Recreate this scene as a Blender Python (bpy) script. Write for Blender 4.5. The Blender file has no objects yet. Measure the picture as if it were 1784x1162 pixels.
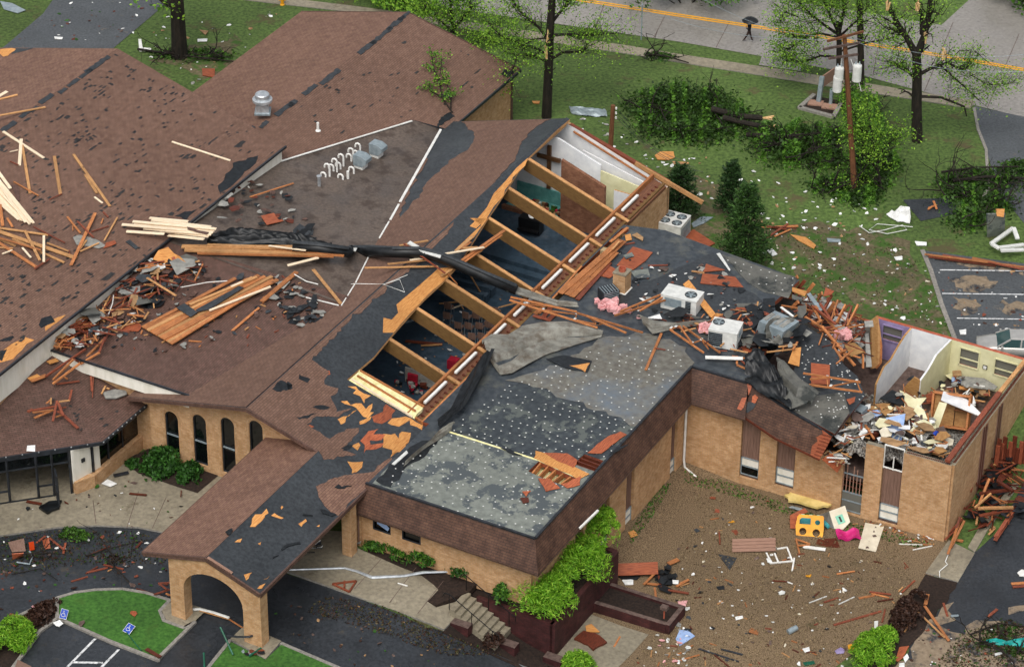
import bpy, math, random
from math import sin, cos, tan, pi, radians, sqrt, atan2
from mathutils import Vector as V, Matrix
from mathutils.geometry import delaunay_2d_cdt

SC = bpy.context.scene
COL = SC.collection
PW, PH = 1784,1162                      # photograph pixels, used to survey positions
FPX, PITCH, ROLL, TH, HC = 5373., radians(32.722), radians(.6008), radians(28.374),104.
fwd = V((0, cos(PITCH),-sin(PITCH))); _r = V((1,0,0)); _u = _r.cross(fwd)
RT = _r * cos(ROLL) + _u * sin(ROLL); UP = _u * cos(ROLL) - _r * sin(ROLL)
CAM = V((0,-HC / tan(PITCH), HC))
A = V((sin(TH), cos(TH),0)); B = V((cos(TH),-sin(TH),0)); Z = V((0,0,1))   # the church's two ground axes
cd = bpy.data.cameras.new('camera'); co = bpy.data.objects.new('camera', cd); COL.objects.link(co)
m = Matrix((RT, UP, -fwd)).transposed().to_4x4(); m.translation = CAM; co.matrix_world = m
cd.sensor_width = 36; cd.lens = 36 * FPX / PW; cd.clip_start = 1; cd.clip_end = 6000
SC.camera = co
w = bpy.data.worlds.new('World'); SC.world = w; w.use_nodes = True
nt = w.node_tree; bg = nt.nodes['Background']; sk = nt.nodes.new('ShaderNodeTexSky'); sk.sky_type = 'NISHITA'
SUN_EL, SUN_AZ = radians(58), radians(197)
sk.sun_disc = False; sk.sun_elevation = SUN_EL; sk.sun_rotation = SUN_AZ; sk.air_density = 1.0; sk.dust_density = 4.0; sk.ozone_density = 1.0
hv = nt.nodes.new('ShaderNodeHueSaturation'); hv.inputs['Saturation'].default_value = .3; nt.links.new(sk.outputs[0], hv.inputs['Color']); nt.links.new(hv.outputs[0], bg.inputs[0]); bg.inputs[1].default_value = 0.15
sl = bpy.data.lights.new('sun', 'SUN'); so = bpy.data.objects.new('sun', sl); COL.objects.link(so)
sl.energy = 1.0; sl.angle = radians(40); sl.color = (1,.97,.92)
sd = V((sin(SUN_AZ) * cos(SUN_EL), cos(SUN_AZ) * cos(SUN_EL), sin(SUN_EL)))
so.rotation_euler = sd.to_track_quat('Z', 'Y').to_euler()
SC.view_settings.view_transform = 'Standard'; SC.view_settings.look = 'None'
SC.view_settings.exposure = 0.24; SC.view_settings.gamma = 1.0

def ray(u, v): return fwd + RT * ((u - PW / 2) / FPX) + UP * ((PH / 2 - v) / FPX)
def at(u, v, z): d = ray(u, v); return CAM + d * ((z - HC) / d.z)
def P(a, b, z=0.): return A * a + B * b + Z * z
def S(x, a, b): t = min(1, max(0,(x - a) / (b - a))); return t * t * (3 - 2 * t)
def zg(a, b): return -2.6 * S(b, 8,16) * (1 - S(a, -4,10))
PL = dict(R=(5.02,0,-.36), ML=(6.62 + .3 * 4.45,0,.3), D=(5.2 + .09 * 22,.09,0), M=(5.44 + .1063 * 3.2 - .0553 * 18.8,-.1063,-.0553),
          L=(6.5 - .2 * 18.65,0,-.2), LL=(9.29 + .2 * 32.6,0,.2), TR=(6.15 - .243 * 21.75,0,-.243), TL=(6.15 + .243 * 21.75,0,.243),
          F=(4.0,0,0), PLf=(4.99 - .245 * .09,0,.245), E1=(3.3 - .236 * 12.44,0,-.236))
_s = .236 / sqrt(2)
PL['E2'] = (3.3 + _s * (26.1 - 12.44), _s, -_s)
PL['E2'] = (3.3 - (_s * -26.1 - _s * -12.44), _s, -_s)
PL['FL0'] = (0.15,0,0)
def zp(pl, a, b):
    if pl == 'G': return zg(a, b)
    if isinstance(pl, (int, float)): return pl
    c, x, y = PL[pl]; return c + x * a + y * b
def hit(u, v, pl, h=0.):
    if pl == 'G':
        z = 0
        for _ in range(25): p = at(u, v, z + h); z = .5 * z + .5 * zg(p.dot(A), p.dot(B))
        return at(u, v, z + h)
    if isinstance(pl, (int, float)): return at(u, v, pl + h)
    c, x, y = PL[pl]; n = Z - A * x - B * y; d = ray(u, v)
    return CAM + d * ((c + h - n.dot(CAM)) / n.dot(d))
def wallhit(u, v, n, k):                      # on the upright plane n.p = k
    d = ray(u, v); return CAM + d * ((k - n.dot(CAM)) / n.dot(d))
def ab(p): return (p.dot(A), p.dot(B))
def K(x0, y0, s): return lambda *pts: [(x0 + x / s, y0 + y / s) for x, y in pts]
def hab(pts, pl): return [ab(hit(u, v, pl)) for u, v in pts]
def rnd(s): return random.Random(s)

def inside(p, loop):
    x, y = p; c = False; n = len(loop); j = n - 1
    for i in range(n):
        xi, yi = loop[i][0], loop[i][1]; xj, yj = loop[j][0], loop[j][1]
        if (yi > y) != (yj > y) and x < (xj - xi) * (y - yi) / (yj - yi) + xi: c = not c
        j = i
    return c
def tri2d(outline, holes=(), extra=()):
    pts = []; ed = []
    for lp in [outline] + list(holes):
        n0 = len(pts); n = len(lp); pts += [V((p[0], p[1])) for p in lp]; ed += [(n0 + i, n0 + (i + 1) % n) for i in range(n)]
    pts += [V((p[0], p[1])) for p in extra]
    r = delaunay_2d_cdt(pts, ed, [],0,1e-5); vs = r[0]; out = []
    for f in r[2]:
        c = (sum(vs[i][0] for i in f) / len(f), sum(vs[i][1] for i in f) / len(f))
        if inside(c, outline) and not any(inside(c, h) for h in holes): out.append(list(f))
    use = sorted({i for f in out for i in f}); mp = {o: n for n, o in enumerate(use)}
    return [vs[i] for i in use],[[mp[i] for i in f] for f in out]
def rag(pts, step, amp, seed, closed=True):
    r = rnd(seed); out = []; n = len(pts)
    for i in range(n if closed else n - 1):
        a, b = V(pts[i][:2]), V(pts[(i + 1) % n][:2]); d = b - a; k = max(1, int(d.length / step)); nn = V((-d.y, d.x)).normalized() if d.length > 0 else V((0,0))
        for j in range(k):
            o = r.uniform(-amp, amp) if (j or closed) else 0
            out.append(tuple(a + d * ((j + (r.uniform(-.3,.3) if j else 0)) / k) + nn * o))
    if not closed: out.append(tuple(pts[-1][:2]))
    return out

class MB:
    def __init__(s): s.v = []; s.f = []; s.m = []; s.uv = []; s.mats = []
    def mi(s, mat):
        if mat not in s.mats: s.mats.append(mat)
        return s.mats.index(mat)
    def face(s, pts, mat, uv=None):
        n = len(s.v); s.v += [V(p) for p in pts]; s.f.append(list(range(n, n + len(pts)))); s.m.append(s.mi(mat)); s.uv.append(uv)
    def faces(s, vs, fs, mat, uvs=None):
        n = len(s.v); s.v += [V(p) for p in vs]; k = s.mi(mat)
        for i, f in enumerate(fs): s.f.append([n + j for j in f]); s.m.append(k); s.uv.append(uvs[i] if uvs else None)
    def box(s, c, x, y, z, mat, top=None, lenaxis=None):     # c centre, x y z half-vectors
        p = [c + x * i + y * j + z * k for k in (-1,1) for j in (-1,1) for i in (-1,1)]
        F = [(0,2,3,1),(4,5,7,6),(0,1,5,4),(2,6,7,3),(0,4,6,2),(1,3,7,5)]
        for q, f in enumerate(F):
            uv = None
            if lenaxis is not None:
                L = lenaxis.normalized(); W = [a.normalized() for a in (x, y, z) if abs(a.normalized().dot(L)) < .5]
                n = (p[f[1]] - p[f[0]]).cross(p[f[2]] - p[f[0]]).normalized()
                o = [a for a in W if abs(a.dot(n)) < .5] or W
                uv = [(p[i].dot(L), p[i].dot(o[0]) if len(o) == 1 else p[i].dot(W[0]) + p[i].dot(W[1])) for i in f]
            s.face([p[i] for i in f], top if (top and q == 1) else mat, uv)
    def beam(s, p, q, w, h, mat, up=Z, frac=.5):             # frac: how much of h lies above the line
        d = q - p; L = d.normalized(); x = L.cross(up)
        if x.length < 1e-3: x = L.cross(A)
        x.normalize(); y = x.cross(L)
        s.box((p + q) / 2 + y * (h * (frac - .5)), d / 2, x * w / 2, y * h / 2, mat, lenaxis=L)
    def slab(s, outline, pl, t, mat, side=None, holes=(), h=0., extra=()):
        vs, fs = tri2d(outline, holes, extra); top = [P(x, y, zp(pl, x, y) + h) for x, y in vs]; bot = [p - Z * t for p in top]
        cnt = {}
        for i, f in enumerate(fs):
            a, b, c = (vs[j] for j in f[:3])
            if (b - a).cross(c - a) > 0: fs[i] = f = f[::-1]     # (a,b) axes are left-handed seen from above
            for j in range(len(f)): cnt[(f[j], f[(j + 1) % len(f)])] = 1
        s.faces(top, fs, mat)
        if t > 0:
            s.faces(bot, [f[::-1] for f in fs], side or mat)
            for (i, j) in cnt:
                if (j, i) not in cnt: s.face([top[j], top[i], bot[i], bot[j]], side or mat)
    def prism(s, outline, z0, z1, mat, top=None):             # outline in (a,b), level top
        s.slab(outline, z1, z1 - z0, top or mat, mat)
    def wall(s, a0, b0, a1, b1, z0, z1, t, mat, holes=(), top=None, inner=None, n=None, topf=None):
        p, q = P(a0, b0), P(a1, b1); d = (q - p); L = d.length; d.normalize(); n = V((-d.y, d.x, 0))
        zf = z1 if callable(z1) else (lambda x: z1)
        ks = [0, L] if not callable(z1) else [L * i / 24 for i in range(25)]
        out = [(0, z0),(L, z0)] + [(x, zf(x)) for x in reversed(ks)]
        vs, fs = tri2d(out, holes); cnt = {}
        for i, f in enumerate(fs):
            x, y, z = (vs[j] for j in f[:3])
            if (y - x).cross(z - x) < 0: fs[i] = f = f[::-1]
            for j in range(len(f)): cnt[(f[j], f[(j + 1) % len(f)])] = 1
        fr = [p + d * x + Z * y - n * (t / 2) for x, y in vs]; bk = [p + d * x + Z * y + n * (t / 2) for x, y in vs]
        s.faces(fr, fs, mat); s.faces(bk, [f[::-1] for f in fs], inner or mat)
        for (i, j) in cnt:
            if (j, i) not in cnt:
                flat = abs(fr[i].z - fr[j].z) < 1e-4 and fr[i].z > (z0 + .05)
                s.face([fr[j], fr[i], bk[i], bk[j]],(top if (top and flat) else mat))
    def tube(s, pts, rad, mat, n=6, cap=True):
        rings = []; r = rad if isinstance(rad, (list, tuple)) else [rad] * len(pts); ref = None
        for i, p in enumerate(pts):
            t = (pts[min(i + 1, len(pts) - 1)] - pts[max(i - 1,0)]).normalized()
            if ref is None: ref = t.cross(Z) if abs(t.z) < .9 else t.cross(V((1,0,0)))
            x = (ref - t * ref.dot(t)).normalized(); ref = x; y = t.cross(x)
            rings.append([p + (x * cos(2 * pi * k / n) + y * sin(2 * pi * k / n)) * r[i] for k in range(n)])
        vs = [q for g in rings for q in g]; fs = []
        for i in range(len(rings) - 1):
            for k in range(n): fs.append((i * n + k, i * n + (k + 1) % n, (i + 1) * n + (k + 1) % n, (i + 1) * n + k))
        if cap: fs += [tuple(range(n))[::-1], tuple((len(rings) - 1) * n + k for k in range(n))]
        s.faces(vs, fs, mat)
    def lathe(s, c, prof, mat, n=16, ax=Z):
        x = ax.orthogonal().normalized(); y = ax.cross(x).normalized()
        vs = []; fs = []
        for (r, h) in prof: vs += [c + ax * h + (x * cos(2 * pi * k / n) + y * sin(2 * pi * k / n)) * r for k in range(n)]
        for i in range(len(prof) - 1):
            for k in range(n): fs.append((i * n + k, i * n + (k + 1) % n, (i + 1) * n + (k + 1) % n, (i + 1) * n + k))
        fs += [tuple(range(n))[::-1], tuple((len(prof) - 1) * n + k for k in range(n))]
        s.faces(vs, fs, mat)
    def grid(s, fn, nu, nv, mat, thick=0.):
        vs = [fn(i / nu, j / nv) for j in range(nv + 1) for i in range(nu + 1)]; w = nu + 1
        fs = [(j * w + i, j * w + i + 1,(j + 1) * w + i + 1,(j + 1) * w + i) for j in range(nv) for i in range(nu)]
        s.faces(vs, fs, mat)

WL = {}
def props(o, label=None, cat=None, group=None, kind=None):
    if label: o['label'] = label
    if cat: o['category'] = cat
    if group: o['group'] = group
    if kind: o['kind'] = kind
    return o
def thing(name, loc, label, cat, group=None):
    o = bpy.data.objects.new(name, None); COL.objects.link(o); o.location = loc; WL[o] = V(loc); o.empty_display_size = .3
    return props(o, label, cat, group)
def obj(name, mb, parent=None, label=None, cat=None, group=None, kind=None, smooth=False, org=None):
    me = bpy.data.meshes.new(name)
    lo = [min(p[i] for p in mb.v) for i in range(3)]; hi = [max(p[i] for p in mb.v) for i in range(3)]
    o0 = V(org) if org is not None else V(((lo[0] + hi[0]) / 2,(lo[1] + hi[1]) / 2, lo[2]))
    me.from_pydata([p - o0 for p in mb.v],[], mb.f)
    for k in mb.mats: me.materials.append(MAT[k])
    me.polygons.foreach_set('material_index', mb.m)
    uvl = me.uv_layers.new(name='UVMap').data
    for p, uv in zip(me.polygons, mb.uv):
        if uv is None:
            n = p.normal
            if abs(n.z) > .99 or n.length < .1: t, w_ = A, B
            else: t = Z.cross(n).normalized(); w_ = n.cross(t)
            for li in p.loop_indices:
                q = me.vertices[me.loops[li].vertex_index].co + o0; uvl[li].uv = (q.dot(t), q.dot(w_))
        else:
            for li, c in zip(p.loop_indices, uv): uvl[li].uv = c
    if smooth: me.polygons.foreach_set('use_smooth', [True] * len(me.polygons))
    o = bpy.data.objects.new(name, me); COL.objects.link(o); WL[o] = o0
    if parent: o.parent = parent; o.location = o0 - WL[parent]
    else: o.location = o0
    return props(o, label, cat, group, kind)
def clone(o, loc, rot=None, scale=None, label=None, group=None):
    c = o.copy(); COL.objects.link(c); c.location = loc; WL[c] = V(loc)
    if rot is not None: c.rotation_euler = rot
    if scale is not None: c.scale = (scale,) * 3 if isinstance(scale, (int, float)) else scale
    if label: c['label'] = label
    if group: c['group'] = group
    for ch in o.children:
        k = ch.copy(); COL.objects.link(k); k.parent = c
        for g in ch.children: j = g.copy(); COL.objects.link(j); j.parent = k
    return c

MAT = {}
def lin(h):
    h = h.lstrip('#'); c = [int(h[i:i + 2],16) / 255 for i in (0,2,4)]
    return tuple((x / 12.92 if x < .04045 else ((x + .055) / 1.055) ** 2.4) for x in c) + (1,)
def pm(name, c1, c2, scale=3., rough=.75, bump=0., detail=5., st=None, c3=None, big=.15, bigscale=.25, coord='Object', var=0., metal=0., lo=.35, hi=.65, rvar=0., brick=None, c3lo=.6, spec=.35, c3w=.05):
    m = bpy.data.materials.new(name); m.use_nodes = True; t = m.node_tree; N = t.nodes; Lk = t.links.new
    bs = N['Principled BSDF']; tc = N.new('ShaderNodeTexCoord'); src = tc.outputs[coord]
    mp = N.new('ShaderNodeMapping'); Lk(src, mp.inputs[0])
    if st: mp.inputs['Scale'].default_value = st
    nz = N.new('ShaderNodeTexNoise'); nz.inputs['Scale'].default_value = scale; nz.inputs['Detail'].default_value = detail; nz.inputs['Roughness'].default_value = .6; Lk(mp.outputs[0], nz.inputs['Vector'])
    cr = N.new('ShaderNodeValToRGB'); e = cr.color_ramp.elements; e[0].position = lo; e[1].position = hi; e[0].color = lin(c1); e[1].color = lin(c2); Lk(nz.outputs[0], cr.inputs[0])
    c = cr.outputs[0]; hgt = nz.outputs[0]
    if brick:
        bw, bh, mo, k1, k2, km = brick
        bt = N.new('ShaderNodeTexBrick'); Lk(tc.outputs['UV'], bt.inputs['Vector'])
        bt.inputs['Scale'].default_value = 1; bt.inputs['Brick Width'].default_value = bw; bt.inputs['Row Height'].default_value = bh
        bt.inputs['Mortar Size'].default_value = mo; bt.inputs['Mortar Smooth'].default_value = .3
        bt.inputs['Color1'].default_value = lin(k1); bt.inputs['Color2'].default_value = lin(k2); bt.inputs['Mortar'].default_value = lin(km)
        mx = N.new('ShaderNodeMix'); mx.data_type = 'RGBA'; mx.blend_type = 'MULTIPLY'; mx.inputs[0].default_value = 1
        Lk(bt.outputs[0], mx.inputs[6]); Lk(c, mx.inputs[7]); c = mx.outputs[2]; hgt = bt.outputs[1]
    if c3:
        n3 = N.new('ShaderNodeTexNoise'); n3.inputs['Scale'].default_value = bigscale * 3; n3.inputs['Detail'].default_value = 9; n3.inputs['Roughness'].default_value = .72; Lk(src, n3.inputs['Vector'])
        r3 = N.new('ShaderNodeValToRGB'); r3.color_ramp.elements[0].position = c3lo - c3w; r3.color_ramp.elements[1].position = c3lo + c3w; Lk(n3.outputs[0], r3.inputs[0])
        mx = N.new('ShaderNodeMix'); mx.data_type = 'RGBA'; Lk(r3.outputs[0], mx.inputs[0]); Lk(c, mx.inputs[6]); mx.inputs[7].default_value = lin(c3); c = mx.outputs[2]
    if big:
        nb = N.new('ShaderNodeTexNoise'); nb.inputs['Scale'].default_value = bigscale; nb.inputs['Detail'].default_value = 4; Lk(src, nb.inputs['Vector'])
        mr = N.new('ShaderNodeMapRange'); mr.inputs[1].default_value = .3; mr.inputs[2].default_value = .7; mr.inputs[3].default_value = 1 - big; mr.inputs[4].default_value = 1 + big; Lk(nb.outputs[0], mr.inputs[0])
        hs = N.new('ShaderNodeHueSaturation'); Lk(c, hs.inputs['Color']); v = mr.outputs[0]
        if var:
            oi = N.new('ShaderNodeObjectInfo'); m2 = N.new('ShaderNodeMapRange'); m2.inputs[3].default_value = 1 - var; m2.inputs[4].default_value = 1 + var; Lk(oi.outputs['Random'], m2.inputs[0])
            mm = N.new('ShaderNodeMath'); mm.operation = 'MULTIPLY'; Lk(v, mm.inputs[0]); Lk(m2.outputs[0], mm.inputs[1]); v = mm.outputs[0]
        Lk(v, hs.inputs['Value']); c = hs.outputs[0]
    Lk(c, bs.inputs['Base Color']); bs.inputs['Roughness'].default_value = rough; bs.inputs['Metallic'].default_value = metal
    bs.inputs['Specular IOR Level'].default_value = spec
    if rvar:
        nr = N.new('ShaderNodeTexNoise'); nr.inputs['Scale'].default_value = .6; nr.inputs['Detail'].default_value = 6; Lk(src, nr.inputs['Vector'])
        mr = N.new('ShaderNodeMapRange'); mr.inputs[1].default_value = .35; mr.inputs[2].default_value = .65; mr.inputs[3].default_value = rough - rvar; mr.inputs[4].default_value = rough + rvar; Lk(nr.outputs[0], mr.inputs[0]); Lk(mr.outputs[0], bs.inputs['Roughness'])
    if bump:
        bp = N.new('ShaderNodeBump'); bp.inputs['Strength'].default_value = bump; bp.inputs['Distance'].default_value = .02
        if brick: bp.invert = True
        Lk(hgt, bp.inputs['Height']); Lk(bp.outputs[0], bs.inputs['Normal'])
    MAT[name] = m; return m
def leafmat(name, c1, c2, tr=.25):
    m = bpy.data.materials.new(name); m.use_nodes = True; t = m.node_tree; N = t.nodes; Lk = t.links.new; bs = N['Principled BSDF']
    ge = N.new('ShaderNodeNewGeometry'); cr = N.new('ShaderNodeValToRGB'); cr.color_ramp.elements[0].color = lin(c1); cr.color_ramp.elements[1].color = lin(c2)
    Lk(ge.outputs['Random Per Island'], cr.inputs[0]); Lk(cr.outputs[0], bs.inputs['Base Color']); bs.inputs['Roughness'].default_value = .55; bs.inputs['Specular IOR Level'].default_value = .3
    tl = N.new('ShaderNodeBsdfTranslucent'); Lk(cr.outputs[0], tl.inputs[0]); mx = N.new('ShaderNodeMixShader'); mx.inputs[0].default_value = tr
    Lk(bs.outputs[0], mx.inputs[1]); Lk(tl.outputs[0], mx.inputs[2]); Lk(mx.outputs[0], N['Material Output'].inputs[0]); MAT[name] = m
def glassmat(name, col, rough=.05, alpha=None):
    m = bpy.data.materials.new(name); m.use_nodes = True; b = m.node_tree.nodes['Principled BSDF']
    b.inputs['Base Color'].default_value = lin(col); b.inputs['Roughness'].default_value = rough; b.inputs['Specular IOR Level'].default_value = .6
    if alpha: b.inputs['Transmission Weight'].default_value = alpha; b.inputs['IOR'].default_value = 1.1
    MAT[name] = m
BRK = ('d8c0a0', 'f4f0ea')
SH = (.34,.15,.014)
pm('shingle', 'e6e2de', 'ffffff', 2.5,.8,.35, big=.09, bigscale=.12, brick=SH + ('7d6051', '705548', '574338'))
pm('shingle_dark', 'd8d4d0', 'ffffff', 2.5,.6,.35, big=.09, bigscale=.15, brick=SH + ('6d5147', '5f483e', '42322b'))
pm('shingle_red', 'dcd8d4', 'ffffff', 2.5,.75,.3, big=.08, brick=SH + ('8b6a58', '7b5c4e', '594238'))
pm('mansard', 'b8b0ac', 'ffffff', 1.6,.7,.35, big=.16, bigscale=.3, brick=SH + ('664838', '583d30', '3a2a22'))
pm('tear', '262423', '3a3735', 5,.6,0, big=.1)
pm('felt', '2b2e31', '3d4144', 5,.5,.1, big=.2, rvar=.12)
pm('felt_black', '141618', '24282b', 4,.45,.2, big=.2)
pm('tarp_black', '0c0d0e', '1d2022', 2,.4,.1, big=.2)
pm('membrane', '50463f', '64584f', 6,.6,.1, c3='463b34', c3lo=.55, big=.2, bigscale=.3, rvar=.2)
pm('membrane_grey', '565550', '6d6c64', 1.5,.55,.1, c3='2f3230', c3lo=.55, bigscale=.12, rvar=.12)
pm('insulboard_dark', '2e3337', '41474a', 2.5,.5,.1, c3='575c58', c3lo=.545, bigscale=.2, big=.15, rvar=.15, c3w=.02)
pm('insulboard', '6a6e67', '80847c', 2.5,.6,.1, c3='4c5254', c3lo=.52, bigscale=.16, big=.1, rvar=.15, c3w=.018)
pm('insulboard_brown', '5d5850', '78766c', 2.5,.55,.1, c3='616a72', c3lo=.56, c3w=.09, bigscale=.06, big=.15, rvar=.15)
pm('wet_felt_blue', '30363b', '474c50', 2.5,.4,.1, c3='5a5b55', c3lo=.58, bigscale=.12, rvar=.15)
GR = (1.2,14,14)
pm('ply_orange', 'b4733a', 'dba05c', 2,.7,.05, st=(1,9,9), coord='UV', big=.15, var=.12)
pm('ply_red', '7e3e28', 'b2623e', 2,.55,.05, st=(1,9,9), coord='UV', big=.2, var=.15)
pm('lumber_tan', '9a6a3e', 'd0a06c', 3.5,.7,.05, st=GR, coord='UV', big=.2, bigscale=.9, var=.2, c3='6e5038', c3lo=.63)
pm('lumber_orange', '8a5230', 'c4824e', 2.5,.65,.05, st=GR, coord='UV', big=.22, bigscale=.9, var=.24, c3='5e3826', c3lo=.62)
pm('lumber_pale', 'd9bf9c', 'f3e3c8', 2.5,.75,.03, st=GR, coord='UV', big=.08, var=.06)
pm('lumber_red', '58291b', '985239', 2.5,.5,.05, st=GR, coord='UV', big=.2, var=.2)
pm('lumber_dark', '3c1c12', '6a3220', 2.5,.5,.05, st=GR, coord='UV', big=.2, var=.2)
pm('glulam', '5e4426', '7e6038', 2.5,.6,.03, st=(1,10,10), coord='UV', big=.12)
pm('ins_yellow', 'd8cf8c', 'f4eebc', 4,.9,.3, big=.1)
pm('ins_pink', 'c9898a', 'e8b3b0', 6,.95,.4, big=.1, var=.1)
pm('brick_tan', 'e2dacc', 'ffffff', 3,.85,.12, big=.12, bigscale=.5, brick=(.30,.105,.010, 'cda67c', 'bb9066', 'a8927a'))
pm('brick_red', 'c0b4b0', 'ffffff', 2,.7,.2, big=.2, bigscale=.5, brick=(.26,.09,.010, '502725', '402020', '342020'))
pm('brick_brown', 'd0c8c0', 'ffffff', 2,.85,.15, big=.12, brick=(.24,.085,.008, '97694e', '825640', '8a6a55'))
pm('white_paint', 'd6d4cc', 'ecebe6', 2,.6,0, big=.06)
pm('white_board', 'd8d4c4', 'ece8dc', 2,.7,0, st=(1,1,.3), big=.08)
pm('plaster_white', 'd2d3d4', 'e6e6e4', 1.5,.85,0, big=.06)
pm('plaster_cream', 'c9c49a', 'd9d5ad', 1.5,.85,0, big=.06)
pm('plaster_lilac', '84759c', '9c8fb4', 1.5,.85,0, big=.08)
pm('plaster_grey', '7c7b76', '9c9a92', 3,.85,0, big=.12, var=.15)
pm('teal_paint', '4f8a85', '6aa39c', 2,.6,0, big=.1)
pm('carpet', '2c3c48', '3a4c5a', 3,.6,0, big=.3, rvar=.25, c3='46505a', c3lo=.6)
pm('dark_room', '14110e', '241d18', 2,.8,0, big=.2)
pm('siding', '6d5346', '85685a', 2,.7,0, st=(8,8,.6), big=.15)
pm('rubble_mix', '3a3632', '9a968e', 9,.9,.4, c3='6a5644', c3lo=.56, bigscale=.6, big=.25, lo=.42, hi=.6)
pm('cove_wood', '5a3a2a', '7e543c', 2,.6,0, st=(1,8,8), coord='UV', big=.15)
pm('tan_plaster', 'a08a66', 'b8a27c', 2,.8,0, big=.1)
pm('cross_wood', '4e3520', '6a4a2c', 3,.6,0, big=.1)
pm('grass', '34461e', '5a7036', 4,.9,.6, detail=10, c3='514a30', c3lo=.60, big=.30, bigscale=.10)
pm('lawn_front', '2a501a', '44702a', 5,.9,.5, detail=9, c3='3a5a20', c3lo=.62, big=.2, bigscale=.3)
pm('worn_lawn', '4c4630', '6a6048', 4,.95,.5, detail=9, c3='38541c', c3lo=.52, big=.25, bigscale=.22)
pm('gravel', '463727', '8c775b', 16,.95,.8, detail=10, c3='4a4229', c3lo=.66, big=.2, bigscale=.10, lo=.38, hi=.62)
pm('mulch', '1c1410', '33261e', 7,.95,.5, detail=8, big=.3)
pm('asphalt', '282b2e', '373a3e', 6,.34,.15, detail=8, c3='45413a', c3lo=.64, bigscale=.35, big=.3, rvar=.18)
pm('asphalt_old', '3e4143', '55585a', 6,.45,.15, detail=8, c3='6b6154', c3lo=.66, bigscale=.25, big=.15, rvar=.15)
pm('mud_sand', '786855', '93826c', 3,.9,.3, detail=8, c3='33363a', c3lo=.54, bigscale=.2, big=.12)
pm('road_conc', '7b7670', '918c85', 4,.30,.05, detail=7, big=.14, bigscale=.15, rvar=.14)
pm('concrete', '787060', '918874', 4,.6,.1, detail=8, c3='5a503e', c3lo=.64, big=.14, rvar=.15)
pm('kerb', '74706a', '948f86', 6,.8,.1, big=.12)
pm('stone', '4a3a34', '6a5850', 4,.8,.2, big=.2)
pm('yellow_line', 'd09018', 'e8a828', 4,.5,0, big=.12)
pm('white_line', 'c4c6c6', 'e4e4e2', 4,.6,0, c3='5c5e5f', c3lo=.56, bigscale=.8, big=.05)
pm('metal_white', 'c4c5c0', 'dcdcd6', 3,.5,0, big=.08)
pm('metal_grey', '7f8b90', '9aa6aa', 3,.4,0, big=.1, metal=.2)
pm('metal_bright', 'a8adb0', 'd8dcde', 3,.3,0, big=.15, metal=.6)
pm('metal_dark', '1e2022', '30343a', 3,.45,0, big=.1)
pm('metal_sheet', '6c6a62', '8e8c82', 1.2,.45,.08, st=(.5,2,2), c3='5f574c', c3lo=.54, c3w=.1, big=.2, bigscale=.5, rvar=.12)
pm('black_iron', '0c0c0d', '161718', 3,.4,0, big=.1)
pm('paper', 'd0d0cc', 'f0f0ec', 3,.8,0, big=.05, var=.08)
pm('blue_board', '8aa4cf', 'a4bbdf', 2,.6,0, big=.06)
pm('cream_panel', 'd2cba0', 'e4deba', 2,.8,0, big=.08)
pm('tan_board', '93693c', 'ad8452', 2,.7,0, st=(1,5,5), big=.1)
pm('cardboard', '8a6a48', 'a88660', 3,.85,0, big=.1, var=.1)
pm('play_yellow', 'd89018', 'eaa82a', 2,.45,0, big=.06)
pm('play_beige', 'c9bfa8', 'ddd4be', 2,.55,0, big=.06)
pm('play_green', '6fb59a', '8ccbb0', 2,.5,0, big=.06)
pm('play_teal', '2f8f96', '46a8ac', 2,.5,0, big=.06)
pm('play_pink', 'b81a66', 'd63a84', 2,.4,0, big=.06)
pm('play_orange', 'c83c10', 'dc5020', 2,.45,0, big=.06)
pm('foam_yellow', 'c9b066', 'dcc580', 2,.9,.2, c3='5a5030', c3lo=.68, bigscale=1.5, big=.08)
pm('bench_wood', '8c6a58', 'a58270', 3,.75,.05, st=(1,8,8), coord='UV', big=.1)
pm('sign_blue', '1f3f9a', '2a4eb0', 2,.4,0, big=.04)
pm('pole_green', '0e4a34', '17604a', 2,.4,0, big=.06)
pm('teal_tarp', '0f7f7a', '1ba39a', 3,.4,.2, big=.2)
pm('red_item', '8c1424', 'b0203a', 2,.5,0, big=.1)
pm('clay', '9a4c34', 'b4624a', 3,.8,.1, big=.1)
pm('skin', 'b08468', 'c09478', 3,.6,0, big=.05)
pm('cloth_black', '101114', '1c1d22', 3,.8,0, big=.1)
pm('cloth_brown', '2a1c18', '38261f', 3,.8,0, big=.1)
pm('silver_paint', 'a9a7a2', 'b6b4ae', 2,.25,0, big=.03, metal=.3)
pm('rubber', '0b0b0c', '141416', 3,.8,0, big=.1)
pm('bark', '2a2019', '45362a', 5,.9,.5, st=(1,1,.3), big=.2)
pm('bark_dark', '14110d', '2a231b', 5,.85,.5, st=(1,1,.3), big=.2)
pm('pole_wood', '5c3a24', '7a5034', 4,.8,.2, st=(3,3,.3), big=.15)
pm('split_wood', 'cfa36a', 'e8c898', 4,.8,.1, big=.1)
glassmat('glass_dark', '0a0d0e', .06); glassmat('glass_car', '2f4a4a', .05); glassmat('glass_grey', '6d6c64', .25)
glassmat('glass_clear', 'c8d4d4', .02,.85)
leafmat('leaf_fresh', '5a8a1c', 'a8d24c', .4); leafmat('leaf_mid', '30561a', '6a9834', .3); leafmat('leaf_dark', '1c3010', '456626', .25)
leafmat('leaf_lime', '558c12', 'b2da4c', .35); leafmat('needle', '182c13', '3a5a2c', .15); leafmat('needle_mid', '244218', '507434', .15)
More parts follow.
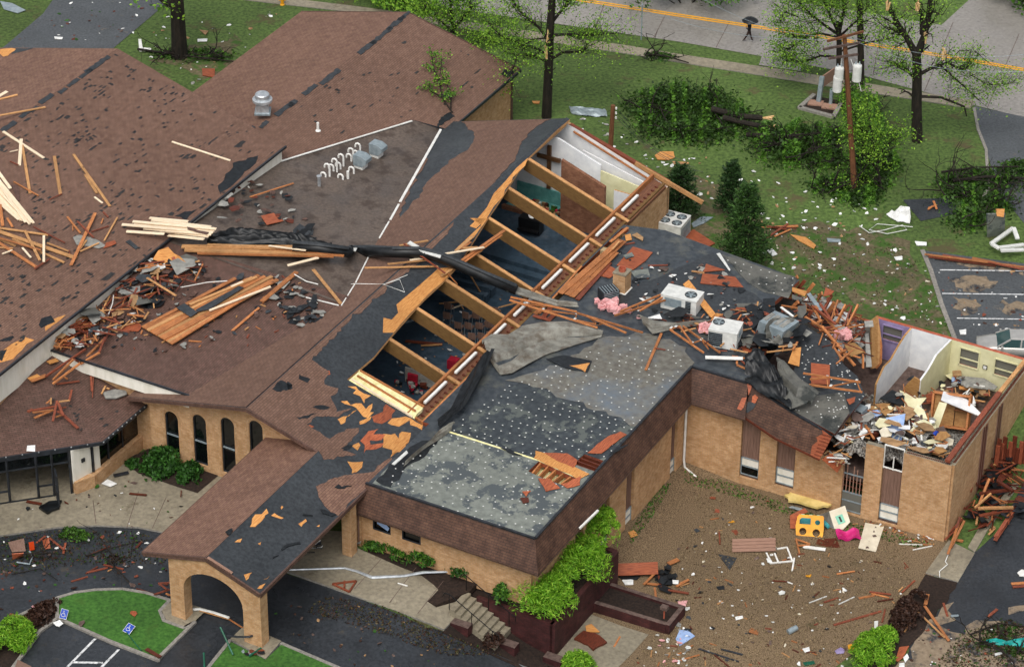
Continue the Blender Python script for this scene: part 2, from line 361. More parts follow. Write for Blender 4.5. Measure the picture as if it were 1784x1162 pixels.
leafmat('leaf_lime_shade', '386a0a', '88c030', .3); leafmat('pebble', '463826', '96835f', 0); leafmat('leaf_shrub', '16330e', '3f6e28', .2); leafmat('leaf_brown', '2a1a14', '4a3226', .1); leafmat('litter', '2c3414', '5a4c2c', .1)
# ================================================================ THE GROUND
def axis(lo, hi, st, far): return [-far, -far / 3, lo - 120, lo - 30] + [lo + st * i for i in range(int((hi - lo) / st) + 1)] + [hi + 30, hi + 120, far / 3, far]
def ground():
    mb = MB(); X = axis(-52,62,1., 2500); Y = axis(-64,60,1., 2500); n = len(X)
    vs = [P(x, y, zg(x, y)) for y in Y for x in X]
    fs = [(j * n + i, (j + 1) * n + i, (j + 1) * n + i + 1, j * n + i + 1) for j in range(len(Y) - 1) for i in range(n - 1)]
    mb.faces(vs, fs, 'grass'); obj('ground', mb, kind='structure', org=(0,0,0))
ground()
def sheet(name, px, mat, off, ragd=None, seed=1, inab=False, rise=0., holes=()):
    pts = px if inab else hab(px, 'G')
    if ragd: pts = rag(pts, ragd[0], ragd[1], seed)
    a0, a1 = min(p[0] for p in pts), max(p[0] for p in pts); b0, b1 = min(p[1] for p in pts), max(p[1] for p in pts)
    ex = []
    if b1 > 8 and a0 < 10:
        for i in range(int(a0), int(min(a1,12)) + 1):
            for j in range(int(max(b0,6)), int(b1) + 1):
                if inside((i, j), pts): ex.append((i, j))
    mb = MB(); mb.slab(pts, 'G', rise, mat, 'kerb', h=off, extra=ex); return obj(name, mb, kind='structure')
def kerb(px, wd=.16, hh=.14, base=0., inab=False, name='kerb'):
    pts = px if inab else hab(px, 'G'); mb = MB(); q = [P(a, b, zg(a, b) + base) for a, b in pts]
    for i in range(len(q) - 1):
        d = (q[i + 1] - q[i]).normalized(); mb.beam(q[i] - d * .05, q[i + 1] + d * .05, wd, hh + .1 + .0015 * (i % 2), 'kerb', frac=hh / (hh + .1))
    obj(name, mb, kind='structure')
k4 = K(0,762,2.905); k6 = K(1560,900,4.435); kt = K(1184,0,2.905)
sheet('road', [(300,-60),(560,-20),(830,22),(1184,74),(1332,100),(1500,132),(1700,185),(1950,246),(2000,120),(1900,95),(1900,-40),(1760,-40),(1700,-10),(1640,45),(1500,22),(1335,-3),(1184,-26),(700,-100)], 'road_conc', .03)
for o in (0,3.4):
    sheet('road_line', [(300,-109 + o),(700,-46 + o),(1040,3 + o),(1184,25.5 + o),(1335,48 + o),(1649,96.5 + o),(1784,120 + o),(1950,150 + o),(1950,152 + o),(1784,122.2 + o),(1649,98.7 + o),(1335,50 + o),(1184,27.6 + o),(1040,5 + o),(700,-44.6 + o),(300,-107.6 + o)], 'yellow_line', .045)
for u0, v0, u1, v1 in ((1160,25,1138,68),(1271,38,1247,84),(1392,58,1372,106),(1054,5,1036,50),(1540,20,1520,135),(1660,40,1610,160),(1775,60,1720,188)):
    sheet('road_joint', [(u0, v0),(u0 + 1.1, v0),(u1 + 1.1, v1),(u1, v1)], 'stone', .04)
sheet('pavement', [(300,-28),(440,-9),(600,10),(690,22),(800,38),(985,65),(1100,82),(1184,96),(1390,127),(1700,178),(1690,190),(1390,143),(1184,110),(1100,96),(985,79),(800,50),(690,33),(600,21),(440,3),(300,-16)], 'concrete', .06, rise=.1)
sheet('driveway_apron', [(1328,97),(1394,110),(1396,126),(1322,115)], 'road_conc', .065)
sheet('driveway', [(114,-30),(320,-30),(275,20),(200,83),(170,110),(0,110),(-60,130),(10,80),(75,25)], 'asphalt_old', .03)
sheet('driveway', [(1697,186),(1800,208),(1960,245),(2000,420),(1800,410),(1740,335),(1718,262),(1704,227)], 'asphalt_old', .034)
kerb([(1697,190),(1704,227),(1718,262),(1722,330),(1712,345)],.2,.08)
sheet('path', [(1573,349),(1660,345),(1672,372),(1604,386)], 'asphalt', .03)
sheet('car_park', [(1607,437),(1800,462),(2000,480),(2050,700),(1800,720),(1690,620),(1668,600),(1640,530),(1620,470)], 'asphalt_old', .03)
kerb([(1607,437),(1621,470),(1640,530),(1668,603)],.3,.06)
for u0, v0 in ((1637,470.5),(1641,511.5),(1667,554.5)): sheet('parking_line', [(u0, v0),(1800, v0 + 2),(1800, v0 + 3.6),(u0, v0 + 1.6)], 'white_line', .045)
for i, pts in enumerate(([(1650,485),(1690,478),(1735,490),(1728,505),(1680,508)],[(1660,520),(1700,522),(1705,545),(1670,548)],[(1740,525),(1790,530),(1790,545),(1750,548)],[(1625,448),(1700,455),(1784,468),(1784,478),(1690,466)])):
    sheet('silt', pts, 'mud_sand', .04,(.35,.28),20 + i)
sheet('worn_lawn', [(1325,412),(1400,398),(1500,392),(1605,442),(1640,535),(1666,598),(1600,590),(1520,555),(1460,520),(1390,480)], 'worn_lawn', .022,(1.2,.9),4)
sheet('worn_lawn', [(1140,300),(1230,300),(1290,345),(1330,410),(1260,440),(1200,390),(1150,380)], 'worn_lawn', .018,(1.2,.9),5)
sheet('worn_lawn', [(290,95),(420,60),(400,130),(350,140),(270,110)], 'worn_lawn', .018,(1.2,.9),6)
sheet('gravel_yard', [(-24,15.7),(-18,15.6),(-16.5,13.6),(-4.2,13.6),(-3.4,31),(-9.5,31.6),(-14,30.5),(-19,29.4),(-30,26),(-34,20),(-30,15)], 'gravel', .025, inab=True)
sheet('front_drive', [(0,930),(60,922),(120,915),(180,915),(240,920),(285,930),(350,935),(450,950),(500,1000),(600,1033),(700,1072),(774,1101),(830,1126),(900,1155),(990,1190),(1040,1330),(-200,1330),(-200,935)], 'asphalt', .03)
sheet('plaza', [(-80,890),(0,882),(120,850),(220,795),(300,800),(395,830),(420,880),(300,936),(285,930),(240,921),(170,918),(100,921),(0,936),(-90,958)], 'concrete', .14, rise=.16)
for q in ((470,340,485,465),(640,480,700,300),(770,480,840,330)):
    (u0, v0),(u1, v1) = k4((q[0], q[1]),(q[2], q[3])); sheet('paving_joint', [(u0, v0 - 4),(u0 + 1.2, v0 - 4),(u1 + 1.2, v1 - 6),(u1, v1 - 6)], 'stone', .146)
sheet('entrance_walk', [(488,988),(545,925),(612,930),(624,958),(700,992),(826,1043),(774,1099),(724,1079),(600,1034),(500,998)], 'concrete', .14, rise=.3)
for u0, v0, u1, v1 in ((678,1058,724,995),(727,1077,772,1018),(617,1034,665,978)): sheet('paving_joint', [(u0, v0 - 5),(u0 + 1.2, v0 - 5),(u1 + 1.2, v1 - 3),(u1, v1 - 3)], 'stone', .146)
sheet('lower_walk', [(955,1147),(1028,1070),(1080,1090),(1130,1106),(1100,1140),(1060,1180),(980,1240),(930,1200)], 'concrete', .05)
sheet('planting_bed', [(770,1103),(795,1078),(850,1100),(900,1100),(960,1140),(985,1190),(900,1162),(830,1130)], 'mulch', .05)
sheet('planting_bed', k4((620,130),(780,55),(1110,200),(1000,292),(900,262),(700,192)), 'mulch', .17)
isl = k4((290,820),(380,793),(480,780),(620,775),(740,795),(860,832),(810,885),(830,935),(930,972),(985,942),(815,1110),(800,1132),(560,1040),(290,920))
sheet('lawn_island', isl, 'lawn_front', .13, rise=.15)
kerb(isl + [isl[0]],.2,.16)
sheet('pier_pad', k4((812,880),(860,845),(950,850),(1050,880),(985,942),(930,972),(850,945)), 'concrete', .16)
sheet('pier_pad', k4((1165,1030),(1240,960),(1425,1040),(1345,1130)), 'concrete', .17, rise=.15)
isl2 = k4((1040,1190),(1165,1040),(1345,1132),(1425,1055),(1740,1185),(1760,1330),(900,1330))
sheet('lawn_island', isl2, 'lawn_front', .13, rise=.15)
kerb(k4((1040,1190),(1165,1035)),.2,.16); kerb(k4((1425,1050),(1740,1185)),.2,.16)
sheet('planting_bed', k4((-40,1160),(20,1040),(60,930),(290,825),(300,915),(200,980),(110,1110),(60,1180)), 'mulch', .12, rise=.12)
kerb(k4((60,1180),(110,1112),(205,985),(295,920)),.2,.16); kerb(k4((-60,1010),(60,928),(180,870),(290,822)),.2,.16)
for q in ((335,1162,350,1162,490,1020,475,1020),(508,1162,524,1162,608,1075,594,1075),(368,1134,368,1144,520,1148,522,1138)):
    sheet('parking_line', k4(*[(q[i], q[i + 1]) for i in (0,2,4,6)]), 'white_line', .05)
sheet('side_drive', [(1540,1330),(1585,1125),(1643,1053),(1666,1016),(1697,964),(1740,925),(1784,840),(1850,720),(2000,700),(2200,900),(2000,1330)], 'asphalt', .03)
sheet('silt', k6((200,830),(400,660),(420,780),(340,850),(520,900),(640,830),(800,800),(1000,850),(1100,900),(1100,1250),(0,1250),(110,1020)), 'mud_sand', .045,(.6,.45),9)
sheet('silt', k6((870,700),(1000,690),(1050,740),(900,760)), 'mud_sand', .045,(.4,.3),10)
sheet('planting_bed', k6((232,450),(482,512),(372,682),(112,1000),(0,1160),(-330,1200),(-120,1000),(0,700),(168,560)), 'mulch', .05,(.5,.12),11)
sheet('concrete_pad', k6((232,440),(410,190),(612,290),(482,512)), 'concrete', .10, rise=.15)
sheet('side_walk', k6((612,280),(560,240),(640,100),(760,-60),(900,-250),(960,-250),(830,-60),(700,130)), 'concrete', .08, rise=.15)
# ================================================================ CHURCH HALL (sanctuary) AND PORTICO
def part_slab(name, parent, outline, pl, t, mat, side=None, holes=(), h=0., label=None, kind=None):
    mb = MB(); mb.slab(outline, pl, t, mat, side, holes, h); return obj(name, mb, parent, label=label, kind=kind)
def clipz(zf): return zf
hall = thing('church_hall', P(-4,-4,0), 'large brown shingled church hall with its right roof slope torn open over bare rafters', 'church')
kA = K(860,160,4.944); kB = K(500,620,5.81); kC = K(440,780,5.81); kD = K(600,380,5.81); kE = K(590,540,5.93); k8 = K(260,920,4.8)
open_edge = hab([(993,208)] + kA((545,330),(290,580)) + [(905,296)] + [(869,352)] + [(850,380),(800,460)] + kD((1000,640),(810,815),(730,900),(500,1160)) + [(651,622),(605,661),(720,729),(737,741)], 'R')
out = [(-23.2,-4.42),(15.6,-4.55)] + open_edge + [(-16.3,3.4),(-22.9,3.4),(-22.9,.1)]
part_slab('roof', hall, out, 'R', .16, 'felt', 'lumber_tan')
part_slab('roof', hall, [(-23.2,-4.45),(15.6,-4.55),(15.6,-13.2),(-22.4,-13.2)], 'ML', .16, 'felt', 'lumber_dark', h=-.005)
edgeA = [(963,205)] + kA((450,250),(370,300),(290,370),(240,450),(190,580),(120,660)) + [(862,316)]
ml_edge = rag([ab(hit(*q, 'ML')) for q in edgeA],.35,.12,3, False)
ml_edge = [(min(a, 15.5), min(b, -4.5)) for a, b in ml_edge]
torn = rag(hab([(796,206),(828,235),(815,262),(790,275),(765,300),(745,318),(728,345),(712,360),(700,375),(692,382),(768,224)], 'ML'),.4,.14,8)
part_slab('shingles', hall, [(-23.15,-4.47)] + [(ml_edge[-1][0],-4.5)] + ml_edge[::-1] + [(15.5,-13.2),(-22.35,-13.2)], 'ML', .022, 'shingle', h=.02, holes=[torn])
rb = [(862,316),(803,371)] + kD((1090,5),(1100,80),(1020,180),(940,260),(900,300),(730,470),(560,600),(420,680),(410,760),(280,820),(250,880),(150,970),(80,970),(70,1020),(0,1090)) + \
     kB((250,40),(330,100),(430,170),(375,250),(380,290),(520,330),(510,370),(440,410),(480,490),(500,570),(660,530),(520,620),(300,610),(200,690),(330,770),(430,840),(600,740),(730,730),(700,800),(620,880),(560,960),(700,1000),(560,1020),(370,1050),(320,960))
rbe = rag(hab(rb, 'R'),.28,.09,12, False); rbe = [(a, max(b, -4.38)) for a, b in rbe]
part_slab('shingles', hall, [(-23.15,-4.38),(rbe[0][0],-4.38)] + rbe + [(-22.9,.05)], 'R', .022, 'shingle', h=.02)
mb = MB(); mb.wall(-2.6,3.06,9.0,3.06,3.2,3.99,.06, 'tan_plaster', top='lumber_red')
for a in (2.4,6.0): mb.box(P(a, 3.3,3.6), A * .22, B * .24, Z * .36, 'tan_plaster')
obj('outer_cove', mb, hall)
for i, poly in enumerate((kB((125,190),(240,240),(210,270),(120,235)), kB((0,260),(45,290),(50,330),(0,345)), kB((260,520),(380,500),(440,530),(330,545)), kB((100,630),(210,600),(290,575),(230,630),(130,645)), K(240,660,4.944)((1160,90),(1230,20),(1330,50),(1310,90),(1190,115)), kB((550,940),(620,900),(660,900),(600,960)))):
    part_slab('torn_felt', hall, rag(hab(poly, 'R'),.2,.07,40 + i), 'R', .008, 'felt_black', h=.03)
bare = [kB((620,315),(700,310),(720,350),(845,400),(770,480),(740,410),(680,385),(700,340)), kB((545,460),(610,455),(640,490),(760,480),(800,540),(860,480),(840,560),(885,575),(820,630),(780,610),(720,560),(700,520),(660,500),(570,490)),
        kB((505,630),(580,620),(700,545),(640,610),(545,695),(520,660)), kB((735,665),(810,640),(870,620),(790,690),(750,695)), kB((1020,680),(1060,630),(1250,625),(1365,700),(1360,755),(1310,720),(1260,700),(1250,660),(1130,705),(1050,700)),
        kB((655,910),(720,880),(755,910),(715,955)), kC((965,150),(1130,145),(1110,200),(1060,250),(990,250),(1010,220)), kB((980,800),(1090,785),(1115,830),(1160,755),(1245,775),(1215,870),(1160,970),(1060,1005),(1060,960),(960,920),(990,860)),
        kA((296,574),(275,640),(165,742),(160,775),(95,845),(85,900),(0,990),(-60,1090),(-150,1180),(-205,1160),(-60,1000),(0,875),(100,770),(200,660)), kD((950,510),(1130,490),(1000,640),(810,820),(730,900),(500,1160),(390,1160),(395,1010),(480,1030),(545,960),(530,880)), kD((1270,0),(1450,5),(1400,75),(1310,190),(1120,330),(1150,290),(1390,70)), kC((1415,60),(1500,10),(1400,100))]
for i, poly in enumerate(bare):
    r = (.3,.10) if i < 8 else (.9,.03)
    part_slab('bare_decking', hall, rag(hab(poly, 'R'), r[0], r[1],60 + i), 'R', .012, 'ply_orange', h=.012)
for i, poly in enumerate((kB((865,620),(960,560),(1000,490),(1110,560),(1050,620),(960,690),(890,670)), kB((740,860),(830,770),(930,740),(880,800),(985,790),(960,850),(850,860),(840,890),(980,880),(960,930),(800,950),(765,980),(790,900)), kB((380,570),(420,590),(400,615)), kB((205,715),(230,690),(265,710),(235,735)), kB((395,150),(440,155),(430,180),(385,205)))):
    part_slab('bare_decking', hall, rag(hab(poly, 'R'),.3,.08,80 + i), 'R', .012, 'ply_red', h=.014, label='wet red patch of bare decking')
for i in range(7):
    a = 10.0 - 3.6 * i; mb = MB()
    mb.beam(P(a - .1,-4.3, zp('R', 0,-4.3) - .17), P(a, 2.75, zp('R', 0,2.75) - .17),.22,.85, 'glulam', frac=0)
    mb.beam(P(a - .1,-4.3, zp('R', 0,-4.3) - .166), P(a, 2.95, zp('R', 0,2.95) - .166),.24,.06, 'lumber_tan', frac=1); obj('rafter', mb, hall)
mb = MB(); mb.beam(P(-22.8,-4.5,6.4), P(15.4,-4.5,6.4),.15,.25, 'lumber_tan', frac=0); obj('ridge_beam', mb, hall)
mb = MB(); mb.beam(P(-16.1,-1.5, zp('R', 0,-1.5) - .05), P(-16.1,2.9, zp('R', 0,2.9) - .05),.12,.3, 'lumber_orange', frac=0); obj('header_board', mb, hall)
mb = MB(); ins = hab([(607,662),(627,643),(738,707),(722,728)], 'R'); mb.slab(rag(ins, .4,.05,5), 'R', .2, 'ins_yellow', h=-.02)
q0, q1 = hab([(603,662),(722,733)], 'R'); obj('insulation', mb, hall, label='strip of pale yellow insulation')
for s0, s1 in (((622,655),(724,717)),((612,661),(718,727)),((627,646),(738,709))):
    mb = MB(); p0, p1 = hit(*s0, 'R', .0), hit(*s1, 'R', .0); mb.beam(p0, p1,.1,.09, 'lumber_pale' if s0[1] == 661 else 'lumber_orange', frac=.9); obj('batten', mb, hall)
for (b, w_, zt, mt) in ((1.95,.16,4.30, 'lumber_orange'),(2.95,.12,3.99, 'lumber_orange'),(2.72,.22,3.80, 'glulam')):
    mb = MB(); mb.beam(P(-16.2, b, zt), P(15.5 if b != 2.95 else -7.6, b, zt), w_, .4, mt, frac=0); obj('wall_plate', mb, hall)
mb = MB(); mb.slab([(-16.2,1.9),(15.5,1.9),(15.5,2.9),(-16.2,2.9)], 'R', .25, 'cove_wood', h=-.34)
for i in range(58): mb.beam(P(-16 + .54 * i, 2.45,3.84), P(-16 + .54 * i, 2.68,3.78),.1,.08, 'lumber_dark')
obj('light_cove', mb, hall)
for i in range(8):
    a = 10 - 3.6 * i + .55
    if a > 13: continue
    mb = MB(); p, q = P(a, 2.22,4.08), P(a + 2.5,2.22,4.08)
    if i == 0: q = P(a + 2.2,2.22,4.08)
    mb.beam(p, q, .17,.12, 'white_paint', frac=1); obj('strip_light', mb, hall)
Rw = lambda x: 0
def arch_hole(c, w_, sill, top, n=10):
    sp = top - w_ / 2; return [(c - w_ / 2, sill),(c + w_ / 2, sill),(c + w_ / 2, sp)] + [(c + w_ / 2 * cos(pi * i / n), sp + w_ / 2 * sin(pi * i / n)) for i in range(1, n)] + [(c - w_ / 2, sp)]
AW = ((-10.5,3.6),(-8.55,4.03),(-6.6,4.47),(-4.65,4.92))
gz = lambda x: (zp('ML', 0,-12 + x) if x < 7.55 else zp('R', 0,-12 + x)) - .2
mb = MB(); mb.wall(-21.8,-12,-21.8,2.9,0, gz, .35, 'brick_tan', [arch_hole(c + 12,.92,.55, t) for c, t in AW] + [[(9.6,0),(13.4,0),(13.4,2.6),(9.6,2.6)]], inner='plaster_white'); obj('front_wall', mb, hall)
for c, t in AW:
    fr = MB(); h = arch_hole(c, .92,.55, t)
    p = [P(-21.9, b, z) for b, z in h]; pi_ = [P(-21.9, c + (b - c) * .86,.55 + .06 + (z - .55) * .965) for b, z in h]
    for i in range(len(p)):
        j = (i + 1) % len(p); fr.face([p[i], p[j], pi_[j], pi_[i]], 'metal_dark'); fr.face([pi_[i], pi_[j], pi_[j] + A * .1, pi_[i] + A * .1], 'metal_dark')
    for zz in (.55 + (t - .55) * .45,): fr.beam(P(-21.9, c - .4, zz), P(-21.9, c + .4, zz),.06,.09, 'metal_grey')
    f = obj('window', fr, hall); g = MB(); g.face([P(-21.82, b, z) for b, z in h], 'glass_dark'); obj('pane', g, f)
    tr = MB(); r = .62; sp = t - .46
    for i in range(12):
        t0, t1 = pi * i / 12, pi * (i + 1) / 12
        tr.face([P(-21.99, c + rr * cos(tt), sp + rr * sin(tt)) for rr, tt in ((.5, t0),(.66, t0),(.66, t1),(.5, t1))][::-1], 'brick_tan')
    tr.face([P(-21.99, c + x, z) for x, z in ((.5,.4),(.66,.4),(.66, sp),(.5, sp))][::-1], 'brick_tan'); tr.face([P(-21.99, c - x, z) for x, z in ((.66,.4),(.5,.4),(.5, sp),(.66, sp))][::-1], 'brick_tan')
    obj('brick_surround', tr, hall)
mb = MB()
for q in ((9.65,0),(13.35,0),(11.5,0),(10.6,0),(12.4,0)): mb.beam(P(-21.75,-12 + q[0],0), P(-21.75,-12 + q[0],2.6),.1,.1, 'metal_dark', up=A)
mb.face([P(-21.7,-2.4,0), P(-21.7,1.4,0), P(-21.7,1.4,2.6), P(-21.7,-2.4,2.6)], 'glass_dark'); obj('entrance_doors', mb, hall)
mb = MB(); mb.wall(-21.6,2.75,15.9,2.75,-.3,3.42,.3, 'brick_tan', inner='plaster_white'); obj('side_wall', mb, hall)
mb = MB(); mb.wall(15.9,2.9,15.9,-12,-.3, lambda x: (zp('R', 0,2.9 - x) if x < 7.35 else zp('ML', 0,2.9 - x)) - .5,.3, 'brick_tan', inner='plaster_white', top='lumber_red'); obj('end_wall', mb, hall)
mb = MB(); mb.wall(15.6,-12,-21.6,-12,-.3,4.0,.3, 'brick_tan', inner='plaster_white'); obj('side_wall', mb, hall)
mb = MB(); mb.beam(P(15.9,-4.4,6.0), P(15.95,2.9,3.7),.3,.18, 'lumber_red'); mb.beam(P(15.6,-4.0,5.75), P(15.55,2.2,3.55),.1,.1, 'lumber_orange'); obj('wall_plate', mb, hall)
mb = MB(); mb.beam(P(15.75,.5,4.55), P(15.9,5.4,2.9),.14,.28, 'lumber_tan'); obj('broken_rafter', mb, hall, label='plank sticking out past the end wall')
mb = MB(); mb.prism([(-21.6,-11.8),(15.7,-11.8),(15.7,2.6),(-21.6,2.6)],-.35,.15, 'carpet'); obj('floor', mb, hall)
mb = MB(); mb.prism([(6.5,-9),(12.0,-9),(12.0,2.55),(6.5,2.55)],.15,.75, 'carpet'); mb.prism([(5.9,-8.5),(6.5,-8.5),(6.5,2.3),(5.9,2.3)],.15,.45, 'carpet'); obj('stage', mb, hall)
Rz = lambda b: zp('R', 0, b)
mb = MB(); mb.wall(12.2,-3.03,12.2,.15,.2, lambda x: min(Rz(-3.03 + x) - .5,5.62 - .25 * x),.25, 'brick_brown', inner='plaster_white', top='lumber_orange'); mb.wall(12.2,-7.4,12.2,-3.03,.2,1.0,.25, 'brick_brown'); obj('brick_screen', mb, hall)
mb = MB(); mb.wall(14.2,-8,14.2,-1.2,.2, lambda x: min(Rz(-8 + x), zp('ML', 0,-8 + x)) - .75,.15, 'plaster_white'); mb.wall(14.2,-1.2,14.2,1.7,.2, lambda x: 4.3 - .15 * x, .12, 'plaster_cream', top='lumber_tan'); obj('recess_wall', mb, hall)
mb = MB(); mb.wall(14.05,-7.3,14.05,-3.1,.9,1.9,.1, 'teal_paint'); mb.prism([(12.4,-7.3),(14.0,-7.3),(14.0,-3.1),(12.4,-3.1)],.2,.9, 'teal_paint'); obj('baptistery', mb, hall)
mb = MB(); mb.box(P(13.98,-4.91,3.62), B * .13, A * .08, Z * 1.6, 'cross_wood'); mb.box(P(13.92,-4.91,4.33), B * .86, A * .08, Z * .13, 'cross_wood'); obj('wooden_cross', mb, None, 'large dark wooden cross hanging on the white wall above the teal baptistery', 'cross')
mb = MB(); mb.wall(12.7,.55,12.7,1.75,.2,4.1,.12, 'plaster_white', inner='plaster_cream', top='lumber_tan'); mb.wall(12.76,1.75,14.4,1.75,.2,3.9,.12, 'plaster_white', [[(.5,.2),(1.1,.2),(1.1,3.0),(.5,3.0)]], inner='plaster_cream', top='lumber_tan')
mb.wall(15.3,-3.1,15.3,2.3,.2, lambda x: 4.75 - .25 * x, .1, 'plaster_white'); obj('side_room', mb, hall)
r = rnd(71); mb = MB()
for i in range(60):
    p = P(13.0 + r.uniform(-.4,.4), r.uniform(-6.2,-3.3),.95); mb.box(p + Z * .12, A * r.uniform(.03,.12), B * r.uniform(.03,.14), Z * r.uniform(.04,.2) + A * r.uniform(-.05,.05), r.choice(['paper', 'leaf_shrub', 'cardboard', 'red_item', 'lumber_dark', 'leaf_shrub']))
obj('flower_arrangement', mb, None, 'tumbled row of flowers and ornaments on the ledge under the cross', 'flowers')
mb = MB(); mb.lathe(P(14.6,1.25,2.3),[(.3,0),(.34,.5),(.3,.6)], 'red_item', 12); obj('red_tub', mb, None, 'dark red tub in the roofless white side room behind the cross wall', 'tub')
r = rnd(5); mb = MB()
for i in range(24): mb.box(P(14.6 + r.uniform(-.3,.3),.6 + r.uniform(-.35,.35),2.5 + r.uniform(0,.5)), A * r.uniform(.05,.15), B * r.uniform(.03,.1), Z * .03 + A * r.uniform(-.1,.1), r.choice(['metal_bright', 'paper', 'cardboard']))
mb.prism([(14.2,-.2),(15.2,-.2),(15.2,1.9),(14.2,1.9)],.2,2.3, 'tan_board'); obj('stored_boxes', mb, None, 'heap of small silver and white things on a shelf beside the red tub', 'clutter')
mb = MB(); mb.beam(P(-22.45,-13.25, zp('ML', 0,-13.25) + .02), P(-23.22,-4.42,6.62),.10,.22, 'shingle_dark', frac=0); mb.beam(P(-23.22,-4.42,6.62), P(-22.95,.08, zp('R', 0,.08) + .02),.10,.22, 'shingle_dark', frac=0); obj('fascia', mb, hall)
mb = MB(); mb.beam(P(-22.95,3.46,3.78), P(-16.3,3.46,3.78),.12,.26, 'metal_dark', frac=.3); obj('gutter', mb, hall)

port = thing('portico', P(-30,0,0), 'gabled drive-through porch with one tan brick arch and half its shingles gone', 'porch')
part_slab('roof', port, [(-34.2,.09),(-22.9,.09),(-22.9,3.42),(-34.15,3.42)], 'R', .16, 'felt', 'lumber_dark')
part_slab('roof', port, [(-34.2,.09),(-21.95,.09),(-21.95,-3.9),(-34.4,-3.9)], 'PLf', .16, 'felt', 'lumber_dark')
part_slab('shingles', port, [(-34.22,.09),(-22.0,.09),(-22.0,-3.95),(-34.44,-3.95)], 'PLf', .03, 'shingle_red', h=.03)
pb = rag(hab(kC((650,400),(740,350),(830,310),(920,275),(1000,270),(1110,262),(1200,250),(1300,170),(1400,100),(1415,135),(1200,345),(870,680),(800,650),(720,590),(680,500)), 'R'),.3,.07,31)
part_slab('shingles', port, [(a, min(b, 3.43)) for a, b in pb], 'R', .022, 'shingle_red', h=.02)
for i, poly in enumerate((kC((0,720),(30,680),(90,670),(140,615),(160,660),(70,750),(30,805),(-25,800)), kC((195,690),(220,665),(320,715),(290,725)), kC((465,770),(540,720),(555,745),(490,800)), kC((278,600),(295,585),(312,600),(295,622)), k8((715,115),(775,85),(760,110)), k8((790,385),(860,370),(830,420),(815,435)), k8((905,505),(920,475),(970,460),(940,500)), k8((960,430),(1010,400),(990,425)), k8((910,130),(940,118),(930,140)), kC((650,795),(675,775),(672,795)))):
    part_slab('bare_decking', port, rag(hab(poly, 'R'),.22,.05,90 + i), 'R', .012, 'ply_orange', h=.012)
for i, poly in enumerate((kC((690,620),(740,640),(850,680),(800,695),(720,670)), kC((285,1025),(360,980),(480,960),(485,975),(380,995),(300,1040)), kC((510,672),(615,688),(612,700),(515,690)), kC((840,410),(880,375),(900,400),(1000,390),(930,415),(870,420)), k8((640,40),(690,5),(700,30),(660,65)), k8((1030,240),(1080,228),(1040,255)))):
    mb = MB(); mb.slab(rag(hab(poly, 'R'),.2,.05,110 + i), 'R', .05, 'felt_black', h=.07); obj('curled_felt', mb, port)
mb = MB(); pz = lambda b: min(zp('R', 0, b), zp('PLf', 0, b))
mb.wall(-33.85,-2.4,-33.85,3.42,0, lambda x: pz(-2.4 + x) - .18,.7, 'brick_tan', [[(.9,-.0001 + .0),(4.7,0.0)] + [(2.8 + 1.9 * cos(pi * i / 18),2.35 + 1.5 * sin(pi * i / 18)) for i in range(19)]])
obj('arch_wall', mb, port)
mb = MB()
for i in range(18):
    t0, t1 = pi * i / 18, pi * (i + 1) / 18
    mb.face([P(-34.215,.4 + (1.9 + d) * cos(t),2.35 + (1.5 + d) * sin(t)) for d, t in ((0, t0),(.3, t0),(.3, t1),(0, t1))][::-1], 'brick_tan')
obj('arch_ring', mb, port)
mb = MB(); mb.beam(P(-34.42,-3.92, zp('PLf', 0,-3.92) + .03), P(-34.25,.09,5.03),.1,.26, 'shingle_dark', frac=0); mb.beam(P(-34.25,.09,5.03), P(-34.2,3.45,3.82),.1,.26, 'shingle_dark', frac=0); mb.beam(P(-34.2,3.45,3.8), P(-23,3.45,3.8),.1,.24, 'shingle_dark', frac=0); mb.beam(P(-34.4,-3.95,4.02), P(-22,-3.95,4.02),.08,.2, 'shingle_dark', frac=0)
mb.beam(P(-34.22,.2,5.03), P(-34.17,1.7,4.5),.14,.06, 'bench_wood', frac=1); obj('fascia', mb, port)
mb = MB(); mb.slab([(-34,-2.2),(-22,-2.2),(-22,.09),(-34,.09)], 'PLf', .02, 'plaster_grey', h=-.3); obj('soffit', mb, port)
for a in (-24.6,):
    for b in (-2.1,3.1):
        mb = MB(); mb.box(P(a, b, 1.9), A * .3, B * .3, Z * 1.85, 'brick_tan'); obj('pier', mb, port)

mid = thing('middle_wing', P(-5,-14,0), 'low brown roofed middle wing heaped with planks between the church hall and the left hall', 'building')
part_slab('roof', mid, [(-22.0,-19.3),(-22.0,-9.0),(-9.8,-5.0),(-9.8,-18.7)], 'D', .12, 'shingle_dark', 'metal_dark')
mb = MB(); q0, q1, q2, q3, q4 = P(3.2,-18.85,5.44), P(13.7,-15.05,4.5), P(14.6,-13.3,3.93), P(-10.7,-5.7,6.25), P(-9.9,-18.7,6.32)
for q in ((q4, q0, q3),(q0, q2, q3),(q0, q1, q2)): mb.face(q if (q[1] - q[0]).cross(q[2] - q[0]).z > 0 else q[::-1], 'membrane')
obj('membrane', mb, mid)
mb = MB(); mb.wall(-21.95,-19.5,-21.95,-9.2,4.3,5.08,.06, 'white_board'); obj('fascia_board', mb, mid)
mb = MB(); mb.beam(P(-22.02,-19.4,5.2), P(-22.02,-8.9,5.2),.12,.1, 'metal_dark'); obj('gutter', mb, mid)
mb = MB(); mb.wall(-21.6,-19,-21.6,-12,0,4.4,.2, 'brick_tan'); obj('wall', mb, mid); mb = MB(); mb.wall(15,-13,15,-19,0,3.9,.2, 'brick_tan'); obj('wall', mb, mid)
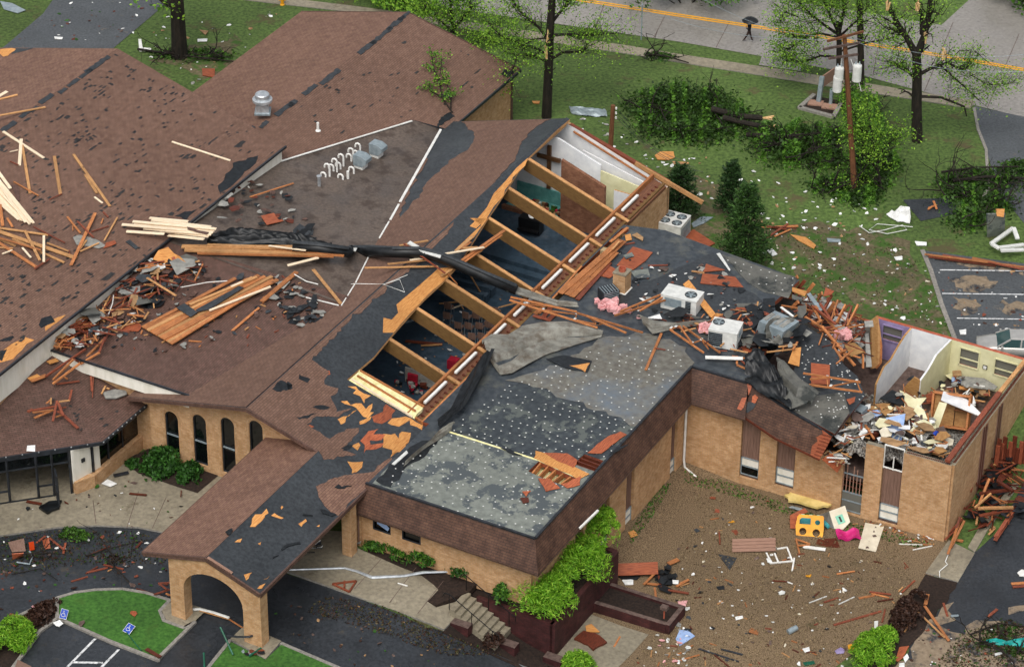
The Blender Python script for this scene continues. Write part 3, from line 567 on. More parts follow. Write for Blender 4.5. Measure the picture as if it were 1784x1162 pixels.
for q in (((490,281),(718,211), 'TR', .12),((768,226),(697,352), 'ML', .17),((695,356),(680,383), 'ML', .14),((678,386),(661,415), 'ML', .1),((645,442),(620,492), 'ML', .08),((619,494),(595,532), 'ML', .07),((533,518),(590,532), 'D', .06)):
    mb = MB(); mb.beam(hit(*q[0], q[2],.06), hit(*q[1], q[2],.06), q[3],.05, 'white_paint'); obj('flashing', mb, mid)

left = thing('left_hall', P(-12,-26,0), 'big brown shingled hall at the left edge with planks strewn on its roof', 'building')
mb = MB(); mb.slab([(-45,-18.65),(3.5,-18.65),(5.0,-32.6),(-45,-32.6)], 'L', .2, 'shingle', 'metal_dark', h=0); obj('roof', mb, left)
mb = MB(); mb.slab([(-45,-32.6),(5.0,-32.6),(3.4,-47),(-45,-47)], 'LL', .2, 'shingle_red', 'metal_dark', h=-.005); obj('roof', mb, left)
mb = MB(); mb.wall(-45,-18.85,3.3,-18.85,4.5,6.3,.08, 'white_board'); obj('fascia_board', mb, left)
mb = MB(); mb.beam(P(-45,-18.6,6.47), P(3.5,-18.6,6.47),.12,.14, 'metal_dark'); obj('gutter', mb, left)
mb = MB(); mb.wall(-45,-19.0,3.0,-19.0,0,4.6,.2, 'brick_tan'); mb.wall(3.2,-19,3.2,-46,0, lambda x: min(zp('L', 0,-19 - x), zp('LL', 0,-19 - x)) - .25,.2, 'brick_tan'); obj('wall', mb, left)
def ridgecaps(root, pts, zf, seed, mat='felt'):
    r = rnd(seed)
    for (u, v, l, w_) in pts:
        p = hit(u, v, zf, .04); d = A * l / 2; mb = MB()
        mb.slab(rag([ab(p - d - B * w_), ab(p + d - B * w_), ab(p + d + B * w_), ab(p - d + B * w_)],.3,.06, r.randint(0,999)), zf, .02, mat, h=.035); obj('bare_ridge', mb, root, label='dark strip where a ridge cap is gone')
ridgecaps(left, [(170,112,2.6,.16),(150,128,1.4,.16),(128,144,1.2,.14),(110,158,.8,.15),(80,172,1.4,.18),(60,190,.8,.16),(45,198,1.2,.14),(15,220,1.4,.18)], 'L', 6)
def tears(root, pl, n, box, seed, excl=None, lab=None, mat='tear'):
    r = rnd(seed); mb = MB()
    for i in range(n):
        u = r.uniform(box[0], box[2]); v = r.uniform(box[1], box[3])
        if excl and not inside((u, v), excl) or sin(u * .045 + 2 * sin(v * .031)) * sin(v * .052 + seed) < r.uniform(-.9,.55): continue
        p = hit(u, v, pl); a, b = ab(p); l = r.uniform(.08,.24) * (2.4 if r.random() < .1 else 1); w_ = r.uniform(.035,.10) * (2 if r.random() < .08 else 1); sk_ = r.uniform(-.3,.3)
        pts = [(a - l, b - w_),(a + l * r.uniform(.2,1), b - w_ * r.uniform(.6,1)),(a + l + sk_ * .3, b + w_ * r.uniform(0,1)),(a + l * r.uniform(-.5,.5), b + w_),(a - l * r.uniform(.5,1), b + w_ * r.uniform(.3,1))]
        mb.face([P(x, y, zp(pl, x, y) + .012 + .002 * (i % 3)) for x, y in pts][::-1], mat)
    if mb.f: obj('torn_shingles', mb, root, label=lab, kind='stuff')
Lpoly = [(205,95),(330,165),(440,235),(480,262),(380,350),(250,450),(0,630),(0,240)]
tears(left, 'L', 1300,(0,90,490,640),21, Lpoly)
for i, poly in enumerate((K(0,560,5.93)((-60,370),(0,330),(60,270),(110,230),(260,170),(350,190),(290,240),(230,300),(130,380),(40,420),(-60,440)), K(0,560,5.93)((470,60),(500,20),(600,-40),(690,-60),(600,0),(480,100)))):
    part_slab('bare_decking', left, rag(hab(poly, 'L'),.4,.1,130 + i), 'L', .012, 'ply_orange', h=.012)
for i, poly in enumerate((K(0,0,2.905)((1100,960),(1180,830),(1310,790),(1300,830),(1210,900),(1110,990)), K(0,560,5.93)((400,40),(440,-20),(540,-60),(560,0),(480,50),(440,60)), K(0,560,5.93)((-40,210),(20,180),(130,150),(145,165),(100,200),(30,215)), K(0,0,2.905)((880,1090),(1000,1060),(940,1120)), K(0,560,5.93)((0,310),(70,290),(80,320),(20,400),(0,400)))):
    part_slab('torn_felt', left, rag(hab(poly, 'L'),.4,.12,140 + i), 'L', .01, 'felt_black', h=.02)
part_slab('bare_decking', left, rag(hab(K(0,0,2.905)((0,250),(40,245),(80,250),(40,285),(10,290)), 'LL'),.3,.1,150), 'LL', .012, 'ply_orange', h=.012)
part_slab('torn_felt', left, rag(hab(K(0,0,2.905)((60,245),(170,245),(120,262),(60,275)), 'LL'),.3,.1,151), 'LL', .012, 'felt', h=.010)

rear = thing('rear_hall', P(14,-21,0), 'brown shingled rear hall whose roof carries a fallen leafy branch and a round exhaust fan', 'building')
part_slab('roof', rear, [(3.3,-21.75),(24.4,-21.75),(24.4,-30.6),(3.3,-30.6)], 'TL', .2, 'shingle_red', 'metal_dark')
part_slab('roof', rear, [(3.3,-21.75),(24.4,-21.75),(24.4,-12.75),(14.6,-12.75),(13.7,-15.05),(3.2,-18.8)], 'TR', .2, 'shingle', 'metal_dark', h=-.005)
mb = MB(); mb.wall(24.0,-13.3,24.0,-30.0,0, lambda x: min(zp('TR', 0,-13.3 - x), zp('TL', 0,-13.3 - x)) - .25,.2, 'brick_tan'); mb.wall(14,-13.3,24.0,-13.3,0,3.9,.2, 'brick_tan'); mb.wall(24.0,-30,3.3,-30,0,3.9,.2, 'brick_tan'); obj('wall', mb, rear)
mb = MB(); mb.box(P(24.0,-13.3,1.9), A * .14, B * .14, Z * 1.95, 'shingle_dark'); obj('corner_board', mb, rear)
mb = MB(); mb.beam(P(24.45,-30.6,4.0), P(24.45,-21.75,6.15),.08,.22, 'shingle_dark', frac=.1); mb.beam(P(24.45,-21.75,6.15), P(24.45,-12.7,4.0),.08,.22, 'shingle_dark', frac=.1); mb.beam(P(14.5,-12.7,3.97), P(24.4,-12.7,3.97),.1,.2, 'metal_dark', frac=.3); obj('fascia', mb, rear)
ridgecaps(rear, [(704,28,1.6,.14),(690,40,2.4,.16),(665,62,2.8,.14),(640,82,2.2,.16),(575,134,2.4,.18),(540,156,1.6,.16),(510,180,1.0,.16),(495,190,2.0,.18),(460,217,1.0,.15),(437,225,.8,.15),(421,223,.8,.12)], 'TR', 7)
tears(rear, 'TR', 130,(500,40,880,260),22,[(700,40),(880,130),(800,195),(560,250),(500,260),(520,190)])
tears(rear, 'TR', 14,(770,65,850,112),23,[(770,65),(850,108),(840,115),(765,72)])
part_slab('torn_felt', rear, rag(hab([(878,122),(900,124),(885,136),(872,130)], 'TR'),.2,.05,155), 'TR', .01, 'felt_black', h=.02)
part_slab('torn_felt', rear, rag(hab([(768,205),(785,196),(792,203),(775,214),(760,224)], 'TR'),.2,.05,156), 'TR', .01, 'felt_black', h=.02)

ent = thing('entrance_porch', P(-26,-17,0), 'low brown roofed entrance porch with broken storefront glazing and cream panels', 'porch')
part_slab('roof', ent, [(-21.5,-12.44),(-26.1,-12.44),(-23.47,-18.8),(-21.5,-18.8)], 'E1', .18, 'shingle_dark', 'metal_dark')
part_slab('roof', ent, [(-26.1,-12.44),(-36.1,-22.44),(-36.1,-26),(-23.47,-18.8)], 'E2', .18, 'shingle_dark', 'metal_dark', h=.004)
mb = MB(); mb.beam(P(-21.5,-12.38,3.28), P(-26.1,-12.38,3.28),.1,.2, 'metal_dark', frac=.3); mb.beam(P(-26.1,-12.38,3.28), P(-36.1,-22.38,3.28),.1,.2, 'metal_dark', frac=.3)
for i in range(26):
    t = i / 25; p = P(-21.6,-12.3,3.36).lerp(P(-26.1,-12.3,3.36), t * 2.5) if t < .4 else P(-26.15,-12.3,3.36).lerp(P(-36,-22.2,3.36),(t - .4) / .6)
    mb.box(p, A * .03, B * .03, Z * .03, 'metal_bright')
obj('gutter', mb, ent)
mb = MB(); mb.wall(-27.46,-13.67,-25.5,-13.2,.8,3.1,.12, 'white_board'); obj('panel', mb, ent); mb = MB(); mb.wall(-21.4,-13.0,-20.5,-12.3,.9,3.2,.12, 'white_board'); obj('panel', mb, ent)
mb = MB(); mb.box(P(-26.75,-13.42,2.1),(A * .97 + B * .23) * .12, Z * .12,(A * -.23 + B * .97) * .05, 'metal_dark'); obj('wall_lamp', mb, ent)
mb = MB(); mb.wall(-27.46,-13.67,-26.3,-13.1,0,.95,.35, 'brick_tan'); mb.wall(-26.3,-13.1,-20.6,-13.0,0,.95,.35, 'brick_tan'); mb.wall(-20.6,-12.95,-20.6,-12.1,0,1.0,.3, 'brick_tan'); obj('low_wall', mb, ent)
mb = MB(); fd = (P(-30.47,-16.73) - P(-27.46,-13.67)).normalized(); p0 = P(-27.5,-13.75)
for t, h0 in ((0.05,3.15),(1.05,3.15),(1.95,3.15),(3.6,3.15),(5.2,3.15),(7.0,3.15)): mb.beam(p0 + fd * t + Z * .1, p0 + fd * t + Z * h0,.1,.12, 'metal_dark', up=A)
for z, t0, t1 in ((3.1,0,7),(2.35,0,7),(.16,1.0,7),(.95,1.0,1.95),(.95,3.6,7)): mb.beam(p0 + fd * t0 + Z * z, p0 + fd * t1 + Z * z, .08,.1, 'metal_dark')
fr = obj('storefront_frame', mb, ent)
g = MB();
for t0, t1, z0, z1 in ((.05,1.9,2.4,3.1),(1.95,3.6,2.4,3.1),(3.6,7,2.4,3.1)): g.face([p0 + fd * t0 + Z * z0, p0 + fd * t1 + Z * z0, p0 + fd * t1 + Z * z1, p0 + fd * t0 + Z * z1], 'glass_dark')
obj('transom_glass', g, fr)
mb = MB(); q = p0 + fd * 1.0 - A * .25 + B * .3; q2 = q - A * .55 + B * .55
for u0, u1 in ((q + Z * .15, q + Z * 2.3),(q2 + Z * .15, q2 + Z * 2.3),(q + Z * .2, q2 + Z * .2),(q + Z * 2.25, q2 + Z * 2.25),(q + Z * 1.1, q2 + Z * 1.1)): mb.beam(u0, u1,.06,.08, 'metal_dark', up=A)
obj('open_door_frame', mb, ent)
mb = MB(); mb.face([P(-26.2,-13.25,.95), P(-21.4,-13.15,.95), P(-21.4,-13.15,3.2), P(-26.2,-13.25,3.2)], 'glass_dark')
for a in (-26.1,-24.6,-23.2,-21.5): mb.beam(P(a, -13.2,.95), P(a, -13.2,3.2),.08,.1, 'metal_dark', up=A)
obj('side_glazing', mb, ent)
mb = MB(); mb.prism([(-27.6,-14.0),(-34,-20.5),(-34,-24),(-22,-19),(-21.8,-13.3)],-.2,.145, 'concrete'); mb.wall(-22,-18.7,-34,-18.7,0,3.2,.2, 'plaster_grey'); obj('lobby_floor', mb, ent)
tears(ent, 'E1', 80,(20,640,250,760),24,[(60,690),(240,700),(180,760),(60,730)])
# ================================================================ FLAT-ROOFED OFFICE WING WITH MANSARD
kF = K(600,762,2.905); kG = K(600,380,2.905); kH = K(1040,380,4.944); kI = K(1180,640,5.283); kJ = K(1460,700,4.469); kL = K(1460,520,5.506); kM = K(1380,470,6.836); kN = K(1184,380,2.905)
wing = thing('office_wing', P(-14,9,0), 'flat-roofed wing with a brown mansard edge and grey insulation boards dotted with fasteners', 'building')
hole1 = hab(kF((930,172),(985,120),(1188,215),(1120,248),(1000,205)), 'F'); hole2 = hab(kF((1158,135),(1215,85),(1312,118),(1265,172)), 'F')
Fout = [(-23.0,3.35),(-23.0,13.95),(-3.5,13.95),(-3.45,17.6),(3,16.6),(5.5,15.2),(8.6,15.5),(8.9,14),(9.9,5.6),(9.2,3.0),(-16.2,3.0),(-16.2,3.4)]
trench = [(-2.5,3.1),(-2.5,3.62),(8.8,3.62),(8.8,3.1)]
part_slab('roof', wing, Fout, 'F', .3, 'wet_felt_blue', 'lumber_red', holes=[hole1, hole2, trench])
mb = MB(); mb.prism([(-2.6,3.05),(-2.6,3.8),(8.9,3.8),(8.9,3.05)],3.1,3.2, 'felt_black'); obj('dark_gap_floor', mb, wing)  # black floor put in to stand for the dark void of the roof gap
b1 = hab([(646,845),(930,936),(1064,796),(1010,820),(933,800),(783,753)], 'F'); b1[1] = (-22.95,13.9)
def bpoly(name, px, mat, h, seed, rg=(.8,.04), cl=True):
    pts = rag(hab(px, 'F'), rg[0], rg[1], seed); pts = [(max(-22.95, a), min(b, 13.92)) for a, b in pts] if cl else pts; return part_slab(name, wing, pts, 'F', .02, mat, h=h, holes=[hole1, hole2])
bpoly('insulation_board', [(646,845),(932,940),(1068,795),(1030,805),(935,802),(782,752),(700,790)], 'insulboard', .022,1)
bpoly('insulation_board', [(786,749),(937,797),(1032,800),(1072,790),(1112,747),(1000,700),(905,668),(860,695),(800,740)], 'insulboard_dark', .026,2,(.5,.2))
bpoly('felt_sheet', [(655,838),(700,790),(735,768),(765,765),(745,790),(710,815),(680,850)], 'felt_black', .045,9,(.4,.12))
bpoly('insulation_board', [(880,665),(905,666),(1000,698),(1113,745),(1207,645),(1195,605),(1130,580),(1060,585),(960,640)], 'insulboard_brown', .03,3,(.5,.25))
bpoly('insulation_board', kH((1050,310),(1120,330),(1560,470),(1725,510),(1650,690),(1430,640),(1300,560),(1160,400)), 'membrane_grey', .024,4,(.8,.04), False)
bpoly('felt_sheet', kH((90,640),(250,560),(560,520),(700,420),(1000,300),(1180,480),(1260,600),(1420,720),(1300,800),(900,830),(300,760),(100,740)), 'felt', .02,5,(.8,.2), False)
mb = MB(); mb.beam(hit(782,752, 'F', .03), hit(936,801, 'F', .03),.12,.03, 'ins_yellow'); mb.beam(hit(936,801, 'F', .03), hit(1000,830, 'F', .03),.05,.03, 'ins_yellow'); obj('board_joint', mb, wing)
r = rnd(4); mb = MB(); zone = hab([(646,848),(930,934),(1200,648),(1190,606),(1110,585),(1000,625),(880,670),(790,745)], 'F')
zone2 = hab(kH((1060,320),(1560,480),(1720,515),(1650,680),(1440,640),(1200,430)), 'F'); hx = [hole1, hole2]
def plates(zn, pl, st, h):
    for i in range(-60,40):
        for j in range(0,60):
            a, b = i * st + r.uniform(-.12,.12), j * st * .8 + r.uniform(-.1,.1) + (i % 2) * .2
            if r.random() < .8 and inside((a, b), zn) and not any(inside((a, b), q) for q in hx):
                c = P(a, b, zp(pl, a, b) + h); rr = .052; mb.face([c + A * rr * cos(t * pi / 3) + B * rr * sin(t * pi / 3) for t in range(6)][::-1], 'metal_white')
plates(zone, 'F', .62,.056); plates(zone2, 'F', .7,.05); obj('fastener_plates', mb, wing, kind='stuff')
mb = MB(); mb.prism([(min(a for a, b in hole1) - .3, min(b for a, b in hole1) - .3),(max(a for a, b in hole2) + .3, min(b for a, b in hole1) - .3),(max(a for a, b in hole2) + .3, max(b for a, b in hole2) + .3),(min(a for a, b in hole1) - .3, max(b for a, b in hole2) + .3)],3.3,3.42, 'ins_yellow'); obj('ceiling', mb, wing)
for i in range(6):
    (x0, y0),(x1, y1) = (945 + 38 * i, 185 + 12 * i),(1000 + 38 * i, 120 + 18 * i); q = kF((x0, y0),(x1, y1)); mb = MB(); mb.beam(hit(*q[0], 'F', -.02), hit(*q[1], 'F', -.02),.09,.36, 'lumber_orange', frac=0); obj('joist', mb, wing)
for i in range(4):
    (x0, y0),(x1, y1) = (1160 + 18 * i, 132 - 14 * i),(1268 + 13 * i, 170 - 15 * i); q = kF((x0, y0),(x1, y1)); mb = MB(); mb.beam(hit(*q[0], 'F', -.02), hit(*q[1], 'F', -.02),.09,.36, 'lumber_dark', frac=0); obj('joist', mb, wing)
for i, (poly, mt) in enumerate(((kF((965,75),(1010,85),(1240,190),(1190,215),(960,110)), 'ply_orange'),(kF((1010,85),(1130,85),(1180,120),(1160,160),(1050,110)), 'ply_red'),(kF((980,210),(1040,215),(1090,260),(1020,278)), 'ply_red'),(kF((1100,245),(1200,200),(1190,245),(1130,260)), 'ply_red'),(kF((900,280),(940,275),(920,305)), 'ply_red'),(kF((1230,85),(1330,0),(1400,-25),(1425,-10),(1370,30),(1300,90)), 'ply_red'),(kF((890,315),(930,310),(935,335),(900,340)), 'lumber_dark'),(kG((1020,720),(1110,700),(1250,730),(1230,785),(1130,770)), 'felt_black'),(kG((1140,755),(1240,740),(1220,785)), 'ply_orange'),(kF((790,60),(840,70),(900,100),(830,85)), 'felt_black'),(kF((1380,60),(1440,40),(1340,100)), 'felt_black'))):
    part_slab('torn_decking', wing, rag(hab(poly, 'F'),.3,.06,200 + i), 'F', .03, mt, h=.085 + .004 * i)
def mans(mb, q0, q1, mat='mansard', n=1):         # q = (a_eave, b_eave, a_top, b_top)
    e0, e1 = P(q0[0], q0[1],2.55), P(q1[0], q1[1],2.55); t0, t1 = P(q0[2], q0[3],4.06), P(q1[2], q1[3],4.06)
    mb.face([e0, e1, t1, t0], mat)
    iw = (P(q0[2], q0[3]) - P(q0[0], q0[1])) * .9; iw1 = (P(q1[2], q1[3]) - P(q1[0], q1[1])) * .9
    mb.face([e1, e0, e0 - Z * .12, e1 - Z * .12], 'metal_dark'); mb.face([e0 - Z * .12, e1 - Z * .12, e1 - Z * .12 + iw1, e0 - Z * .12 + iw], 'plaster_grey'); mb.face([e0, e1, e1 - Z * .12, e0 - Z * .12], 'siding')
    mb.beam(t0, t1,.14,.10, 'metal_dark')
mb = MB(); mans(mb, (-24.0,3.05,-23.05,3.3),(-24.05,14.75,-23.0,13.97)); mans(mb, (-24.05,14.75,-23.0,13.97),(-4.95,14.72,-3.5,13.97)); mans(mb, (-4.95,14.72,-3.5,13.97),(-4.95,18.2,-3.45,17.6))
mb.face([P(-24.0,3.05,2.5), P(-23.05,3.3,4.05), P(-23.0,3.4,2.5)], 'mansard'); obj('mansard', mb, wing)
for i, poly in enumerate((kI((620,160),(645,150),(650,210),(640,270),(600,300),(560,340),(530,330),(540,300),(590,270)), kF((960,580),(985,570),(1000,630),(975,650)))):
    pts = [at(u, v, 3.2) for u, v in poly]; n = -A if i == 0 else -A
k0 = (kI((640,150),(690,170),(655,260),(650,200)), kI((595,280),(640,275),(610,370),(585,395),(550,380)))
for i, poly in enumerate(k0):                      # torn spots lie on the mansard slope itself
    nrm = (P(-4.95,15,2.55) - P(-3.5,15,4.06)).cross(B).normalized(); nrm = nrm if nrm.z > 0 else -nrm; base = P(-4.95,15,2.55).dot(nrm) + .02
    mb = MB(); mb.face([wallhit(u, v, nrm, base) for u, v in poly], 'ply_red'); obj('bare_decking', mb, wing)
mb = MB(); mb.wall(-23.3,2.9,-23.3,14.0,-.3,2.95,.3, 'brick_tan', [[(1.04,1.35),(2.2,1.35),(2.2,2.3),(1.04,2.3)],[(2.93,1.35),(4.14,1.35),(4.14,2.3),(2.93,2.3)]], inner='plaster_white'); obj('front_wall', mb, wing)
for b in (3.94,5.83):
    mb = MB(); w_ = 1.18
    for q in ((P(-23.4, b, 1.38), P(-23.4, b + w_, 1.38)),(P(-23.4, b, 2.28), P(-23.4, b + w_, 2.28)),(P(-23.4, b + .03,1.35), P(-23.4, b + .03,2.3)),(P(-23.4, b + w_ - .03,1.35), P(-23.4, b + w_ - .03,2.3))): mb.beam(*q, .07,.07, 'metal_dark', up=A)
    f = obj('window', mb, wing); mb = MB(); mb.face([P(-23.3, b, 1.35), P(-23.3, b + w_, 1.35), P(-23.3, b + w_, 2.3), P(-23.3, b, 2.3)], 'glass_dark')
    if b < 5: mb.face([P(-23.33, b + .2,1.75), P(-23.33, b + .9,1.45), P(-23.33, b + 1.0,1.7), P(-23.33, b + .5,2.15), P(-23.33, b + .25,2.2)], 'blue_board')
    obj('pane', mb, f)
mb = MB(); mb.box(P(-23.4,2.75,1.4), A * .25, B * .5, Z * 1.5, 'brick_tan'); mb.tube([P(-23.7,3.15,2.9), P(-23.7,3.15,.2)],.05, 'siding'); obj('pier', mb, wing)
panels = [(-12.15,-11.15),(-15.3,-14.3),(-6.3,-5.5),(-18.5,-17.5)]
mb = MB(); mb.wall(-23.2,14.0,-4.2,14.0,-2.9,2.95,.3, 'brick_tan', [[(a0 + 23.2,-2.6),(a1 + 23.2,-2.6),(a1 + 23.2,2.95),(a0 + 23.2,2.95)] for a0, a1 in panels], inner='plaster_white'); obj('side_wall', mb, wing)
def window_strip(parent, p, d, w_, z0, zw0, zw1, ztop, label=None, openpane=False):   # tall recessed strip: sill, white window, brown siding above
    n = V((-d.y, d.x, 0)); o = n * .06; mb = MB(); q = p + d * w_
    mb.box((p + q) / 2 + o + Z * ((zw1 + ztop) / 2), d * w_ / 2, n * .03, Z * (ztop - zw1) / 2, 'siding')
    for i in range(6): c = p + d * (w_ * (i + .5) / 6); mb.box(c + o - n * .04 + Z * ((zw1 + ztop) / 2), d * .02, n * .02, Z * (ztop - zw1) / 2, 'siding')
    mb.box((p + q) / 2 + o + Z * ((z0 + zw0) / 2), d * w_ / 2, n * .03, Z * (zw0 - z0) / 2, 'stone'); st_ = obj('window_strip', mb, parent)
    mb = MB(); h = zw1 - zw0
    for zz in (zw0 + .03, zw0 + h * .5, zw1 - .03): mb.box((p + q) / 2 + Z * zz, d * w_ / 2, n * .03, Z * .03, 'metal_grey')
    for c in (p + d * .03, q - d * .03): mb.box(c + Z * (zw0 + h / 2), d * .03, n * .03, Z * h / 2, 'metal_grey')
    for k in (0,1):
        z_0, z_1 = zw0 + h * .5 * k + .05, zw0 + h * .5 * (k + 1) - .03
        mt = 'glass_dark' if (openpane and k == 0) else 'white_board'
        mb.box((p + q) / 2 + n * .02 + Z * ((z_0 + z_1) / 2), d * (w_ / 2 - .06), n * .008, Z * (z_1 - z_0) / 2, mt)
    obj('pane', mb, st_)
for a0, a1 in panels: window_strip(wing, P(a0,14.0), A, a1 - a0,-2.6,-2.3,-1.2,3.3)
mb = MB(); mb.wall(9.0,14,9.6,5.6,-.3,3.7,.25, 'brick_tan'); mb.wall(9.6,5.6,9.0,3.0,-.3,3.7,.25, 'brick_tan'); obj('back_wall', mb, wing)
mb = MB(); mb.prism([(-23.1,3),(-23.1,13.9),(-4,13.9),(-4,15.3),(8.7,15.3),(9,3)],-.05,.08, 'dark_room'); obj('floor', mb, wing)
mb = MB(); mb.tube([P(-4.6,14.25,2.4), P(-4.6,14.25,-1.9), P(-4.75,14.4,-2.3), P(-5.0,15.3,-2.55)],.075, 'white_paint', 8); obj('downspout', mb, wing)
mb = MB(); mb.beam(hit(1010,920,2.6), hit(1042,889,2.6),.12,.10, 'white_paint'); obj('gutter_scrap', mb, wing)

# ================================================================ THE ROOFLESS CLASSROOMS
cls = thing('roofless_classrooms', P(2,26,-1), 'roofless tan brick classroom end filled with rubble, its coloured room walls open to the sky', 'building')
fa = lambda b: -4.25 + (b - 14) * .65 / 16.55
def fwall(mb, b0, b1, z0, z1, t=.3, **k): mb.wall(fa(b0), b0, fa(b1), b1, z0, z1, t, 'brick_tan', inner='plaster_grey', **k)
mb = MB(); fwall(mb, 14.15,17.72,-2.9,2.4); fwall(mb, 18.92,19.98,-2.9,2.4); fwall(mb, 21.16,24.15,-2.9, lambda x: 1.7 - .35 * x + .12 * sin(x * 9), top='stone'); fwall(mb, 25.43,26.5,-2.9,2.73, top='concrete'); fwall(mb, 27.72,30.6,-2.9,2.8, top='concrete')
fwall(mb, 17.72,18.92,-2.9,-2.1); fwall(mb, 19.98,21.16,-2.9,-2.0); fwall(mb, 24.15,25.43,-2.9,-2.5); fwall(mb, 26.5,27.72,-2.9,-2.45); obj('front_wall', mb, cls)
db = (P(fa(20),20) - P(fa(14),14)).normalized()
for b0, w_, zw0, zw1, zt, op in ((17.74,1.17,-1.95,-.72,2.0, True),(20.0,1.15,-1.85,-.72,1.5, False),(26.52,1.18,-2.25,-1.18,1.3, False)): window_strip(cls, P(fa(b0), b0), db, w_, -2.6, zw0, zw1, zt, openpane=op)
mb = MB(); p = P(fa(24.17),24.17); q = P(fa(25.42),25.42)
for z in (-2.4,-1.1,-1.7,.2): mb.beam(p + Z * z, q + Z * z, .06,.08, 'metal_grey')
for i in range(7): c = p.lerp(q, i / 6); mb.beam(c - Z * 1.1, c + Z * (.5 + .5 * sin(i * 2.3)),.05,.05, 'bench_wood', up=A)
for z in (-.7,-.3): mb.beam(p + Z * z + db.cross(Z) * -.05, q + Z * z, .03,.06, 'lumber_dark')
mb.face([p - Z * 2.4, q - Z * 2.4, q - Z * 1.1, p - Z * 1.1], 'glass_grey'); obj('broken_window', mb, cls)
mb = MB(); p, q = P(fa(26.52),26.52), P(fa(27.7),27.7)
for u0, u1 in ((p + Z * 1.36, q + Z * 1.36),(p + Z * 2.9, q + Z * 2.9),(p + Z * 1.3, p + Z * 2.9),(q + Z * 1.3, q + Z * 2.9),(p.lerp(q, .5) + Z * 1.3, p.lerp(q, .5) + Z * 2.2)): mb.beam(u0, u1,.06,.07, 'white_paint', up=A)
obj('window_frame', mb, cls)
mb = MB(); mb.wall(-3.6,30.6,9.0,30.6,-2.9,2.78,.3, 'brick_tan', inner='plaster_cream', top='concrete'); obj('end_wall', mb, cls)
for i in range(26):
    b = 27.9 + i * .105
mb = MB()
for i in range(24): mb.box(P(fa(27.9 + .11 * i),27.9 + .11 * i, 2.81), B * .035, A * .07, Z * .012, 'lumber_dark')
for i in range(95): mb.box(P(-3.3 + .125 * i, 30.6,2.79), A * .04, B * .07, Z * .014, 'lumber_dark')
obj('brick_cores', mb, cls)
mb = MB(); mb.beam(P(-3.9,30.38,3.15), P(4.2,30.4,3.12),.3,.16, 'lumber_red'); mb.beam(P(4.2,30.4,3.12), P(8.8,30.45,3.0),.24,.14, 'lumber_tan'); obj('wall_plate', mb, cls)
for a0, a1 in ((.7,1.6),(3.2,4.0)):
    mb = MB()
    for i in range(5): mb.box(P(a0 + (a1 - a0) * (i + .5) / 5,30.77,0), A * .06, B * .025, Z * 2.7, 'lumber_dark' if i % 2 else 'siding')
    obj('siding_strip', mb, cls)
mb = MB(); wn = lambda b0, b1, z0, z1: [(b0 - 14, z0),(b1 - 14, z0),(b1 - 14, z1),(b0 - 14, z1)]
wins = ((21.18,22.5,1.5,2.55),(26.25,27.5,1.27,2.5),(28.5,29.95,1.27,2.42))
for b0, b1, mt in ((14,20.6, 'plaster_grey'),(20.6,23.0, 'plaster_lilac'),(23.0,25.6, 'plaster_white'),(25.6,30.6, 'plaster_cream')):
    hs = [[(x0 - b0, z0),(x1 - b0, z0),(x1 - b0, z1),(x0 - b0, z1)] for x0, x1, z0, z1 in wins if b0 < x0 < b1]
    mb.wall(8.75, b0,8.75, b1,-.3,2.85 if b0 > 20 else 2.4,.25, mt, hs, inner='brick_tan', top='clay')
obj('back_wall', mb, cls)
for x0, x1, z0, z1 in wins:
    mb = MB(); zm = (z0 + z1) / 2 - .1; fm = 'plaster_lilac' if x0 < 22 else 'plaster_cream'
    for u0, u1 in ((P(8.6, x0 - .06, z0), P(8.6, x1 + .06, z0)),(P(8.6, x0, z1), P(8.6, x1, z1)),(P(8.6, x0, z0), P(8.6, x0, z1)),(P(8.6, x1, z0), P(8.6, x1, z1)),(P(8.62, x0, zm), P(8.62, x1, zm))): mb.beam(u0, u1,.08,.06, 'white_paint' if u0.z == zm else fm, up=A)
    f = obj('window', mb, cls); mb = MB(); mb.face([P(8.72, x0, z0), P(8.72, x1, z0), P(8.72, x1, z1), P(8.72, x0, z1)], 'glass_grey'); obj('pane', mb, f)
def torn_wall(name, a0, b0, a1, b1, ztops, mat, inner, t=.12, z0=.05, lab=None, top='lumber_tan'):
    L_ = (P(a1, b1) - P(a0, b0)).length; n = len(ztops) - 1
    def f(x): s_ = min(n - 1e-6, max(0, x / L_ * n)); i = int(s_); return ztops[i] + (ztops[i + 1] - ztops[i]) * (s_ - i)
    mb = MB(); mb.wall(a0, b0, a1, b1, z0, f, t, mat, inner=inner, top=top); return obj(name, mb, cls, label=lab)
torn_wall('partition', 8.65,23.0,3.6,22.9,[2.85,2.85,2.6,2.2,2.3,1.6], 'tan_board', 'plaster_white')
torn_wall('partition', 8.65,25.6,4.9,25.2,[2.85,2.8,2.75,2.2,1.9], 'plaster_white', 'plaster_cream')
torn_wall('partition', 5.0,24.0,4.9,25.2,[.5,1.4,2.0,1.9], 'tan_board', 'cream_panel')
mb = MB(); mb.prism([(-4.0,14.2),(-3.4,30.5),(8.7,30.5),(8.7,14.2)],-.3,.06, 'stone'); obj('floor', mb, cls)
r = rnd(12); fz = lambda i, j: (lambda a, b: P(a, b, .15 + 1.9 * S(1 - i, .25,.8) * (.72 + .14 * sin(3.1 * b + 2 * a) + .14 * sin(1.7 * b - 3.3 * a)) + r.uniform(-.16,.16)))(-3.6 + 8 * i, 19.5 + 10.9 * j)
mb = MB(); mb.grid(lambda i, j: fz(j, i),60,46, 'rubble_mix'); obj('rubble_mound', mb, None, 'deep mass of fine broken rubble filling the roofless classrooms', 'rubble', kind='stuff')
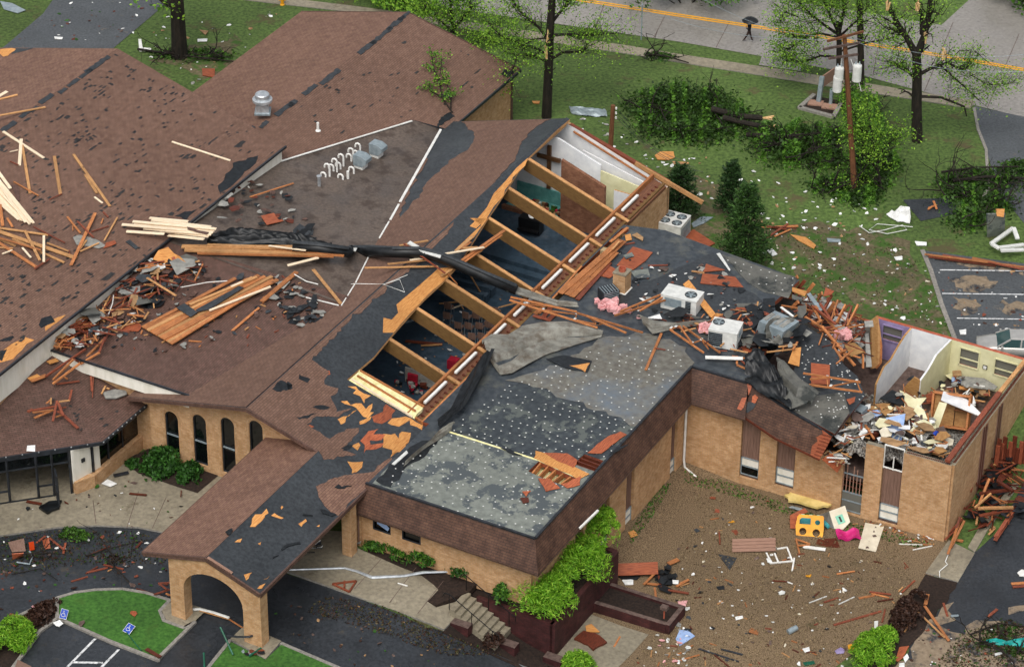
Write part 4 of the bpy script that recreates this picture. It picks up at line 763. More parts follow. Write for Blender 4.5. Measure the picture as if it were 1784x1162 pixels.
mb = MB(); mb.box(P(8.58,27.93,1.6), B * .14, A * .02, Z * .14, 'black_iron'); mb.box(P(8.555,27.93,1.6), B * .10, A * .01, Z * .10, 'paper'); obj('framed_picture', mb, None, 'small black framed picture on the cream classroom wall between two windows', 'picture')
mb = MB(); mb.box(P(8.56,25.0,1.0), B * .3, A * .015, Z * .03, 'white_paint'); mb.box(P(8.55,25.0,1.05), B * .03, A * .016, Z * .3, 'white_paint'); obj('white_cross', mb, None, 'small white cross on the white classroom wall', 'cross')
# ================================================================ ROOF EQUIPMENT, STREET FURNITURE, FOREGROUND
def disc(mb, c, r, mat, ax=Z, n=14, h=.01):
    mb.lathe(c, [(r, 0),(r, h)], mat, n, ax)
def rot2(x, y, an): return (x * cos(an) - y * sin(an), x * sin(an) + y * cos(an))
def frame(an): X = V((cos(an), sin(an),0)); return X, V((-sin(an), cos(an),0))
def ac_unit(c, an, L_, Wd, H_, label, fans, dark, loc2=None):
    X, Y = frame(an); t = thing('air_conditioner', c, label, 'air conditioner', None)
    mb = MB(); mb.box(c + Z * (H_ / 2 + .08), X * L_ / 2, Y * Wd / 2, Z * H_ / 2, 'metal_white'); mb.box(c + Z * .04, X * (L_ / 2 - .04), Y * (Wd / 2 - .04), Z * .04, 'metal_dark'); mb.box(c + Z * (H_ + .09), X * (L_ / 2 + .02), Y * (Wd / 2 + .02), Z * .02, 'metal_white'); obj('cabinet', mb, t)
    for fx, fy, r in fans:
        mb = MB(); p = c + X * fx + Y * fy + Z * (H_ + .105); mb.lathe(p, [(r, 0),(r, .03),(r * .9,.03),(r * .88,-.0)], 'metal_dark', 20); disc(mb, p + Z * .004, r * .88, 'black_iron', n=20)
        for k in range(5): q = 2 * pi * k / 5; mb.beam(p + Z * .012, p + Z * .016 + X * cos(q) * r * .85 + Y * sin(q) * r * .85,.10,.012, 'metal_grey', frac=1)
        for rr in (.35,.6,.82): mb.tube([p + Z * .035 + X * cos(q * pi / 8) * r * rr + Y * sin(q * pi / 8) * r * rr for q in range(17)],.008, 'metal_grey', 4)
        mb.lathe(p + Z * .02,[(r * .2,0),(r * .2,.03)], 'metal_grey', 10); obj('fan', mb, t)
    for (sx, sy, x0, x1, z0, z1, mt) in dark:                  # grille panels on faces: sx/sy pick the face
        mb = MB(); nX = X * sx + Y * sy; tX = Y if sx else X; off = (L_ if sx else Wd) / 2 + .006
        mb.box(c + nX * off + tX * (x0 + x1) / 2 + Z * ((z0 + z1) / 2), tX * (x1 - x0) / 2, nX * .006, Z * (z1 - z0) / 2, mt)
        for k in range(7): z = z0 + (z1 - z0) * (k + .5) / 7; mb.box(c + nX * (off + .01) + tX * (x0 + x1) / 2 + Z * z, tX * (x1 - x0) / 2, nX * .008, Z * .008, 'metal_grey')
        obj('grille', mb, t)
    return t
ac_unit(hit(1263,598, 'F', 0), radians(-18),1.75,1.45,1.15, 'white rooftop air conditioner with one round fan, standing square among the collapsed rafters', [(-.5,.25,.36)],[(0,-1,-.86,0,.15,1.1, 'metal_dark'),(1,0,-.3,.3,.7,1.0, 'metal_grey')])
ac_unit(hit(1188,536, 'F', 0), radians(-24),2.3,1.3,.95, 'white rooftop air conditioner tipped beside the brick chimney stack, a truss leaning on it', [(.55,0,.38)],[(0,-1,.45,.8,.15,.95, 'metal_dark'),(0,-1,-.9,.2,.3,.9, 'metal_grey')])
g = P(16.3,4.2,0)
ac_unit(hit(1172,412, 'G', 0), radians(-25),1.75,1.75,1.25, 'white ground-level condenser with four top fans beside the end wall', [(-.42,.42,.34),(.42,.42,.34),(-.42,-.42,.34),(.42,-.42,.34)],[(1,0,-.75,.75,.15,1.1, 'metal_grey')])
for an, o in ((radians(-25),0),):
    X, Y = frame(radians(-40)); c = hit(1352,590, 'F', -.2); t = thing('air_conditioner', c, 'crushed grey rooftop air conditioner lying on its side under torn grey roofing', 'air conditioner')
    mb = MB(); mb.box(c + Z * .7, X * .9, Y * .8, Z * .6 + X * .15, 'metal_grey'); obj('cabinet', mb, t)
    mb = MB()
    for k in range(4): mb.box(c + Z * 1.32 + X * (-.6 + .4 * k), X * .14, Y * .45, Z * .02, 'plaster_grey')
    obj('grille', mb, t)
c = hit(1083,505, 'F', 0); t = thing('chimney', c, 'short square brick chimney with a terracotta pot on the dark flat roof', 'chimney'); X, Y = frame(radians(-28))
mb = MB(); mb.box(c + Z * .65, X * .42, Y * .42, Z * .65, 'brick_tan'); mb.box(c + Z * 1.33, X * .45, Y * .45, Z * .04, 'concrete'); obj('stack', mb, t)
mb = MB(); mb.lathe(c + Z * 1.37,[(.22,0),(.24,.22),(.19,.22),(.17,.02)], 'clay', 14); obj('chimney_pot', mb, t)
mb = MB(); mb.box(c + Z * .03, X * .5, Y * .5, Z * .03, 'white_paint'); obj('flashing', mb, t)
c = hit(458,196, 'TR', 0); t = thing('exhaust_fan', c, 'round silver exhaust fan standing on the brown rear hall roof', 'exhaust fan')
mb = MB(); mb.box(c + Z * .35, V((.42,0,0)), V((0,.42,0)), Z * .35, 'metal_bright'); mb.box(c + Z * .08, V((.52,0,0)), V((0,.52,0)), Z * .06, 'metal_grey'); obj('curb_box', mb, t)
mb = MB(); mb.lathe(c + Z * .7,[(.35,0),(.60,.08),(.66,.16),(.66,.32),(.62,.34),(.48,.34),(.48,.64),(.42,.70),(.1,.72)], 'metal_bright', 24); obj('hood', mb, t)
for k in range(4):
    q = k * pi / 2 + .8; mb = MB(); mb.beam(c + Z * .5 + V((cos(q), sin(q),0)) * .4, c + Z * .95 + V((cos(q), sin(q),0)) * .62,.05,.05, 'metal_grey'); obj('bracket', mb, t)
kv = K(540,180,5.81)
def goose(u, v, h, an, lab=None):
    c = hit(u, v, 'M', 0); X = V((cos(an), sin(an),0)); mb = MB(); r_ = .17
    mb.tube([c, c + Z * h] + [c + Z * h - X * r_ * (1 - cos(q)) + Z * r_ * sin(q) for q in (pi / 4, pi / 2,3 * pi / 4, pi)] + [c + Z * (h - .12) - X * 2 * r_],.065, 'white_paint', 8)
    return mb
vl = 'white gooseneck vent pipe in the double row on the dark low roof'
first = None
for (x, y, h) in ((200,745,.75),(275,700,.8),(310,670,.3),(340,640,.7),(240,690,.3),(440,580,.7),(420,590,.35),(485,550,.3),(510,530,.7),(160,750,.15),(445,715,.3),(335,775,.2)):
    q = kv((x, y))[0]; obj('vent_pipe', goose(q[0], q[1], h, radians(-20)), None, vl, 'vent pipe', 'white vent pipes on the low roof')
q = kv((385,765))[0]; c = hit(*q, 'M'); mb = MB(); mb.tube([c, c + Z * .55],.09, 'white_paint', 8); obj('vent_pipe', mb, None, 'short straight white vent pipe without a bend on the dark low roof', 'vent pipe')
q = kv((95,840))[0]; c = hit(*q, 'M'); mb = MB(); mb.tube([c, c + Z * .7],.11, 'metal_bright', 8); mb.lathe(c + Z * .7,[(.16,0),(.16,.06)], 'metal_bright', 10); obj('vent_pipe', mb, None, 'lone galvanised vent pipe nearest the debris on the dark low roof', 'vent pipe')
q = (554,228); c = hit(*q, 'TR'); mb = MB(); mb.tube([c, c + Z * .6],.09, 'white_paint', 8); mb.lathe(c, [(.2,0),(.1,.1)], 'white_paint', 10); obj('vent_pipe', mb, None, 'single white vent pipe alone on the brown rear hall roof', 'vent pipe')
for (x, y, lab) in ((675,535, 'grey hooded roof vent farther from the white pipes on the low roof'),(515,650, 'grey hooded roof vent right beside the white pipes on the low roof')):
    q = kv((x, y))[0]; c = hit(*q, 'M'); X, Y = frame(radians(-30)); t = thing('roof_vent', c, lab, 'roof vent')
    mb = MB(); mb.box(c + Z * .12, X * .32, Y * .32, Z * .12, 'metal_white'); obj('curb_box', mb, t)
    mb = MB(); pf = [(-.36,.24),(.3,.24),(.62,.55),(.62,.8),(.25,1.0),(-.36,1.0)]; f0 = [c + X * x + Z * z - Y * .36 for x, z in pf]; f1 = [p + Y * .72 for p in f0]
    mb.face(f0, 'metal_grey'); mb.face(f1[::-1], 'metal_grey')
    for i in range(6): j = (i + 1) % 6; mb.face([f0[j], f0[i], f1[i], f1[j]], 'metal_grey')
    obj('hood', mb, t)
def pole(base, top, r0, r1, mat='pole_wood'): mb = MB(); mb.tube([base, base.lerp(top, .5), top],[r0,(r0 + r1) / 2, r1], mat, 10); return mb
b = hit(1489,335, 'G'); d = ray(1471,62); tz = 11.0; k = (V((0, b.y, 0)).y - CAM.y) / d.y; tp_ = CAM + d * k; tp = V((tp_.x, b.y, tp_.z))
t = thing('utility_pole', b, 'tall brown wooden utility pole carrying three white transformers and broken cross-arms', 'utility pole')
obj('shaft', pole(b, tp, .21,.15), t); up_ = (tp - b).normalized()
for dz, an, l in ((-.1,22,1.7),(.55,30,1.5),(-.9,18,1.3)):
    X, Y = frame(radians(an)); mb = MB(); c = tp + up_ * (dz - .5) - Y * .24; mb.beam(c - X * l, c + X * l * (.9 if dz > 0 else .6),.12,.14, 'pole_wood' if dz > 0 else 'stone'); obj('crossarm', mb, t)
for (u, v, h, lab) in ((1458,160,1.15, None),(1461,140,.95, None),(1492,142,1.2, None)):
    d = ray(u, v); k = (b.y - .3 - CAM.y) / d.y; c = CAM + d * k; mb = MB(); mb.lathe(c, [(.24,0),(.30,.05),(.30, h - .08),(.27, h),(.1, h + .06)], 'metal_white', 16)
    tr = obj('transformer', mb, t, smooth=False)
    mb = MB()
    for q in (-.12,.12): mb.lathe(c + V((q, 0, h + .04)),[(.05,0),(.06,.06),(.03,.10),(.05,.14),(.02,.22)], 'metal_grey', 8)
    mb.box(c + V((.2 if u < 1480 else -.2,.1, h * .6)), V((.16,0,0)), V((0,.04,0)), Z * .05, 'metal_dark'); obj('bushing', mb, tr)
mb = MB(); mb.tube([tp - up_ * 1.6 + V((.3,-.3,0)), tp - up_ * 3.0 + V((.75,-.3,-.2)), tp - up_ * 4.0 + V((.85,-.3,0))],.025, 'white_paint', 4); mb.tube([tp - up_ * 1.5 - V((.3,.3,0)), tp - up_ * 3.2 - V((.5,.3,0))],.02, 'white_paint', 4); obj('drop_wire', mb, t)
b2 = hit(1063,268, 'G'); d = ray(1068,184); k = (b2.y - CAM.y) / d.y; tp2 = CAM + d * k
t = thing('utility_pole', b2, 'short bare brown wooden pole with small insulators behind the church hall', 'utility pole'); obj('shaft', pole(b2, tp2,.19,.15), t)
for k in range(3): mb = MB(); mb.lathe(tp2 + V((.22,-.05,-.3 - .36 * k)),[(.05,0),(.08,.05),(.05,.1),(.08,.15),(.03,.2)], 'metal_white', 8); obj('insulator', mb, t)
for i, q in enumerate(((1200,283,.3),(1210,292,.2),(1225,300,.1))):
    e = hit(q[0], q[1], 'G', q[2]); s0 = tp2 + V((.28,-.05,-.25 - .36 * i)); mb = MB(); mb.tube([s0.lerp(e, j / 8) - Z * (.8 * sin(pi * j / 8)) for j in range(9)],.018, 'black_iron', 4); obj('fallen_wire', mb, None, 'thin dark wire sagging from the short pole down to the lawn', 'wire', 'wires off the short pole')
b3 = hit(1117,70, 'G'); mb = MB(); mb.tube([b3, b3 + Z * 2.9],.055, 'metal_grey', 6); st = thing('street_sign', b3, 'thin grey metal sign post at the near edge of the road', 'sign post'); obj('post', mb, st); mb = MB(); mb.box(b3 + Z * 2.6, V((.02,.0,0)), V((.03,.22,0)), Z * .3, 'metal_grey'); obj('sign_plate', mb, st)
b3 = hit(1505,150, 'G');
for i, (p0, p1, sg) in enumerate((((1471,70,10.5),(1100,4,7.5),.9),((1471,66,10.8),(1220,-8,8.0),.8),((1478,70,10.5),(1800,122,9.0),1.0),((1478,66,10.8),(1820,92,9.6),.9))):
    s0 = tp; e = at(p1[0], p1[1], p1[2]); mb = MB(); mb.tube([s0.lerp(e, j / 10) - Z * sg * sin(pi * j / 10) + Z * (-.3 + .1 * i) for j in range(11)],.013, 'metal_grey', 4); obj('overhead_wire', mb, None, 'thin grey overhead wire running from the tall utility pole', 'wire', 'overhead wires from the tall pole')
c = hit(1432,172, 'G'); t = thing('yard_sign', c, 'leaning grey and wooden yard sign standing in a stone-edged mulch bed', 'sign')
mb = MB(); mb.beam(hit(1426,180, 'G'), hit(1426,180, 'G') + Z * 2.0 + V((.15,.2,0)),.3,.25, 'metal_grey', up=A); mb.beam(hit(1447,184, 'G'), hit(1447,184, 'G') + Z * 1.3,.2,.2, 'metal_grey', up=A); obj('post', mb, t)
mb = MB(); p = hit(1427,178, 'G') + Z * 1.5; q = hit(1452,150, 'G') + Z * 1.0; mb.beam(p, q, .1,.9, 'bench_wood'); obj('board', mb, t)
sheet('planting_bed', [(1393,190),(1418,168),(1468,178),(1452,206)], 'mulch', .05)
for q in (((1393,190),(1418,168)),((1393,190),(1452,206)),((1452,206),(1468,178))): kerb(list(q),.3,.18, name='bed_edging')
for q in ((1421,182),(1445,188)): mb = MB(); c = hit(*q, 'G'); mb.box(c + Z * .1, V((.5,-.1,0)), V((.1,.35,0)), Z * .05, 'bench_wood'); obj('paving_stone', mb, None, 'flat reddish slab lying in the stone-edged sign bed', 'slab', 'slabs in the sign bed')
c = hit(492,9, 'G'); mb = MB(); mb.lathe(c, [(.18,0),(.16,.08),(.13,.1),(.13,.55),(.18,.6),(.15,.7),(.06,.8)], 'play_yellow', 12); mb.lathe(c + Z * .42 - V((.26,0,0)),[(.08,0),(.08,.52)], 'play_yellow', 8, V((1,0,0))); obj('fire_hydrant', mb, None, 'small yellow fire hydrant by the pavement at the top edge', 'hydrant')
def skin_body(name, verts, edges, mat, parent=None, **kw):
    me = bpy.data.meshes.new(name); me.from_pydata([v[0] for v in verts], edges, []); o = bpy.data.objects.new(name, me); COL.objects.link(o)
    md = o.modifiers.new('skin', 'SKIN'); md.use_smooth_shade = True
    for i, v in enumerate(verts): s_ = me.skin_vertices[0].data[i]; s_.radius = (v[1], v[1] if len(v) < 3 else v[2]); s_.use_root = (i == 0)
    o.modifiers.new('sub', 'SUBSURF').levels = 1; o.modifiers['sub'].render_levels = 2
    dg = bpy.context.evaluated_depsgraph_get(); me2 = bpy.data.meshes.new_from_object(o.evaluated_get(dg)); bpy.data.objects.remove(o)
    for m_ in mat: me2.materials.append(MAT[m_])
    ob = bpy.data.objects.new(name, me2); COL.objects.link(ob); return ob
c = hit(1304,73, 'G', .04)
X, Y = frame(radians(-15))                      # X: right along the road; walks towards the left
pv = [((0,0,.95),.14,.11),((0,.01,1.18),.15,.11),((0,.01,1.42),.17,.11),((-.02,.0,1.56),.065),((-.03,0,1.66),.095,.09),((-.03,0,1.76),.085),
      ((.02,-.1,.9),.10),((-.14,-.1,.50),.075),((-.34,-.1,.12),.055),((-.46,-.1,.05),.045),
      ((.02,.1,.9),.10),((.10,.1,.49),.075),((.27,.1,.10),.055),((.16,.1,.03),.045),
      ((0,-.2,1.42),.07),((.06,-.26,1.15),.055),((-.12,-.2,1.1),.042),((-.2,-.15,1.22),.035),
      ((0,.2,1.42),.07),((.08,.26,1.14),.055),((.02,.25,.90),.04),((0,.24,.82),.035)]
pv = [(X * v[0][0] + Y * v[0][1] + Z * v[0][2],) + tuple(v[1:]) for v in pv]
pe = [(0,1),(1,2),(2,3),(3,4),(4,5),(0,6),(6,7),(7,8),(8,9),(0,10),(10,11),(11,12),(12,13),(2,14),(14,15),(15,16),(16,17),(2,18),(18,19),(19,20),(20,21)]
pb_ = skin_body('person', pv, pe, ['cloth_black', 'cloth_brown', 'skin', 'paper']); pb_.location = c; WL[pb_] = c
for p_ in pb_.data.polygons: z = p_.center.z; p_.material_index = 3 if z < .085 else (1 if z < .93 else (2 if z > 1.55 or (1.18 < z < 1.27 and (p_.center - Z * z).dot(X) < -.16) or z < .0 else 0))
props(pb_, 'person in a dark jacket and brown trousers striding across the wet road under an umbrella', 'person')
mb = MB(); hc = c + X * -.03 + Z * 1.64; mb.lathe(hc + Z * .05,[(.1,0),(.108,.06),(.095,.12),(.05,.16)], 'black_iron', 10); obj('hair', mb, pb_)
for s_ in (-.035,.035): mb = MB(); mb.lathe(hc - X * .088 + Y * s_ + Z * .02,[(.013,0),(.012,.008)], 'black_iron', 6,-X); obj('eye', mb, pb_)
mb = MB(); mb.lathe(hc - X * .08,[(.02,0),(.008,.03)], 'skin', 6,-X); obj('nose', mb, pb_)
for k in range(5):
    mb = MB(); h0 = c + X * -.2 + Y * -.15 + Z * (1.2 + .02 * k); ln = (.05,.065,.07,.065,.045)[k]
    mb.tube([h0, h0 - X * ln * .6 - Y * .012, h0 - X * ln * .7 + Y * .02],[.011,.01,.008], 'skin', 5); obj('finger', mb, pb_)
hp = c + X * -.22 + Y * -.13 + Z * 1.2; um = thing('umbrella', hp, 'open dark umbrella held above the walking person', 'umbrella'); uc = c + X * .05 - Y * .05 + Z * 2.02
mb = MB(); mb.tube([hp - Z * .08, uc + Z * .06],.012, 'metal_dark', 6); obj('shaft', mb, um)
mb = MB(); ns = 16
def dome(i, j):
    an = 2 * pi * i; rr = .62 * j * (1 - .05 * abs(sin(an * 4)) * j); return uc + X * cos(an) * rr + Y * sin(an) * rr - Z * (.30 * j ** 2)
mb.grid(dome, 32,5, 'tarp_black'); obj('canopy', mb, um, smooth=True)
for k in range(8): mb = MB(); an = pi * k / 4; mb.tube([uc - Z * .01, uc + X * cos(an) * .33 + Y * sin(an) * .33 - Z * .1, uc + X * cos(an) * .6 + Y * sin(an) * .6 - Z * .29],.005, 'metal_grey', 4); obj('rib', mb, um)
def car(c, an):
    X, Y = frame(an); t = thing('parked_car', c, 'silver saloon car parked behind the roofless classroom wall', 'car'); W2 = .88
    P3 = lambda x, y, z: c + X * x + Y * y + Z * z
    prof = [(-2.35,.55,.42),(-2.3,.72,.30),(-1.5,.90,.25),(-1.1,.95,.25),(1.35,1.0,.25),(2.2,.95,.28),(2.38,.80,.35),(2.4,.5,.45)]
    mb = MB(); wf = [.80,.9,.97,1,1,.95,.88,.82]
    def sec(i): x, zt, zb = prof[i]; w_ = W2 * wf[i]; return [P3(x, -w_ * .92, zb), P3(x, -w_, (zt + zb) / 2 + .05), P3(x, -w_ * .92, zt - .04), P3(x, -w_ * .6, zt), P3(x, w_ * .6, zt), P3(x, w_ * .92, zt - .04), P3(x, w_, (zt + zb) / 2 + .05), P3(x, w_ * .92, zb)]
    ss = [sec(i) for i in range(8)]; vs = [p for q in ss for p in q]; fs = [(i * 8 + k, (i + 1) * 8 + k, (i + 1) * 8 + (k + 1) % 8, i * 8 + (k + 1) % 8) for i in range(7) for k in range(8)] + [tuple(range(8)), tuple(56 + k for k in range(8))[::-1]]
    mb.faces(vs, fs, 'silver_paint'); obj('body', mb, t, smooth=True)
    mb = MB(); rf = [P3(-.35,-.62,1.40), P3(.95,-.64,1.42), P3(.95,.64,1.42), P3(-.35,.62,1.40)]; up2 = [P3(x, y, 1.46) for x, y in ((-.2,-.5),(.85,-.5),(.85,.5),(-.2,.5))]
    mb.face(up2, 'silver_paint');
    for i in range(4): j = (i + 1) % 4; mb.face([rf[i], rf[j], up2[j], up2[i]], 'silver_paint')
    lo = [P3(-1.15,-.82,.93), P3(1.75,-.82,.98), P3(1.75,.82,.98), P3(-1.15,.82,.93)]
    for i in range(4): mb.beam(lo[i], rf[i],.10,.08, 'silver_paint')
    for s_ in (0,2): a_, b_ = (rf[0], rf[1]) if s_ == 0 else (rf[3], rf[2]); l0, l1 = (lo[0], lo[1]) if s_ == 0 else (lo[3], lo[2]); mb.beam(a_.lerp(b_, .52), l0.lerp(l1,.5),.09,.06, 'silver_paint')
    obj('roof', mb, t)
    for nm, q in (('windscreen', (lo[3], lo[0], rf[0], rf[3])),('rear_window', (lo[1], lo[2], rf[2], rf[1])),('side_window', (lo[0], lo[1], rf[1], rf[0])),('side_window', (lo[2], lo[3], rf[3], rf[2]))): mb = MB(); mb.face(q, 'glass_car'); obj(nm, mb, t)
    for s_ in (-1,1):
        mb = MB(); mb.box(P3(-.85, s_ * 1.0,1.02), X * .06, Y * .1, Z * .07, 'silver_paint'); obj('wing_mirror', mb, t)
        mb = MB(); mb.box(P3(-2.28, s_ * .58,.62), X * .06, Y * .17, Z * .07, 'glass_grey'); obj('headlight', mb, t)
        for x in (-1.42,1.38):
            mb = MB(); mb.lathe(P3(x, s_ * .70,.33),[(.33,0),(.33,.18)], 'rubber', 20, Y * s_); wl = obj('wheel', mb, t); mb = MB(); mb.lathe(P3(x, s_ * .885,.33),[(.22,0),(.2,.02)], 'metal_bright', 12, Y * s_); obj('rim', mb, wl)
car(hit(1766,616, 'G', .03), radians(-4))
def wheelchair(mb, c, X, Y, s, n):
    L_ = lambda x, y: c + X * x * s + Y * y * s + n * .012
    ring = [L_(-.05 + .24 * cos(q),-.14 + .24 * sin(q)) for q in [pi * (.62 + 1.25 * i / 14) for i in range(15)]]; mb.tube(ring, .035 * s, 'paper', 4)
    mb.tube([L_(-.07,.30), L_(-.05,.0), L_(.16,.0), L_(.25,-.26), L_(.34,-.24)],.035 * s, 'paper', 4); mb.tube([L_(-.05,.12), L_(.13,.12)],.03 * s, 'paper', 4); mb.lathe(L_(-.08,.39) - n * .005,[(.065 * s, 0),(.065 * s, .012)], 'paper', 10, n)
c = hit(225,1100, 'G', .14); t = thing('parking_sign', c, 'blue wheelchair parking sign lying tilted on the middle of the front lawn island', 'sign'); n = (Z * .8 - Y * 0 + (CAM - c).normalized() * .6).normalized(); X = V((.85,-.5,0)).normalized(); X = (X - n * X.dot(n)).normalized(); Y = n.cross(X)
cc = c + Z * .22; mb = MB(); mb.box(cc, X * .22, Y * .30, n * .006, 'paper'); mb.box(cc + n * .005, X * .2, Y * .28, n * .004, 'sign_blue'); pl_ = obj('sign_plate', mb, t); mb = MB(); wheelchair(mb, cc, X, Y, .42, n); obj('wheelchair_symbol', mb, pl_); mb = MB(); mb.tube([cc - Y * .25, hit(246,1133, 'G', .2)],.025, 'pole_green', 6); obj('post', mb, t)
c = hit(112,1078, 'G', .14); t = thing('parking_sign', c, 'blue wheelchair parking sign standing at the corner of the front lawn island', 'sign'); n = (CAM - c).normalized(); X = V((.97,-.2,-.15)).normalized(); X = (X - n * X.dot(n)).normalized(); Y = n.cross(X); cc = c + Z * .35
mb = MB(); mb.box(cc, X * .2, Y * .27, n * .006, 'paper'); mb.box(cc + n * .005, X * .185, Y * .25, n * .004, 'sign_blue'); pl_ = obj('sign_plate', mb, t); mb = MB(); wheelchair(mb, cc, X, Y, .4, n); obj('wheelchair_symbol', mb, pl_); mb = MB(); mb.tube([c, cc - n * .03],.025, 'pole_green', 6); obj('post', mb, t)
for q, lab in ((((384,1092,1.2),(406,1140,.25)), 'green metal post leaning against the lawn corner by the arched pier'),(((355,1136,1.0),(357,1180,.0)), 'green metal post standing at the bottom edge beside the arched porch')):
    p0 = hit(q[0][0], q[0][1], q[0][2]); p1 = hit(q[1][0], q[1][1], q[1][2]); mb = MB(); mb.tube([p0, p1],.055, 'pole_green', 8); obj('sign_post', mb, None, lab, 'post')
p0, p1 = hit(434,1142,.3), hit(455,1128,.35); mb = MB(); mb.tube([p0, p1],.05, 'pole_green', 8); obj('sign_post', mb, None, 'short broken green post lying at the foot of the arched pier', 'post')
pt = thing('raised_planter', P(-20,15,-2.6), 'dark red brick retaining planter under the bright green bushes', 'planter')
mb = MB(); mb.wall(-24.1,11.0,-24.1,15.8,-2.9,-.28,.3, 'brick_red'); mb.wall(-24.25,15.8,-16.6,15.8,-2.9,-.28,.3, 'brick_red'); mb.wall(-16.6,15.8,-16.6,14.2,-2.9,-.3,.3, 'brick_red'); obj('wall', mb, pt)
mb = MB(); mb.prism([(-24.0,8.5),(-24.0,15.7),(-16.7,15.7),(-16.7,14.2),(-23.1,14.2),(-23.1,8.5)],-2.9,-.42, 'mulch'); obj('soil', mb, pt)
mb = MB(); mb.prism([(-25.9,3.8),(-26.2,9.6),(-24.2,10.6),(-23.2,10.6),(-23.2,3.5)],-.3,.02, 'mulch'); obj('flower_bed', mb, kind='structure')
stp = thing('front_steps', P(-25,12,-1.5), 'concrete front steps running down past the dark red planter', 'steps')
for i in range(8):
    mb = MB(); z1 = .12 - .2 * (i + 1) + .03; mb.prism([(-26.1,10.35 + .36 * i),(-24.3,10.35 + .36 * i),(-24.3,10.35 + .36 * i + .37),(-26.1,10.35 + .36 * i + .37)],-2.4, z1, 'concrete'); obj('step', mb, stp)
for a_, lab in ((-26.15, 'black iron handrail on the outer side of the front steps'),(-24.25, 'black iron handrail on the planter side of the front steps')):
    t = thing('handrail', P(a_, 11.5,-.8), lab, 'handrail'); zz = lambda b: .12 - (b - 10.3) * .556
    mb = MB(); mb.tube([P(a_, 10.0,.75), P(a_, 10.1,1.0), P(a_, 10.4,1.02), P(a_, 13.2, zz(13.2) + .95), P(a_, 13.5, zz(13.3) + .9), P(a_, 13.5, zz(13.3) + .6)],.03, 'black_iron', 6); obj('rail', mb, t)
    for b in (10.4,11.8,13.1): mb = MB(); mb.tube([P(a_, b, zz(b) - .1), P(a_, b, zz(b) + .95)],.025, 'black_iron', 6); obj('post', mb, t)
for q, lab in (((804,1096), 'low red brick pier edging the top of the front steps'),((885,1130), 'low red brick pier edging the middle of the front steps'),((965,1155), 'low red brick pier nearest the planter corner')):
    c = hit(*q, 'G'); mb = MB(); mb.box(c + Z * .15, A * .28, B * .55, Z * .3, 'brick_red', 'stone'); obj('brick_pier', mb, None, lab, 'pier')
fb = thing('garden_box', P(-18.3,18,-2.6), 'low red brick garden box holding wet weeds below the planter wall', 'planter')
mb = MB()
for q in ((-19.4,15.95,-19.2,20.3),(-17.4,20.5,-17.5,15.95)): mb.wall(*q, -2.8,-1.95,.28, 'brick_red', top='stone')
for q in ((-19.3,20.4,-17.3,20.4),): mb.wall(*q, -2.8,-1.94,.28, 'brick_red', top='stone')
obj('wall', mb, fb); mb = MB(); mb.prism([(-19.3,15.9),(-17.4,15.9),(-17.4,20.3),(-19.3,20.3)],-2.8,-2.12, 'mulch'); obj('soil', mb, fb)
c = P(-18.9,20.0,-1.9); mb = MB(); mb.box(c + Z * .35, A * .03, B * .03, Z * .35, 'clay'); mb.box(c + Z * .75, A * .16, B * .2, Z * .1, 'stone'); obj('hand_pump', mb, None, 'small rusty stand on the corner of the red brick garden box', 'stand')
k3 = K(1240,840,5.947)
def plank3(mb, p, q, w_, h, mat, **k): mb.beam(p, q, w_, h, mat, **k)
c = hit(1410,935, 'G'); X, Y = frame(radians(-6)); t = thing('climbing_cube', c, 'yellow plastic climbing cube with round holes lying in the gravel yard', 'play equipment')
mb = MB(); hw, hh = .78,1.25                       # front panel with four openings, tilted back
up3 = (Z * .80 + Y * .6).normalized(); nrm = X.cross(up3)
def FP(x, z): return c + X * x + up3 * z
holes = [[(-.40 + .21 * cos(q),.30 + .21 * sin(q)) for q in [2 * pi * i / 14 for i in range(14)]],[(.38 + .22 * cos(q),.26 + .22 * sin(q)) for q in [2 * pi * i / 14 for i in range(14)]],[(.42 + .15 * cos(q),.86 + .15 * sin(q)) for q in [2 * pi * i / 14 for i in range(14)]],[(-.62,.72),(.02,.72),(.02,1.08),(-.5,1.08),(-.62,.98)]]
ol = [(-.78,.08),(-.70,0),(.70,0),(.78,.08),(.80,.6),(.76,1.2),(.70,1.27),(-.66,1.27),(-.76,1.15),(-.84,.6)]
vs, fs = tri2d(ol, holes); cnt = {}
for f in fs:
    for j in range(len(f)): cnt[(f[j], f[(j + 1) % len(f)])] = 1
fr = [FP(x, z) for x, z in vs]; bk = [p - nrm * .14 for p in fr]; mb.faces(fr, fs, 'play_yellow'); mb.faces(bk, [f[::-1] for f in fs], 'play_yellow')
for (i, j) in cnt:
    if (j, i) not in cnt: mb.face([fr[j], fr[i], bk[i], bk[j]], 'play_yellow')
obj('panel', mb, t)
mb = MB();
for s_ in (-1,1): mb.box(FP(s_ * .74,.62) - nrm * .55, X * .04, up3 * .58, nrm * .42, 'play_orange')
obj('side_panel', mb, t); mb = MB(); mb.box(FP(0,.62) - nrm * .98, X * .72, up3 * .56, nrm * .03, 'play_teal'); obj('back_panel', mb, t)
for x in (-.45,0,.45): mb = MB(); mb.box(FP(x, 1.28) - nrm * .1, X * .1, up3 * .02, nrm * .05, 'play_green'); obj('clip', mb, t)
c = hit(1452,924, 'G'); t = thing('playhouse', c, 'beige plastic playhouse tipped over with a small green window beside the yellow cube', 'play equipment'); X, Y = frame(radians(12))
fc = hab([(0,0)],0); pz = [k3((1215,300),(1380,240),(1435,410),(1360,488),(1270,480)), ]
f3 = [hit(*pz[0][0], 'G', .75), hit(*pz[0][1], 'G', .95), hit(*pz[0][2], 'G', .35), hit(*pz[0][3], 'G', .05), hit(*pz[0][4], 'G', .1)]
